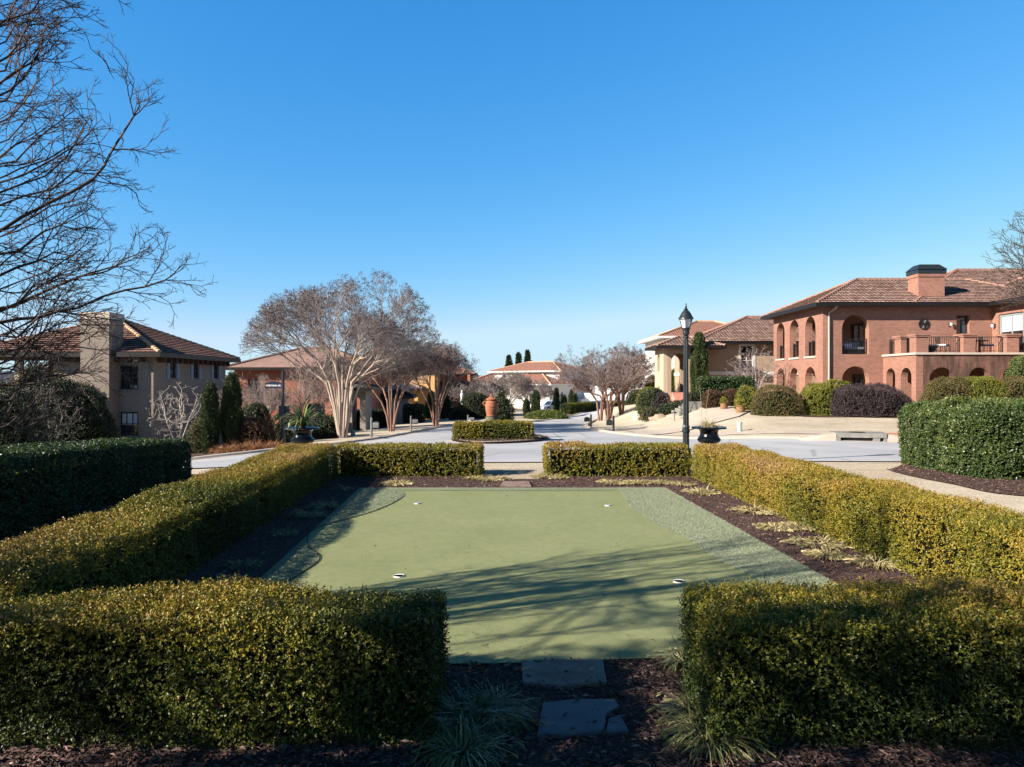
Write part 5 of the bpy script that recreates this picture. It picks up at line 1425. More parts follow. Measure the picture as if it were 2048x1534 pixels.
def hip(parent, x0, x1, y0, y1, ze, pitch, mats, detail=True, fascia=0.2, capr=0.13, seed=1, soffit=True, over=0.6, name='roof', gable=None):
    """hip roof over an eave rectangle; mats = tile, ridge, fascia, soffit"""
    r = np.random.default_rng(seed)
    b = MB()
    if x1 - x0 >= y1 - y0:
        h = (y1 - y0) / 2; A, B = (x0 + h, (y0 + y1) / 2, ze + h * pitch), (x1 - h, (y0 + y1) / 2, ze + h * pitch)
        c = [(x0, y0, ze), (x1, y0, ze), (x1, y1, ze), (x0, y1, ze)]
        planes = [[c[0], c[1], B, A], [c[1], c[2], B], [c[2], c[3], A, B], [c[3], c[0], A]]
        hips = [(c[0], A), (c[3], A), (c[1], B), (c[2], B), (A, B)]
    else:
        h = (x1 - x0) / 2; A, B = ((x0 + x1) / 2, y0 + h, ze + h * pitch), ((x0 + x1) / 2, y1 - h, ze + h * pitch)
        c = [(x0, y0, ze), (x1, y0, ze), (x1, y1, ze), (x0, y1, ze)]
        planes = [[c[0], c[1], A], [c[1], c[2], B, A], [c[2], c[3], B], [c[3], c[0], A, B]]
        hips = [(c[0], A), (c[1], A), (c[2], B), (c[3], B), (A, B)]
    for pl in planes:
        q = [p for i, p in enumerate(pl) if (Vector(p) - Vector(pl[i - 1])).length > 1e-4]
        if detail: tile_plane(b, q, r=r)
        else:
            P = [Vector(p) for p in q]; s_ = (P[1] - P[0]).normalized(); n = s_.cross(P[-1] - P[0]).normalized(); t = n.cross(s_)
            b.face(q, [((p - P[0]).dot(s_), (p - P[0]).dot(t)) for p in P])
    roof = b.build(name, mats[0], parent)
    k = MB()
    for a, e in hips:
        a, e = Vector(a), Vector(e)
        if (e - a).length < 0.05: continue
        if detail:
            m = max(1, int((e - a).length / 0.38))
            for i in range(m):
                p, q = a + (e - a) * i / m, a + (e - a) * (i + 1.12) / m
                if i == m - 1: q = e
                k.tube([p + Vector((0, 0, .045)), q + Vector((0, 0, .02))], [capr, capr * .82], 7)
        else:
            k.tube([a + Vector((0, 0, .02)), e + Vector((0, 0, .02))], capr, 6)
    k.build('ridge_cap', mats[1], roof)
    g = MB(); f = fascia
    g.box(x0 - .09, x1 + .09, y0 - .09, y0, ze - f, ze + .03); g.box(x0 - .09, x1 + .09, y1, y1 + .09, ze - f, ze + .03)
    g.box(x0 - .09, x0, y0, y1, ze - f, ze + .028); g.box(x1, x1 + .09, y0, y1, ze - f, ze + .028)
    g.build('gutter', mats[2], roof)
    if soffit:
        s_ = MB()
        s_.box(x0, x1, y0, y0 + over - 0.003, ze - f + .02, ze - f + .06); s_.box(x0, x1, y1 - over + 0.003, y1, ze - f + .02, ze - f + .06)
        s_.box(x0, x0 + over - 0.003, y0 + over, y1 - over, ze - f + .02, ze - f + .06); s_.box(x1 - over + 0.003, x1, y0 + over, y1 - over, ze - f + .02, ze - f + .06)
        s_.build('soffit', mats[3], roof)
    return roof
RM = (M['tile'], M['cap'], M['fascia'], M['soffit'])
RB = (M['tile_brown'], M['cap_tan'], M['fascia'], M['soffit'])
RF = (M['roof_far'], M['cap'], M['fascia'], M['soffit'])
RW = (M['roof_far'], M['cap_tan'], M['trim_white'], M['trim_white'])
PI = math.pi

def railing(parent, P0, ang, u0, u1, v0, h, name='railing', step=0.12):
    b = MB()
    wbox(b, P0, ang, u0, u1, v0 + h - .04, v0 + h, -.02, .02); wbox(b, P0, ang, u0, u1, v0 + .08, v0 + .11, -.015, .015)
    n = max(2, int((u1 - u0) / step))
    for i in range(1, n):
        u = u0 + (u1 - u0) * i / n; wbox(b, P0, ang, u - .009, u + .009, v0 + .11, v0 + h - .04, -.009, .009)
    for u in (u0 + .02, u1 - .02): wbox(b, P0, ang, u - .02, u + .02, v0, v0 + h, -.022, .022)
    return b.build(name, M['iron'], parent)

def wall_lamp(parent, P0, ang, u, v):
    b = MB(); wbox(b, P0, ang, u - .05, u + .05, v - .13, v + .13, 0, .04); wbox(b, P0, ang, u - .07, u + .07, v + .12, v + .15, .12, .27)
    wbox(b, P0, ang, u - .02, u + .02, v + .05, v + .09, .04, .2); o = b.build('wall_lamp', M['soffit'], parent)
    g = MB(); wbox(g, P0, ang, u - .045, u + .045, v - .08, v + .119, .15, .24); g.build('lamp_glass', M['frosted'], o)

# ------------------------------------------------------------------ red brick house on the right
def red_house():
    root = thing('brick_house', 'two storey red brick house with arched loggia, terrace and clay tile roof', 'house', (19.1, 43, 0))
    zb, zw, zf = 0.1, 6.95, 3.72        # base, wall top, upper floor
    t = 0.45
    b = MB()
    LW = 8.1
    # left wall (faces -x) runs from back to front: u = LW - local y
    def ly(a, c): return (LW - c, LW - a)
    arU = [ly(1.05, 2.62), ly(3.62, 5.15), ly(6.05, 7.5)]
    wall(b, (0, LW), -PI / 2, LW, zb, zw, t, [(*a, zf, 6.27, 1) for a in arU] + [(*a, zb, 3.03, 1) for a in arU], uo=3)
    # front wall: loggia arches, door, high wall
    wall(b, (t, 0), 0, 10.4 - t, zb, zw, t, [(1.17 - t, 2.83 - t, 3.78, 6.2, 1), (1.17 - t, 2.83 - t, zb, 3.04, 1), (8.2 - t, 9.0 - t, zf, 6.17, 0)], uo=t)
    # rear of the loggia with arches, inner wall with doors
    wall(b, (3.7, LW), PI, 3.7 - t, zb, zw, t, [(0.6, 2.6, zf, 6.2, 1), (0.6, 2.6, zb, 3.0, 1)])
    wall(b, (4.0, LW), -PI / 2, LW - t, zb, zw, 0.3, [(LW - 4.75, LW - 3.0, zf + .05, 6.0, 0), (LW - 4.6, LW - 3.0, zb, 2.6, 0)])
    b.build('wall', M['brick'], root)
    fl = MB(); fl.box(t, 4.0, t, LW - t, zf - .3, zf); fl.box(t, 4.0, t, LW - t, zw - .25, zw - .02); fl.box(t, 4.0, t, LW - t, -0.4, 0.32)
    fl.build('loggia_floor', M['concrete'], root)
    body = MB(); body.box(4.32, 10.4, t + .01, LW, zb, zw - .03); body.box(6.5, 24, 0.5, 12, zb, zw - .04); body.build('rear_wall', M['brick'], root)
    # sills on the loggia arches
    for a in arU:
        s_ = MB(); wbox(s_, (0, LW), -PI / 2, a[0] - .06, a[1] + .06, zf - .12, zf, -.2, .07); s_.build('sill', M['trim_stone'], root)
    for a in arU: railing(root, (0.25, LW), -PI / 2, a[0] + .02, a[1] - .02, zf, .95)
    railing(root, (0, .25), 0, 1.19, 2.81, zf + .06, .95)
    # french doors inside the loggia
    window(root, (4.0, LW), -PI / 2, LW - 4.7, LW - 3.05, zf + .06, 5.95, M['frame_dark'], M['blueglass'], -.12, 2, 1, .1, name='french_door')
    window(root, (4.0, LW), -PI / 2, LW - 4.55, LW - 3.05, zb + .25, 2.55, M['frame_dark'], M['glass'], -.12, 2, 1, .1, name='french_door')
    window(root, (0, 0), 0, 8.22, 8.98, zf, 6.15, M['frame_dark'], M['blueglass'], -.25, 1, 1, .07, name='door')
    # drain pipe on the corner
    d = MB(); d.tube([(0.62, -.62, 6.75), (0.58, -.4, 6.55), (0.33, -.09, 6.3), (0.33, -.09, 0.3)], 0.06, 8); d.build('downpipe', M['downpipe'], root)
    # medallion on the front wall
    d = MB(); cx, cz = 6.2, 5.62
    for R0, R1 in ((0.27, 0.33), (0.0, 0.09)):
        n = 28
        for i in range(n):
            a0, a1 = 2 * PI * i / n, 2 * PI * (i + 1) / n
            q = [(cx + R * math.cos(a), cz + R * math.sin(a)) for R, a in ((R0, a0), (R0, a1), (R1, a1), (R1, a0))]
            d.face([(x, -.05, z) for x, z in q][::-1]); d.face([(q[3][0], -.05, q[3][1]), (q[2][0], -.05, q[2][1]), (q[2][0], 0, q[2][1]), (q[3][0], 0, q[3][1])])
    for i in range(20):
        a = 2 * PI * i / 20; d.tube([(cx + .08 * math.cos(a), -.03, cz + .08 * math.sin(a)), (cx + .29 * math.cos(a), -.03, cz + .29 * math.sin(a))], .016, 4)
    d.build('medallion', M['iron'], root)
    wall_lamp(root, (0, 0), 0, 7.75, 5.6)
    # terrace
    T = MB(); tx0, tx1, td = 3.7, 10.4, 3.5
    wall(T, (tx0, 0), -PI / 2, td, zb - .2, 3.62, .4, [(0.35, 1.35, zb - .2, 2.9, 1), (1.95, 3.05, zb - .2, 2.9, 1)], m=0)
    wall(T, (tx0 + .4, -td), 0, tx1 - tx0 - .4, zb - .2, 3.62, .4, [(.35, 1.75, zb - .2, 2.9, 1), (2.6, 3.7, zb - .2, 2.9, 1), (4.5, 5.6, zb - .2, 2.9, 1)], m=1)
    T.build('terrace_wall', [M['brick'], M['brick_stained']], root)
    T = MB(); T.box(tx0 - .09, tx1, -td - .09, -0.003, 3.62, 3.74); T.build('terrace_slab', M['trim_stone'], root)
    def pier(x, y, w=.34):
        k = MB(); k.box(x - w, x + w, y - w, y + w, 3.74, 4.62); k.box(x - w - .06, x + w + .06, y - w - .06, y + w + .06, 4.62, 4.7); k.box(x - w - .1, x + w + .1, y - w - .1, y + w + .1, 4.702, 4.8)
        k.build('pier', M['brick'], root)
    pier(tx0 + .38, -1.55); pier(tx0 + .38, -td + .38); pier(6.75, -td + .38); pier(9.2, -td + .38)
    railing(root, (tx0 + .38, -.05), -PI / 2, 0.0, 1.15, 3.74, .92); railing(root, (tx0 + .38, -.05), -PI / 2, 1.86, td - .72, 3.74, .92)
    railing(root, (0, -td + .38), 0, tx0 + .73, 6.4, 3.74, .92); railing(root, (0, -td + .38), 0, 7.1, 8.85, 3.74, .92); railing(root, (0, -td + .38), 0, 9.55, 10.4, 3.74, .92)
    # wing coming forward on the right
    Wg = MB(); wx, wy = 10.4, -8.0
    wall(Wg, (wx, 0), -PI / 2, 8.0, zb - .3, zw, .3, [(0.55, 2.6, 3.78, 6.15, 0), (4.6, 6.4, 3.9, 6.1, 0)])
    wall(Wg, (wx + .3, wy), 0, 9.0, zb - .3, zw, .3, [])
    Wg.build('wing_wall', M['brick'], root)
    Wg = MB(); Wg.box(wx + .31, wx + 9.3, wy + .31, 5, zb - .3, zw - .05); Wg.build('wing_core', M['brick'], root)
    window(root, (wx, 0), -PI / 2, .57, 2.58, 3.8, 6.13, M['frame_grey'], M['glass'], -.14, 2, 1, .12, curtain=.55, name='french_door')
    window(root, (wx, 0), -PI / 2, 4.62, 6.38, 3.92, 6.08, M['frame_grey'], M['glass'], -.14, 2, 2, .1)
    wall_lamp(root, (wx, 0), -PI / 2, .28, 5.5)
    # roofs
    ze = 6.86
    hip(root, -.62, 16, -.62, LW + .62, ze, .44, RM, seed=2, over=.62)
    hip(root, 5.3, 26, -.6, 13.2, ze + .012, .44, RM, seed=3, over=.1, soffit=False)
    hip(root, wx - .62, wx + 9.9, wy - .6, 7.0, ze + .005, .44, RM, seed=4, over=.62)
    # chimney with a black metal cap
    cx0, cx1, cy0, cy1 = 6.1, 7.72, 0.4, 1.55
    c = MB(); c.box(cx0, cx1, cy0, cy1, 6.9, 8.75); c.box(cx0 - .05, cx1 + .05, cy0 - .05, cy1 + .05, 8.6, 8.8); ch = c.build('chimney', M['brick'], root)
    c = MB(); c.box(cx0 - .07, cx1 + .07, cy0 - .07, cy1 + .07, 6.95, 7.28, m=0); c.build('flashing', M['fascia'], ch)
    c = MB(); a0 = [(cx0 - .08, cy0 - .08), (cx1 + .08, cy0 - .08), (cx1 + .08, cy1 + .08), (cx0 - .08, cy1 + .08)]
    c.prism(a0, 8.802, 9.03)
    a1 = [(cx0 + .2, cy0 + .22), (cx1 - .2, cy0 + .22), (cx1 - .2, cy1 - .22), (cx0 + .2, cy1 - .22)]
    e = .05; a0 = [(p[0] + (e if p[0] > 6.9 else -e), p[1] + (e if p[1] > 1 else -e)) for p in a0]
    for i in range(4):
        p, q, s2, u = a0[i], a0[(i + 1) % 4], a1[(i + 1) % 4], a1[i]
        c.face([(p[0], p[1], 9.05), (q[0], q[1], 9.05), (s2[0], s2[1], 9.4), (u[0], u[1], 9.4)])
    c.face([(p[0], p[1], 9.4) for p in a1]); c.face([(p[0], p[1], 9.05) for p in a0][::-1])
    c.build('chimney_cap', M['post_paint'], ch)
red_house()

# ------------------------------------------------------------------ grey brick house on the left
def grey_house():
    x1, y0 = -20.5, 40.0
    root = thing('brick_house', 'grey painted brick house with broad chimney and slate blue shutters', 'house', (x1, y0, 0))
    zb, zw = -3.2, 3.62
    b = MB(); D = 10.1
    wu = [(-d - .4, -d + .4) for d in ()]
    cy = [2.3, 5.4, 8.45]
    wall(b, (0, 0), PI / 2, D, zb, zw, .3, [(c - .38, c + .38, 2.28, 3.28, 0) for c in cy])
    wall(b, (-6.0, 0), 0, 5.7, zb, zw, .3, [(4.1, 5.15, 1.62, 3.02, 0), (4.1, 5.15, -1.0, .36, 0)], uo=2)
    wall(b, (-6.0, D), -PI / 2, D, zb, zw, .3, [])
    wall(b, (-.3, D), PI, 5.7, zb, zw, .3, [])
    wall(b, (-9.7, 0.02), 0, 3.7, zb, 1.3, .3, []); wall(b, (-9.7, D), -PI / 2, D - .3, zb, 1.3, .3, [])
    b.build('wall', M['brick_grey'], root)
    q = MB()
    for i in range(14):
        z = zb + .5 + i * .45
        l = .16 if i % 2 else .09
        q.box(-.02 - l, .02, -.025, .02 + l * .9, z, z + .43)
    q.build('quoin', M['brick_grey'], root)
    for x in (-9.55, -7.8): 
        c = MB(); c.box(x - .16, x + .16, .05, .4, 1.3, 3.3); c.box(x - .16, x + .16, D - .5, D - .15, 1.3, 3.3); c.build('porch_post', M['trim_stone'], root)
    c = MB(); c.box(-9.75, -6.0, .03, .42, 3.3, zw); c.box(-9.75, -6.0, D - .52, D - .13, 3.3, zw); c.box(-9.75, -6.31, .3, D - .53, 1.1, 1.27); c.build('porch_beam', M['soffit'], root)
    for c in cy:
        w = window(root, (0, 0), PI / 2, c - .37, c + .37, 2.29, 3.27, M['frame_dark'], M['glass'], -.1, 2, 2, .06)
        for s_ in (-1, 1):
            k = MB(); u = c + s_ * .60
            wbox(k, (0, 0), PI / 2, u - .19, u + .19, 2.24, 3.32, .01, .04)
            for j in range(11): wbox(k, (0, 0), PI / 2, u - .15, u + .15, 2.3 + j * .09, 2.345 + j * .09, .04, .06)
            k.build('shutter', M['shutter'], root)
    window(root, (-6.0, 0), 0, 4.12, 5.13, 1.64, 3.0, M['frame_dark'], M['glass'], -.1, 3, 2, .07, sill=M['brick_grey'])
    window(root, (-6.0, 0), 0, 4.12, 5.13, -.98, .34, M['frame_dark'], M['glass'], -.1, 3, 2, .07, curtain=.45)
    c = MB(); c.box(-3.58, -1.98, -.95, -.004, zb, 5.6); c.box(-3.66, -1.9, -1.03, .5, 5.3, 5.42); c.box(-3.58, -1.98, -.0035, .5, 3.3, 5.6)
    ch = c.build('chimney', M['brick_grey'], root)
    c = MB(); c.box(-3.62, -1.94, -.99, .54, 5.602, 5.98); c.build('chimney_cap', M['trim_stone'], ch)
    for i in range(14):
        k = MB(); k.box(.02, .5, .4 + i * .7, .52 + i * .7, 3.2, 3.5); k.build('eave_bracket', M['soffit'], root)
    for i in range(8):
        k = MB(); k.box(-5.6 + i * .72, -5.48 + i * .72, -.5, -.02, 3.2, 3.5); k.build('eave_bracket', M['soffit'], root)
    hip(root, -10.4, .7, -.7, D + .7, 3.72, .43, RB, seed=5, over=.7, fascia=.24)
grey_house()

# ------------------------------------------------------------------ tan stucco house
def tan_house():
    root = thing('stucco_house', 'tan stucco house with white window surrounds and an arched porch tower', 'house', (15.1, 55, 0))
    zb, zw = -.6, 5.2
    b = MB()
    wall(b, (0, 0), 0, 11, zb, zw, .3, [(2.85, 3.85, 3.15, 4.95, 0), (2.8, 3.85, .6, 2.1, 0)])
    wall(b, (0, 10), -PI / 2, 10, zb, zw, .3, [])
    b.box(.31, 11, .31, 10, zb, zw - .05)
    b.build('wall', M['stucco_tan'], root)
    t = MB(); t.box(-.06, 11, -.06, -.003, 2.62, 2.9); t.box(-.06, -.003, 0, 10, 2.62, 2.9); t.build('belt_course', M['trim_white'], root)
    window(root, (0, 0), 0, 2.86, 3.84, 3.16, 4.94, M['trim_white'], M['glass'], -.1, 2, 3, .06, trim=M['trim_white'], trim_w=.17)
    window(root, (0, 0), 0, 2.82, 3.83, .62, 2.09, M['trim_white'], M['glass'], -.1, 2, 2, .06, trim=M['trim_white'], trim_w=.17)
    hip(root, -.7, 12, -.7, 10.7, 5.2, .42, RM, seed=6, over=.7)
    # porch tower
    p = MB(); px0, px1 = -3.55, -.06; zt_ = 4.7
    wall(p, (px0, 1.6), -PI / 2, 3.2, zb, zt_, .3, [(1.0, 1.9, 2.9, 4.3, 1), (1.1, 1.8, .6, 1.7, 0)], m=1)
    wall(p, (px0 + .3, -1.6), 0, px1 - px0 - .3, zb, zt_, .35, [(.30, 1.65, .9, 4.25, 1)])
    wall(p, (px1, 1.6), PI, px1 - px0 - .3, zb, zt_, .3, [(1.5, 2.75, .9, 4.25, 1)])
    p.build('porch_wall', [M['stucco_tan'], M['stucco_cream']], root)
    hip(root, px0 - .6, 1.0, -2.2, 2.2, 4.78, .36, RM, seed=7, over=.6, fascia=.18)
    s_ = MB(); n = 9
    for i in range(n): s_.box(px0 + .62, px0 + 2.0, -4.6 + i * .33, -1.61, -.35 + i * .18 if i else -.6, -.17 + i * .18)
    s_.build('steps', M['brick_paver'], root)
    f = MB(); f.box(px0 + .31, px1, -1.24, 1.29, 1.0, 1.27); f.build('porch_floor', M['concrete'], root)
    s_ = MB(); s_.box(px0 + .3, px0 + .6, -4.5, -1.62, -.6, .5); s_.box(px0 + 2.02, px0 + 2.3, -4.5, -1.62, -.6, .5); s_.build('stair_wall', M['stucco_cream'], root)
tan_house()

def simple_house(name, label, P, ang, W, D, zb, zw, wmat, roof, pitch=.42, over=.6, wins=(), wins_r=(), fr=None, group=None, extra=None, sidemat=None):
    """far house: local x along its front, y into it"""
    root = thing(name, label, 'house', (P[0], P[1], 0), ang, group)
    b = MB()
    wall(b, (0, 0), 0, W, zb, zw, .25, [w[:5] for w in wins])
    wall(b, (W, .25), PI / 2, D - .25, zb, zw, .25, [w[:5] for w in wins_r], m=0 if sidemat is None else 1)
    wall(b, (0, D), -PI / 2, D - .25, zb, zw, .25, [], m=0 if sidemat is None else 1); wall(b, (W - .25, D), PI, W - .5, zb, zw, .25, [])
    b.build('wall', [wmat] if sidemat is None else [wmat, sidemat], root)
    for w in wins: window(root, (0, 0), 0, w[0] + .01, w[1] - .01, w[2] + .01, w[3] - .01, fr or M['frame_dark'], M['glass'], -.12, 2, 2, .07)
    for w in wins_r: window(root, (W, .25), PI / 2, w[0] + .01, w[1] - .01, w[2] + .01, w[3] - .01, fr or M['frame_dark'], M['glass'], -.12, 2, 2, .07)
    hip(root, -over, W + over, -over, D + over, zw - .02, pitch, roof, detail=False, over=over)
    if extra: extra(root)
    return root

# orange brick house behind the big crape myrtle
def ext_or(root):
    k = MB(); wbox(k, (0, 0), 0, 4.6, 6.2, -1.2, .3, .0, .3); k.build('bay_window', M['frame_dark'], root)
simple_house('brick_house', 'orange brick house behind the street sign', (X(468, 60), 60), 0.0, 11.5, 9, -3.2, 3.3, M['brick_orange'], RM, .36, .7,
             wins=[(6.2, 7.8, -.9, .25, 0), (1.2, 2.3, .9, 2.3, 0)])
# small stone entrance arch
def stone_arch():
    x, y = X(692, 50), 50
    root = thing('stone_gatehouse', 'small rough stone entrance porch with an arch, behind the big crape myrtle', 'porch', (x, y, Z(x, y)))
    b = MB(); wall(b, (0, 0), 0, 1.4, -.3, 3.1, .35, [(.42, 1.0, 0, 2.5, 1)]); wall(b, (0, 2.2), -PI / 2, 1.85, -.3, 3.1, .3, []); wall(b, (1.4, .35), PI / 2, 1.85, -.3, 3.1, .3, [])
    b.build('wall', M['stonewall'], root); hip(root, -.5, 1.9, -.5, 2.6, 3.15, .3, (M['roof_dark'], M['fascia'], M['fascia'], M['soffit']), detail=False, over=.5)
stone_arch()
def ext_grey(root):
    b = MB(); b.box(3.2, 5.2, -1.8, -.003, -3.4, .6); b.build('side_porch', M['stucco_grey'], root)
    hip(root, 2.7, 5.7, -2.6, .5, .7, .4, (M['roof_dark'], M['fascia'], M['fascia'], M['soffit']), detail=False, over=.5, name='porch_roof')
simple_house('stucco_house', 'pale grey stucco house between the big crape myrtle and the orange house', (X(712, 68), 68), 0.05, 4.4, 8, -3.6, 2.4, M['stucco_grey'], (M['roof_far'], M['cap'], M['fascia'], M['soffit']), .4, .5,
             wins=[(.4, 1.1, .7, 2.0, 0), (1.6, 2.3, .9, 2.0, 0)], extra=ext_grey)
def ext_orange(root):
    b = MB()
    for x in (.6, 2.0, 3.2, 4.2):
        b.box(x - .2, x + .2, -3.2, -2.8, -3.4, .9)
    b.box(.3, 4.5, -3.25, -2.75, .9, 1.3); b.build('porch_column', M['stucco_orange'], root)
    hip(root, -.2, 5.0, -3.8, .3, 1.32, .35, (M['roof_dark'], M['cap'], M['fascia'], M['soffit']), detail=False, over=.5, name='porch_roof')
simple_house('stucco_house', 'orange stucco house catching the sun behind the left verge crape myrtles', (X(768, 82), 82), 0.0, 6.0, 9, -3.4, 3.8, M['stucco_orange'], RF, .4, .6, wins=[(1.2, 2.0, -.6, .4, 0)], extra=ext_orange)
def arcade():
    x, y = X(858, 86), 86
    root = thing('arcaded_house', 'salmon stucco house with a three arch ground floor arcade', 'house', (x, y, 0))
    b = MB(); W = 5.0; zb, z1, z2 = -3.0, .55, 3.0
    wall(b, (0, 0), 0, W, zb, z1, .3, [(.6, 1.5, zb, -.1, 1), (2.05, 2.95, zb, -.1, 1), (3.5, 4.4, zb, -.1, 1)])
    wall(b, (0, 6), -PI / 2, 5.7, zb, z2, .3, []); wall(b, (W, .3), PI / 2, 5.7, zb, z2, .3, [])
    wall(b, (0.3, 1.6), 0, W - .6, zb, z2, .3, [(.4, 1.2, .9, 2.2, 1), (1.8, 2.6, .9, 2.2, 1), (3.2, 4.0, .9, 2.2, 1), (1.6, 2.7, zb, -.8, 0)])
    b.build('wall', M['stucco_salmon'], root)
    for u0, u1 in ((.4, 1.2), (1.8, 2.6), (3.2, 4.0)): window(root, (.3, 1.6), 0, u0 + .01, u1 - .01, .92, 2.19, M['frame_dark'], M['glass'], -.15, 2, 2, .06)
    window(root, (.3, 1.6), 0, 1.62, 2.68, zb + .2, -.82, M['frame_grey'], M['glass'], -.12, 2, 1, .08, name='door')
    c = MB(); c.box(-.25, W + .25, -.3, 1.58, z1 + .002, z1 + .38); c.box(-.1, W + .1, -.06, -.003, -1.15, -.98); c.build('cornice', M['trim_white'], root)
    hip(root, -.6, W + .6, 1.0, 7, 3.05, .4, RF, detail=False, over=.5)
arcade()
# white house at the end of the street
def white_house():
    x, y = X(1102, 118), 118
    root = thing('stucco_house', 'large white stucco house with hipped clay roofs at the end of the street', 'house', (x, y, 0), math.radians(-38))
    b = MB(); zb = -3.5
    wall(b, (-14, 0), 0, 13.75, zb, 1.65, .25, [(9.5, 11, -1.8, 0, 0)]); wall(b, (-.25, 0), PI / 2, 12, zb, 1.65, .25, [(3.2, 4.0, -1.9, .3, 0), (6.5, 7.3, -1.9, .3, 0), (10.2, 11.4, zb, 0, 0)])
    wall(b, (-14, 14), -PI / 2, 14, zb, 1.65, .25, [])
    wall(b, (-17, 5.5), 0, 15.0, 1.5, 4.0, .25, [(2, 3, 2.2, 3.4, 0), (6, 7, 2.2, 3.4, 0)]); wall(b, (-2.0, 5.75), PI / 2, 9, 1.5, 4.0, .25, [(2, 3, 2.2, 3.4, 0)]); wall(b, (-17, 14.75), -PI / 2, 9.25, 1.5, 4.0, .25, [])
    b.build('wall', M['stucco_white'], root)
    window(root, (-.25, 0), PI / 2, 3.21, 3.99, -1.89, .29, M['frame_dark'], M['glass'], -.1, 1, 2, .06); window(root, (-.25, 0), PI / 2, 6.51, 7.29, -1.89, .29, M['frame_dark'], M['glass'], -.1, 1, 2, .06)
    window(root, (-.25, 0), PI / 2, 10.21, 11.39, zb + .3, -.01, M['frame_grey'], M['glass'], -.1, 2, 2, .08, name='door'); window(root, (-14, 0), 0, 9.51, 10.99, -1.79, -.01, M['frame_dark'], M['glass'], -.1, 2, 2, .08)
    for u in (2.01, 6.01): window(root, (-17, 5.5), 0, u, u + .98, 2.21, 3.39, M['frame_dark'], M['glass'], -.1, 2, 2, .06)
    hip(root, -14.7, .45, -.7, 15, 1.66, .3, RW, detail=False, over=.6); hip(root, -17.8, -1.2, 4.7, 15.6, 4.0, .33, RW, detail=False, over=.7)
white_house()
simple_house('stucco_house', 'white trimmed house roof rising behind the tan porch', (X(1326, 76), 76), 0.0, 12, 10, -1, 7.0, M['stucco_white'], RW, .36, .7, wins=[(.5, 1.4, 5.3, 6.6, 0)])
def ext_far(root):
    b = MB(); wall(b, (0, -1.5), 0, 5, -1.5, 2.2, .3, [(1.2, 3.8, -1.5, 2.0, 1)]); b.box(0, 5, -1.19, -.003, 2.2, 3.2); b.build('balcony', M['trim_white'], root)
simple_house('stucco_house', 'distant white house with an arched balcony seen past the tan porch column', (X(1292, 108), 108), 0.1, 9, 9, -2.2, 5.6, M['stucco_white'], RF, .36, .7, wins=[(1.2, 2.4, 3.6, 5.2, 0)], extra=ext_far)
simple_house('stucco_house', 'distant pale house glimpsed between bare trees left of the white house', (X(948, 135), 135), 0.2, 9, 9, -3, 2.2, M['stucco_white'], RF, .3, .6, wins=[(2, 3, -.5, 1, 0), (5, 6, -.5, 1, 0)])
# ================================================================== STREET FURNITURE
def lamp_post():
    x, y = X(1372, 17.9), 17.9
    root = thing('street_lamp', 'tall dark fluted street lamp with a frosted lantern, behind the far right boxwood hedge', 'street lamp', (x, y, 0))
    H0 = 4.08
    zt_ = lambda py: (927 - py) * 17.9 / F
    b = MB()
    fl = lambda i, a: 1.0 + (0.07 * math.cos(a * 12) if i in (6, 7, 8) else 0)
    b.lathe([(.21, 0), (.21, .06), (.17, .10), (.15, .2), (.11, .32), (.095, .36), (.078, .40), (.078, zt_(867)), (.078, zt_(865))], 48, mod=fl)
    b.build('base', M['post_paint'], root)
    b = MB(); z1 = zt_(865); z2 = zt_(674)
    fl2 = lambda i, a: 1.0 + (0.08 * math.cos(a * 12) if 5 <= i <= 7 else 0)
    b.lathe([(.078, z1), (.098, z1 + .01), (.10, z1 + .07), (.085, z1 + .09), (.094, z1 + .14), (.07, z1 + .2), (.066, z1 + 1.0), (.058, z2 - .06), (.058, z2 - .03), (.075, z2 - .02), (.075, z2 + .02), (.05, z2 + .04)], 48, mod=fl2)
    b.build('pole', M['post_paint'], root)
    zb = zt_(657); ze = zt_(637); 
    b = MB(); b.lathe([(.05, z2 + .03), (.075, z2 + .06), (.085, z2 + .1), (.085, z2 + .16), (.095, zb - .03), (.10, zb)], 24)
    b.build('lantern_neck', M['post_paint'], root)
    k = 6
    b = MB(); R0, R1 = .095, .165; za, zc = zb, zt_(638)
    p0 = [(R0 * math.cos(2 * PI * i / k + .2), R0 * math.sin(2 * PI * i / k + .2)) for i in range(k)]; p1 = [(R1 * math.cos(2 * PI * i / k + .2), R1 * math.sin(2 * PI * i / k + .2)) for i in range(k)]
    for i in range(k):
        j = (i + 1) % k; b.face([(*p0[i], za), (*p0[j], za), (*p1[j], zc), (*p1[i], zc)])
    g = b.build('lantern_glass', M['frosted'], root)
    b = MB()
    for i in range(k): b.tube([(p0[i][0] * 1.04, p0[i][1] * 1.04, za), (p1[i][0] * 1.04, p1[i][1] * 1.04, zc)], .010, 5)
    b.lathe([(R0 + .015, za - .01), (R0 + .02, za + .015), (R0 - .01, za + .015)], 18); b.build('lantern_frame', M['post_paint'], root)
    zh = zt_(620)
    b = MB(); b.lathe([(.165, zc - .01), (.195, zc), (.19, zc + .02), (.16, zc + .07), (.12, zc + .15), (.075, zh - .02), (.04, zh), (.05, zh + .01), (.062, zh + .025), (.03, zh + .04), (.018, zh + .06), (.035, zh + .08), (.018, zh + .1), (.012, zh + .14), (.022, zh + .165), (.006, zt_(609)), (.001, zt_(607))], 24)
    b.build('lantern_roof', M['post_paint'], root)
lamp_post()

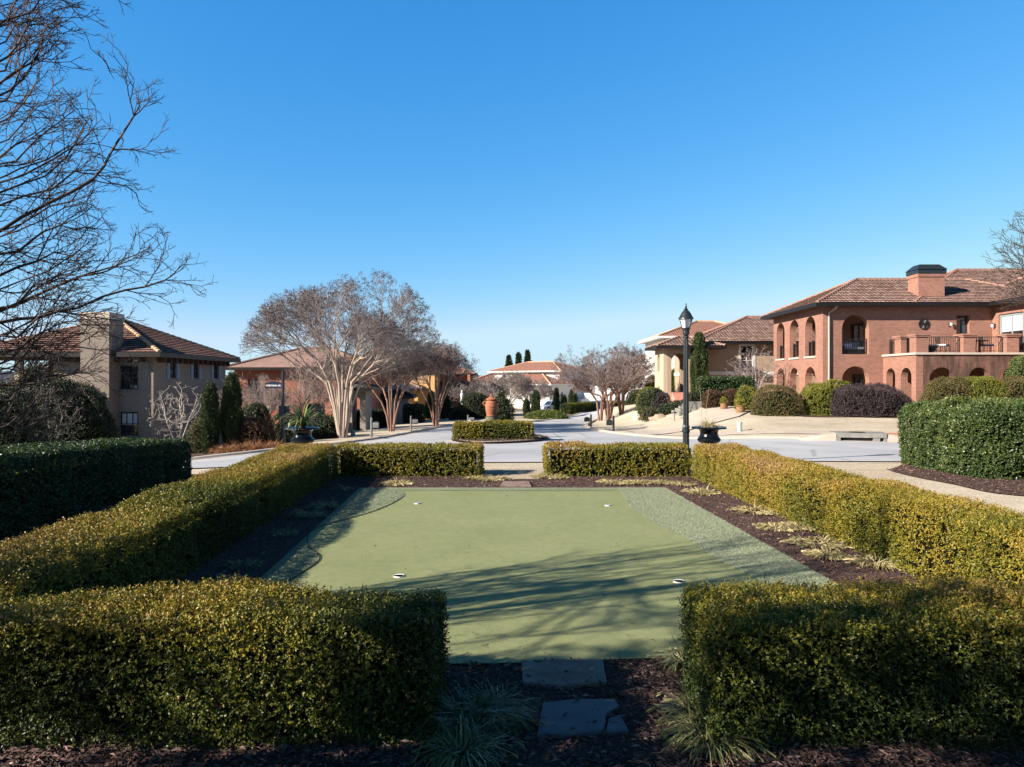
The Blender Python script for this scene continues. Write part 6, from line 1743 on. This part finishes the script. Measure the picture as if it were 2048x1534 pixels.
def black_urn(px, y, label):
    x = X(px, y)
    root = thing('garden_urn', label, 'urn', (x, y, Z(x, y)), 0, 'black pedestal urns at the far corners of the garden')
    b = MB(); b.box(-.24, .24, -.24, .24, -.05, .30); b.box(-.20, .20, -.20, .20, .302, .36)
    b.build('plinth', M['black_gloss'], root)
    gad = lambda i, a: 1.0 + (0.035 * abs(math.sin(a * 14)) if i in (7, 8, 9, 10) else 0)
    b = MB()
    b.lathe([(.17, .36), (.17, .39), (.12, .43), (.075, .47), (.06, .50), (.09, .53), (.11, .545), (.10, .565), (.17, .60), (.245, .65), (.275, .70), (.275, .735), (.25, .765),
             (.23, .79), (.215, .84), (.215, .90), (.235, .94), (.28, .965), (.335, .975), (.41, .985), (.425, 1.0), (.415, 1.02), (.36, 1.03), (.24, 1.0), (.22, .93)], 56, mod=gad)
    u = b.build('bowl', M['black_gloss'], root)
    b = MB()
    for i in range(34):
        a = 2 * PI * i / 34; c = (.405 * math.cos(a), .405 * math.sin(a))
        b.lathe([(.001, -.022), (.016, -.014), (.022, 0), (.016, .014), (.001, .022)], 8, c=(c[0], c[1], .995))
    b.build('rim_beading', M['black_gloss'], u)
    b = MB(); b.lathe([(.001, .985), (.22, .975)], 20); b.build('soil', M['soil'], root)
    return root, x, y
ur, ux, uy = black_urn(1418, 17.3, 'glossy black pedestal urn with straw grass, right of the lamp post')
clump('ornamental_grass', 'pale straw ornamental grass growing in the urn by the lamp post', ux, uy, .24, 260, .40, .010, M['straw'], 301, (0.1, 1), None, .6, z=Z(ux, uy) + .98, cat='grass clump')
def wisps(x, y, z):
    b = MB()
    for dx, px_, h in ((-.03, -.06, 1.05), (.05, .09, 1.0), (.12, .02, .35)):
        b.tube([(dx, 0, 0), (dx + px_ * .3, .01, h * .5), (dx + px_, .0, h)], [.006, .005, .003], 5)
    o = b.build('grass_stalk', M['straw']); o.location = (x, y, z); tag(o, 'two thin upright stalks rising from the straw grass in the right urn', 'grass stalk')
wisps(ux - .14, uy, Z(ux, uy) + 1.0)
ur, ux, uy = black_urn(605, 17.3, 'glossy black pedestal urn holding a spiky yucca, left of the garden')
clump('yucca', 'spiky green and yellow yucca growing in the left black urn', ux, uy, .16, 90, .88, .045, M['yucca'], 302, (0.0, 1), None, .22, z=Z(ux, uy) + .98, cat='plant')

def street_sign():
    x, y = hit(566, 893)
    root = thing('street_sign', 'dark street sign post reading CORTONA CR. on the left verge', 'street sign', (x, y, Z(x, y)))
    s_ = y / F
    h = (893 - 742) * s_
    b = MB(); b.lathe([(.16, -.02), (.16, .04), (.13, .10), (.10, .36), (.085, .62), (.075, .66), (.068, .70), (.058, h - .04), (.058, h - .02), (.065, h - .01), (.05, h), (.001, h + .01)], 20); b.build('post', M['post_paint'], root)
    zc = (893 - 771) * s_; w = 36 * s_; hh = 5.6 * s_
    b = MB()
    pts = [(-w, -hh * .8), (-w * .93, -hh), (-.05, -hh), (-.05, hh), (-w * .18, hh), (-w * .25, hh * 1.35), (-w * .5, hh * 1.6), (-w * .75, hh * 1.35), (-w * .82, hh), (-w * .93, hh), (-w, hh * .8)]
    b.face([(u, -.02, zc + v) for u, v in pts]); b.face([(u, .02, zc + v) for u, v in pts][::-1])
    for i in range(len(pts)):
        p, q = pts[i], pts[(i + 1) % len(pts)]; b.face([(q[0], -.02, zc + q[1]), (p[0], -.02, zc + p[1]), (p[0], .02, zc + p[1]), (q[0], .02, zc + q[1])])
    sg = b.build('sign_panel', M['sign_blue'], root)
    cu = bpy.data.curves.new('lettering', 'FONT'); cu.body = 'CORTONA CR.'; cu.size = .17; cu.extrude = .003; cu.offset = 0.004; cu.align_x = 'CENTER'; cu.align_y = 'CENTER'; cu.materials.append(M['white_paint'])
    t = bpy.data.objects.new('lettering', cu); COL.objects.link(t); t.parent = sg; t.location = (-w * .5 - .015, -.026, zc - .005); t.rotation_euler = (PI / 2, 0, 0)
    bpy.context.view_layer.update(); f = (w - .12) / max(t.dimensions.x, .01)
    me = bpy.data.meshes.new_from_object(t.evaluated_get(bpy.context.evaluated_depsgraph_get())); tl, tr_ = t.location.copy(), t.rotation_euler.copy(); bpy.data.objects.remove(t)
    t = link('lettering', me, sg, tl, tr_); t.scale = (f, min(f, 1.25), 1)
    b = MB(); b.box(-.22, .26, .07, .10, (893 - 833) * s_, (893 - 812) * s_); b.build('plate', M['sign_blue'], root)
street_sign()

def mailbox(px, py, pxh, side, label, mat):
    x, y = hit(px, py); s_ = y / F; h = pxh * s_
    root = thing('mailbox', label, 'mailbox', (x, y, Z(x, y)), 0, 'mailboxes on posts along the street')
    b = MB(); b.tube([(0, 0, -.05), (0, 0, h)], .06, 10); b.lathe([(.05, h), (.075, h + .02), (.04, h + .06), (.001, h + .1)], 10); b.build('post', M['post_paint'] if mat == 'mail_dark' else M['mail'], root)
    w = 11 * s_ if py > 850 else 10 * s_; z0 = h * .55; hh = h * .30
    b = MB(); n = 9
    pr = [(-hh * .42, 0), (hh * .42, 0), (hh * .42, hh * .5)] + [(hh * .42 * math.cos(PI * i / n), hh * .5 + hh * .42 * math.sin(PI * i / n)) for i in range(1, n)] + [(-hh * .42, hh * .5)]
    u0, u1 = (.08, .08 + w) if side > 0 else (-.08 - w, -.08)
    b.face([(u0, -p, z0 + q) for p, q in pr]); b.face([(u1, -p, z0 + q) for p, q in pr][::-1])
    for i in range(len(pr)):
        p, q = pr[i], pr[(i + 1) % len(pr)]; b.face([(u0, -q[0], z0 + q[1]), (u0, -p[0], z0 + p[1]), (u1, -p[0], z0 + p[1]), (u1, -q[0], z0 + q[1])])
    bx = b.build('box', M[mat], root)
    b = MB(); b.box(min(u0, u1) + .02 if side > 0 else u0, max(u0, u1), -.02, .02, z0 - .05, z0 - .003); b.box((u0 + u1) / 2 - w * .25, (u0 + u1) / 2 + w * .25, -.04, .04, z0 + hh * .93, z0 + hh * 1.12); b.build('bracket', M['mail_dark'], root)
mailbox(743, 876, 38, 1, 'grey mailbox on a dark post beside the big pale crape myrtle', 'mail')
mailbox(822, 862, 28, 1, 'grey mailbox on a pale post in the middle of the left verge', 'mail')
mailbox(936, 849, 17, 1, 'small mailbox just left of the terracotta urn in front of the salmon arcade', 'mail')
mailbox(1182, 855, 24, -1, 'dark mailbox left of the crape trunks on the right verge', 'mail_dark')
mailbox(1227, 867, 33, -1, 'grey mailbox nearest the road on the right verge', 'mail_dark')

def terracotta_urn():
    y = 31.2; x = X(983, y); s_ = y / F; z0 = Z(x, y) + .1
    zz = lambda py: ZZ(py, y) - z0
    root = thing('terracotta_urn', 'large lidded terracotta urn with two handles on a mossy base behind the island hedge', 'urn', (x, y, z0))
    b = MB(); zb = zz(841)
    b.box(-.42, .42, -.42, .42, -.1, zb - .18); b.lathe([(.40, zb - .18), (.42, zb - .1), (.33, zb - .02), (.27, zb + .04), (.25, zz(833))], 24); b.build('pedestal', M['mossy'], root)
    b = MB(); P = [(.20, 833), (.235, 831), (.22, 829), (.25, 824), (.275, 818), (.275, 815), (.285, 814), (.285, 811), (.27, 808), (.262, 805), (.225, 803), (.19, 801), (.20, 800), (.20, 799)]
    b.lathe([(r_, zz(p)) for r_, p in P], 32); b.build('body', M['terracotta'], root)
    b = MB(); P = [(.20, 799.6), (.265, 799), (.26, 797.6), (.19, 796), (.11, 794), (.05, 792.5), (.035, 791), (.06, 790), (.05, 788), (.015, 786.5), (.001, 785)]
    b.lathe([(r_, zz(p) + .0) for r_, p in [(a, 799.6 - (799.6 - q) * .9) for a, q in P]], 24); b.build('lid', M['terracotta'], root)
    for sx in (-1, 1):
        b = MB(); b.tube([(sx * .24, 0, zz(811)), (sx * .33, 0, zz(810)), (sx * .37, 0, zz(807.5)), (sx * .35, 0, zz(804.5)), (sx * .28, 0, zz(803)), (sx * .21, 0, zz(803.5))], .035, 8); b.build('handle', M['terracotta'], root)
terracotta_urn()

def storm_drain():
    x0, y0 = X(1675, 27.3), 27.25
    root = thing('storm_drain', 'concrete storm drain inlet set into the right kerb', 'storm drain', (x0, y0, Z(x0, y0)), math.radians(-11))
    b = MB(); b.prism([(0, 0), (1.75, 0), (1.95, 1.2), (-.1, 1.2)], .16, .33); b.build('lid', M['concrete'], root)
    for q in ((1.28, 1.52, .02, .25), (-.02, .1, .02, .3), (1.66, 1.76, .02, .3)):
        b = MB(); b.box(*q, -.05, .159); b.build('support', M['concrete'], root)
    b = MB(); b.box(-.02, 1.74, .34, .40, -.05, .158); b.build('opening', M['hole'], root)  # solid dark panel standing in for the shadowed depth of the inlet
    b = MB(); b.lathe([(.30, .332), (.31, .34), (.001, .342)], 20, c=(.85, .6, 0)); b.build('cover', M['rubber'], root)
    for s_ in (-1, 1):
        b = MB(); x1 = -.05 if s_ < 0 else 1.78; x2 = x1 + s_ * 1.3
        P = [(x1, .0, -.04), (x2, -.05, -.04), (x2, .45, -.04), (x1, .5, -.04)]; T_ = [(x1, .06, .30), (x2, .12, .10), (x2, .45, .12), (x1, .5, .32)]
        if s_ < 0: P = P[::-1]; T_ = T_[::-1]
        b.face(T_); b.face(P[::-1])
        for i in range(4): b.face([P[i], P[(i + 1) % 4], T_[(i + 1) % 4], T_[i]])
        b.build('apron', M['kerb'], root)
storm_drain()
o = clump('bare_clay_patch', 'patch of bare red clay behind the storm drain', X(1790, 28.4), 28.4, .4, 3, .02, .02, M['redgrass'], 5); 
bpy.data.objects.remove(o)
b = MB(); n = 14; P = [(.75 * math.cos(2 * PI * i / n) * (1 + .15 * math.sin(i * 2.3)), .5 * math.sin(2 * PI * i / n)) for i in range(n)]
for i in range(n): b.face([(P[i][0], P[i][1], 0), (P[(i + 1) % n][0], P[(i + 1) % n][1], 0), (P[(i + 1) % n][0] * .5, P[(i + 1) % n][1] * .5, .16), (P[i][0] * .5, P[i][1] * .5, .16)], sm=True)
b.face([(p[0] * .5, p[1] * .5, .16) for p in P]); o = b.build('clay_heap', M['redclay']); o.location = (X(1785, 28.6), 28.6, Z(X(1785, 28.6), 28.6) - .02); tag(o, 'low heap of bare red clay behind the storm drain', 'clay heap')

def utility(px, py, pxh, w, mat, label):
    x, y = hit(px, py); s_ = y / F; h = pxh * s_
    root = thing('utility_box', label, 'utility box', (x, y, Z(x, y)), .2)
    b = MB(); b.lathe([(w, -.05), (w, h * .93), (w * .92, h), (.001, h)], 16, sm=True); b.build('housing', M[mat], root)
    b = MB(); b.lathe([(w + .012, h * .8), (w + .016, h * .82), (w + .016, h * .95), (w * .9, h + .006)], 16); b.build('cap', M[mat], root)
utility(1479, 864, 20, .10, 'util_green', 'pale green cylindrical utility pedestal on the right lawn')
utility(706, 872, 12, .13, 'util_dark', 'small green utility pedestal beside the big crape myrtle')
utility(1273, 838, 9, .22, 'util_green', 'pale green utility box at the foot of the round green shrub')
utility(940, 846, 8, .18, 'cup', 'small white utility marker by the arcade mailbox')

def pot(px, py, pxh, label, lp, seed):
    y = 41.0 if seed == 1 else 38.6; x = X(px, y); s_ = y / F; h = pxh * s_; z = ZZ(py, y)
    b = MB(); R = h * .36
    b.lathe([(R * .72, 0), (R * .86, h * .2), (R, h * .55), (R * .97, h * .85), (R * .9, h * .92), (R * 1.05, h * .94), (R * 1.05, h), (R * .85, h), (R * .8, h * .9), (.001, h * .9)], 22)
    o = b.build('terracotta_pot', M['terracotta_pot']); o.location = (x, y, z); tag(o, label, 'plant pot', 'terracotta pots in front of the hedge')
    shrub('pot_plant', lp, x, y, R * .9, R * .9, h * .6, M['yellowgreen'], .05, 500, 5, 310 + seed, (.4, 1), 'plants in the terracotta pots', z=z + h * .9, lump=.06, cat='plant')
    # ground under the pot follows the bank
pot(1448, 826, 20, 'weathered terracotta pot, left one of the pair at the dark clipped hedge', 'yellow green plant in the left terracotta pot', 1)
pot(1481, 834, 24, 'weathered terracotta pot, right one beside the yellow green shrub', 'yellow green plant in the right terracotta pot', 2)

# iron handrails, garden light, rocks and bank steps
def handrail(p, q, h, label, n):
    P, Q = Vector((p[0], p[1], Z(*p))), Vector((q[0], q[1], Z(*q)))
    root = thing('iron_railing', label, 'railing', P, 0, 'black iron railings on the bank')
    d = Q - P; b = MB(); b.tube([(0, 0, h), d + Vector((0, 0, h))], .022, 6); b.tube([(0, 0, .12), d + Vector((0, 0, .12))], .015, 6); b.build('rail', M['iron'], root)
    for i in range(n + 1):
        b = MB(); c = d * i / n; b.tube([c + Vector((0, 0, -.05)), c + Vector((0, 0, h))], .025 if i in (0, n) else .012, 6); b.build('baluster', M['iron'], root)
handrail((X(1362, 42.5), 42.5), (X(1386, 46), 46), .95, 'iron handrail climbing the bank right of the lamp post', 9)
handrail((X(1386, 46), 46), (X(1404, 47), 47), .95, 'upper iron handrail below the tall Italian cypress', 7)
handrail((X(1293, 45.5), 45.5), (X(1312, 47.5), 47.5), .95, 'iron railing among the rocks left of the tan porch column', 7)
def steps():
    x, y = X(1384, 42.8), 42.8
    b = MB()
    for i in range(5): b.box(-.8 + i * .22, .75 + i * .22, i * .38, i * .38 + 2.0 - i * .38, -.3 + i * .0, .02 + i * .14)
    o = b.build('bank_steps', M['concrete']); o.location = (x, y, Z(x, y)); tag(o, 'pale stone steps on the bank behind the right urn', 'steps')
steps()
def rock(px, y, s_, seed, label):
    r = random.Random(seed); bm = bmesh.new(); bmesh.ops.create_icosphere(bm, subdivisions=2, radius=1)
    for v in bm.verts:
        k = 1 + .35 * mnoise.noise(v.co * 1.3 + Vector((seed, 0, 0))); v.co = Vector((v.co.x * k * s_, v.co.y * k * s_ * .8, max(v.co.z, -.4) * k * s_ * .6))
    me = bpy.data.meshes.new('garden_rock'); bm.to_mesh(me); bm.free(); me.materials.append(M['rock'])
    o = link('garden_rock', me); x = X(px, y); o.location = (x, y, Z(x, y) + s_ * .15); tag(o, label, 'rock', 'rocks on the bank below the tan porch')
rock(1307, 46, .34, 3, 'pink boulder next to the iron railing, middle one of three'); rock(1318, 45.2, .45, 5, 'largest pink boulder on the bank, nearest the lamp post'); rock(1283, 50, .4, 8, 'pink boulder furthest left on the bank')
x, y = X(1349, 41.5), 41.5
root = thing('path_light', 'short black mushroom path light left of the lamp post', 'garden light', (x, y, Z(x, y)))
b = MB(); b.tube([(0, 0, -.05), (0, 0, .5)], .02, 8); b.build('stem', M['iron'], root)
b = MB(); b.lathe([(.16, .46), (.15, .5), (.05, .56), (.001, .57)], 16); b.build('shade', M['iron'], root)
x, y = X(1283, 92), 92
b = MB(); b.lathe([(1.0, 0), (1.0, .5), (.95, .8), (.7, 1.15), (.35, 1.35), (.001, 1.4)], 16); b.box(-.35, .35, -1.05, -.6, .1, .8)
o = b.build('stone_oven', M['trim_stone']); o.location = (x, y, Z(x, y)); tag(o, 'small pale domed stone oven beyond the green shrubs, right of the truck', 'stone oven')
def statue():
    x, y = X(924, 74), 74
    root = thing('garden_statue', 'slim pale statue on a verdigris column before the salmon arcade', 'statue', (x, y, Z(x, y)))
    b = MB(); b.lathe([(.35, 0), (.35, .3), (.2, .36), (.17, .4), (.2, 1.3), (.26, 1.4), (.26, 1.5)], 14); b.build('column', M['statue_green'], root)
    b = MB(); b.lathe([(.2, 1.5), (.18, 1.8), (.13, 2.1), (.2, 2.5), (.16, 2.66), (.07, 2.74), (.07, 2.78), (.11, 2.88), (.1, 2.98), (.001, 3.04)], 12); b.build('figure', M['statue'], root)
statue()

# ------------------------------------------------------------------ vehicles
def vehicle(name, label, x, y, rz, L_, W_, H_, paint, suv=True):
    root = thing(name, label, 'car', (x, y, Z(x, y)), rz)
    w = W_ / 2
    zb, zs = .28, H_ * .56
    hood = L_ * .22; tail = L_ * (.02 if suv else .14)
    b = MB()
    low = [(0, .45), (.06, zb), (L_ - .06, zb), (L_, .5), (L_ - .03, zs - .05), (L_ - tail - .05, zs + .02), (hood + .1, zs), (.25, zs - .14), (.02, zs - .28)]
    up = [(hood, zs), (hood + L_ * .14, H_ - .06), (hood + L_ * .24, H_), (L_ - tail - L_ * .18, H_), (L_ - tail - .12, H_ - .1), (L_ - tail, zs)]
    def loft(P, ws, m):
        n = len(P)
        for i in range(n):
            j = (i + 1) % n
            b.face([(P[j][0], -ws(P[j][1]), P[j][1]), (P[i][0], -ws(P[i][1]), P[i][1]), (P[i][0], ws(P[i][1]), P[i][1]), (P[j][0], ws(P[j][1]), P[j][1])], m=m)
        b.face([(p[0], -ws(p[1]), p[1]) for p in P], m=m); b.face([(p[0], ws(p[1]), p[1]) for p in P][::-1], m=m)
    wl = lambda z: w * (1 - .05 * abs(z - .6)); wu = lambda z: w * (.96 - .2 * (z - zs) / (H_ - zs))
    loft(low, wl, 0); loft(up, wu, 0)
    body = b.build('body', M[paint], root)
    g = MB()
    for s_ in (-1, 1):
        for a, c in ((hood + .28, L_ * .49), (L_ * .51, L_ - tail - L_ * .22)):
            z0, z1 = zs + .04, H_ - .12; e = .3 if a < L_ * .4 else .04; e2 = .04 if a < L_ * .4 else .1
            q = [(a, s_ * (wu(z0) + .006), z0), (c, s_ * (wu(z0) + .006), z0), (c - e2, s_ * (wu(z1) + .006), z1), (a + e, s_ * (wu(z1) + .006), z1)]
            g.face(q if s_ < 0 else q[::-1])
    g.build('side_window', M['glass'], root)
    g = MB(); z0, z1 = zs + .05, H_ - .12
    f = lambda z: hood + (L_ * .14) * (z - zs) / (H_ - .06 - zs) - .012
    g.face([(f(z0), wu(z0) * .94, z0), (f(z0), -wu(z0) * .94, z0), (f(z1), -wu(z1) * .92, z1), (f(z1), wu(z1) * .92, z1)]); g.build('windscreen', M['glass'], root)
    for s_ in (-1, 1):
        k = MB(); k.box(.0, .1, s_ * w * .66 - .17, s_ * w * .66 + .17, zs - .38, zs - .22); k.build('headlight', M['frosted'], root)
        for xx in (L_ * .19, L_ * .8):
            k = MB(); R = .34; k.tube([(xx, s_ * (w - .2), R), (xx, s_ * (w + .02), R)], R, 20, sm=False); wh = k.build('wheel', M['rubber'], root)
            k = MB(); k.tube([(xx, s_ * (w - .1), R), (xx, s_ * (w + .03), R)], R * .6, 14, sm=False); k.build('rim', M['rim'], wh)
vehicle('parked_car', 'silver blue estate car parked between the cypress columns', X(1080, 108), 106, math.radians(28), 4.6, 1.85, 1.62, 'car_silver')
vehicle('parked_car', 'dark blue car parked behind the low hedge before the white house', X(1158, 108), 107, math.radians(8), 4.7, 1.85, 1.5, 'car_blue', False)
def truck():
    y = 122; x = X(1196, y)
    root = thing('box_truck', 'long white box truck parked at the end of the street', 'truck', (x, y, Z(x, y)), math.radians(4))
    Lx = 80 * y / F; zt_ = ZZ(772, y) - Z(x, y); zb = ZZ(802, y) - Z(x, y)
    b = MB(); b.box(0, Lx, 0, 2.5, zb, zt_); b.build('cargo_box', M['truck_white'], root)
    b = MB(); b.box(-.02, Lx + .02, -.02, .0, zt_ - .1, zt_ + .02); b.box(-.02, Lx + .02, -.02, 0, zb, zb + .12); b.box(Lx, Lx + .02, .01, 2.49, zb, zt_ - .01); b.build('edge_trim', M['rim'], root)
    b = MB(); b.box(.1, Lx - .1, .5, 2.0, zb - .3, zb - .003); b.build('chassis', M['rubber'], root)
    b = MB(); b.box(-2.3, -.1, .1, 2.4, .55, 2.5); b.box(-2.9, -2.3, .15, 2.35, .5, 1.4); b.build('cab', M['truck_white'], root)
    for xx in (-1.9, Lx * .72, Lx * .86):
        for yy in (0.0, 2.2):
            b = MB(); b.tube([(xx, yy, .48), (xx, yy + .3, .48)], .48, 18, sm=False); b.build('wheel', M['rubber'], root)
truck()

# ------------------------------------------------------------------ terrace and loggia furniture
def patio_chair(x, y, z, rz, label, cush='cushion_light', group='patio chairs at the red brick house'):
    root = thing('patio_chair', label, 'chair', (x, y, z), rz, group)
    for sx in (-1, 1):
        for sy in (-1, 1):
            b = MB(); b.tube([(sx * .26, sy * .26, 0), (sx * .25, sy * .25, .42)], .018, 6); b.build('leg', M['iron'], root)
    b = MB(); b.box(-.28, .28, -.28, .28, .42, .46); b.build('seat', M['iron'], root)
    b = MB()
    for i in range(7): b.tube([(-.24 + i * .08, .27, .46), (-.24 + i * .08, .33, .95)], .011, 5)
    b.tube([(-.26, .27, .46), (-.26, .34, .97), (.26, .34, .97), (.26, .27, .46)], .018, 6); b.build('backrest', M['iron'], root)
    b = MB(); b.box(-.25, .25, -.26, .24, .463, .54); b.build('cushion', M[cush], root)
    return root
TX, TY, TZ = 19.1, 43.0, 3.74
patio_chair(TX + 6.15, TY - 2.0, TZ, .6, 'patio chair with pale cushion on the terrace, left of the middle brick pier')
patio_chair(TX + 7.45, TY - 2.3, TZ, -1.2, 'black iron patio chair just right of the middle brick pier')
patio_chair(TX + 8.6, TY - 2.2, TZ, 1.3, 'pale cushioned patio chair by the right brick pier of the terrace')
def patio_table():
    root = thing('patio_table', 'round iron table on the terrace between two chairs', 'table', (TX + 8.0, TY - 2.4, TZ))
    b = MB(); b.lathe([(.48, .70), (.5, .72), (.48, .74), (.001, .74)], 24); b.build('tabletop', M['iron'], root)
    b = MB(); b.lathe([(.25, 0), (.24, .03), (.05, .08), (.04, .7)], 12); b.build('pedestal', M['iron'], root)
patio_table()
root = thing('fire_bowl', 'dark bowl planter with a pale rim on the terrace slab by the first pier', 'planter', (TX + 5.0, TY - 2.7, TZ))
b = MB(); b.lathe([(.12, 0), (.16, .05), (.34, .3), (.38, .42), (.34, .42), (.001, .34)], 20); b.build('bowl', M['post_paint'], root)
b = MB(); b.lathe([(.38, .40), (.42, .42), (.42, .47), (.36, .47)], 20); b.build('rim', M['trim_white'], root)
def sofa():
    root = thing('outdoor_sofa', 'grey cushioned sofa in the upper loggia of the red brick house', 'sofa', (TX + 2.25, TY + 1.0, 3.72))
    b = MB(); b.box(-.75, .75, -.4, .4, .08, .4); b.box(-.75, -.62, -.4, .4, .4, .62); b.box(.62, .75, -.4, .4, .4, .62); b.build('frame', M['iron'], root)
    b = MB(); b.box(-.6, .6, -.38, .38, .402, .55); b.box(-.6, .6, .2, .4, .55, .85); b.build('cushion', M['cushion'], root)
    b = MB(); b.box(-.55, -.15, -.3, .1, .553, .72); b.build('pillow', M['cushion_light'], root)
sofa()

# ================================================================== LIGHT, SKY, CAMERA
EL, AZ = math.radians(26.7), math.atan2(-0.897, -0.442)
S = Vector((math.cos(EL) * math.sin(AZ), math.cos(EL) * math.cos(AZ), math.sin(EL)))
sd = bpy.data.lights.new('sun', 'SUN'); sd.energy = SUN_E; sd.angle = math.radians(0.53); sd.color = (1.0, 0.91, 0.79)
so = bpy.data.objects.new('sun', sd); COL.objects.link(so); so.rotation_euler = S.to_track_quat('Z', 'Y').to_euler(); so.location = (-20, -10, 20)
w = bpy.data.worlds.new('World'); sc.world = w; w.use_nodes = True
nt = w.node_tree; nt.nodes.clear()
sky = nt.nodes.new('ShaderNodeTexSky'); sky.sky_type = 'NISHITA'; sky.sun_disc = False
sky.sun_elevation = EL; sky.sun_rotation = AZ % (2 * PI); sky.altitude = 300; sky.air_density = SKY_AIR; sky.dust_density = SKY_DUST; sky.ozone_density = SKY_OZ
sx = nd(nt, 'SeparateXYZ', {0: nt.nodes.new('ShaderNodeTexCoord').outputs['Generated']})
zen = nd(nt, 'MapRange', {0: sx.outputs[2], 1: 0.47, 2: 0.72, 3: 1.0, 4: 0.18}, interpolation_type='SMOOTHSTEP')   # sky above the view dimmed to weaken fill light in the shade
sp = nt.nodes.new('ShaderNodeSeparateColor'); hs = nt.nodes.new('ShaderNodeCombineColor')
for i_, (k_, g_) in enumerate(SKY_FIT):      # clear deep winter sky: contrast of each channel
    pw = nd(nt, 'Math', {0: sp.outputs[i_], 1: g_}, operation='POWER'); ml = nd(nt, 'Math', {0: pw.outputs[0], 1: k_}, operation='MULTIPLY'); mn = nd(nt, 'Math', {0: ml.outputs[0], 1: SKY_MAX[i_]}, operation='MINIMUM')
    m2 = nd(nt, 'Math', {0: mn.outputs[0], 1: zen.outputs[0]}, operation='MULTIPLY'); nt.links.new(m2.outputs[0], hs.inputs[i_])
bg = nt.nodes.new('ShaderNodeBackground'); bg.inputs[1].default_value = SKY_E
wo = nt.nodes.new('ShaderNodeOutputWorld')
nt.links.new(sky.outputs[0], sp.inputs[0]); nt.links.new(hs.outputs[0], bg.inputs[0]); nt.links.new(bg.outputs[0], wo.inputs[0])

cd = bpy.data.cameras.new('camera'); cam = bpy.data.objects.new('camera', cd); COL.objects.link(cam)
cd.sensor_fit = 'HORIZONTAL'; cd.sensor_width = 36.0; cd.lens = 36.0 * F / 2048.0
cam.location = (0, 0, H); cam.rotation_euler = (PI / 2, 0, 0)
cd.shift_y = -(767 - HZ) / 2048.0
cd.clip_start = 0.05; cd.clip_end = 5000
sc.camera = cam
vs = sc.view_settings; vs.view_transform = 'Standard'; vs.look = 'None'; vs.gamma = 1.0; vs.exposure = EXPO; vs.use_curve_mapping = False
sc.render.engine = 'CYCLES'
sc.cycles.max_bounces = 5; sc.cycles.diffuse_bounces = 3; sc.cycles.glossy_bounces = 3; sc.cycles.transmission_bounces = 3
sc.cycles.caustics_reflective = False; sc.cycles.caustics_refractive = False
sc.cycles.use_adaptive_sampling = True; sc.cycles.adaptive_threshold = 0.015
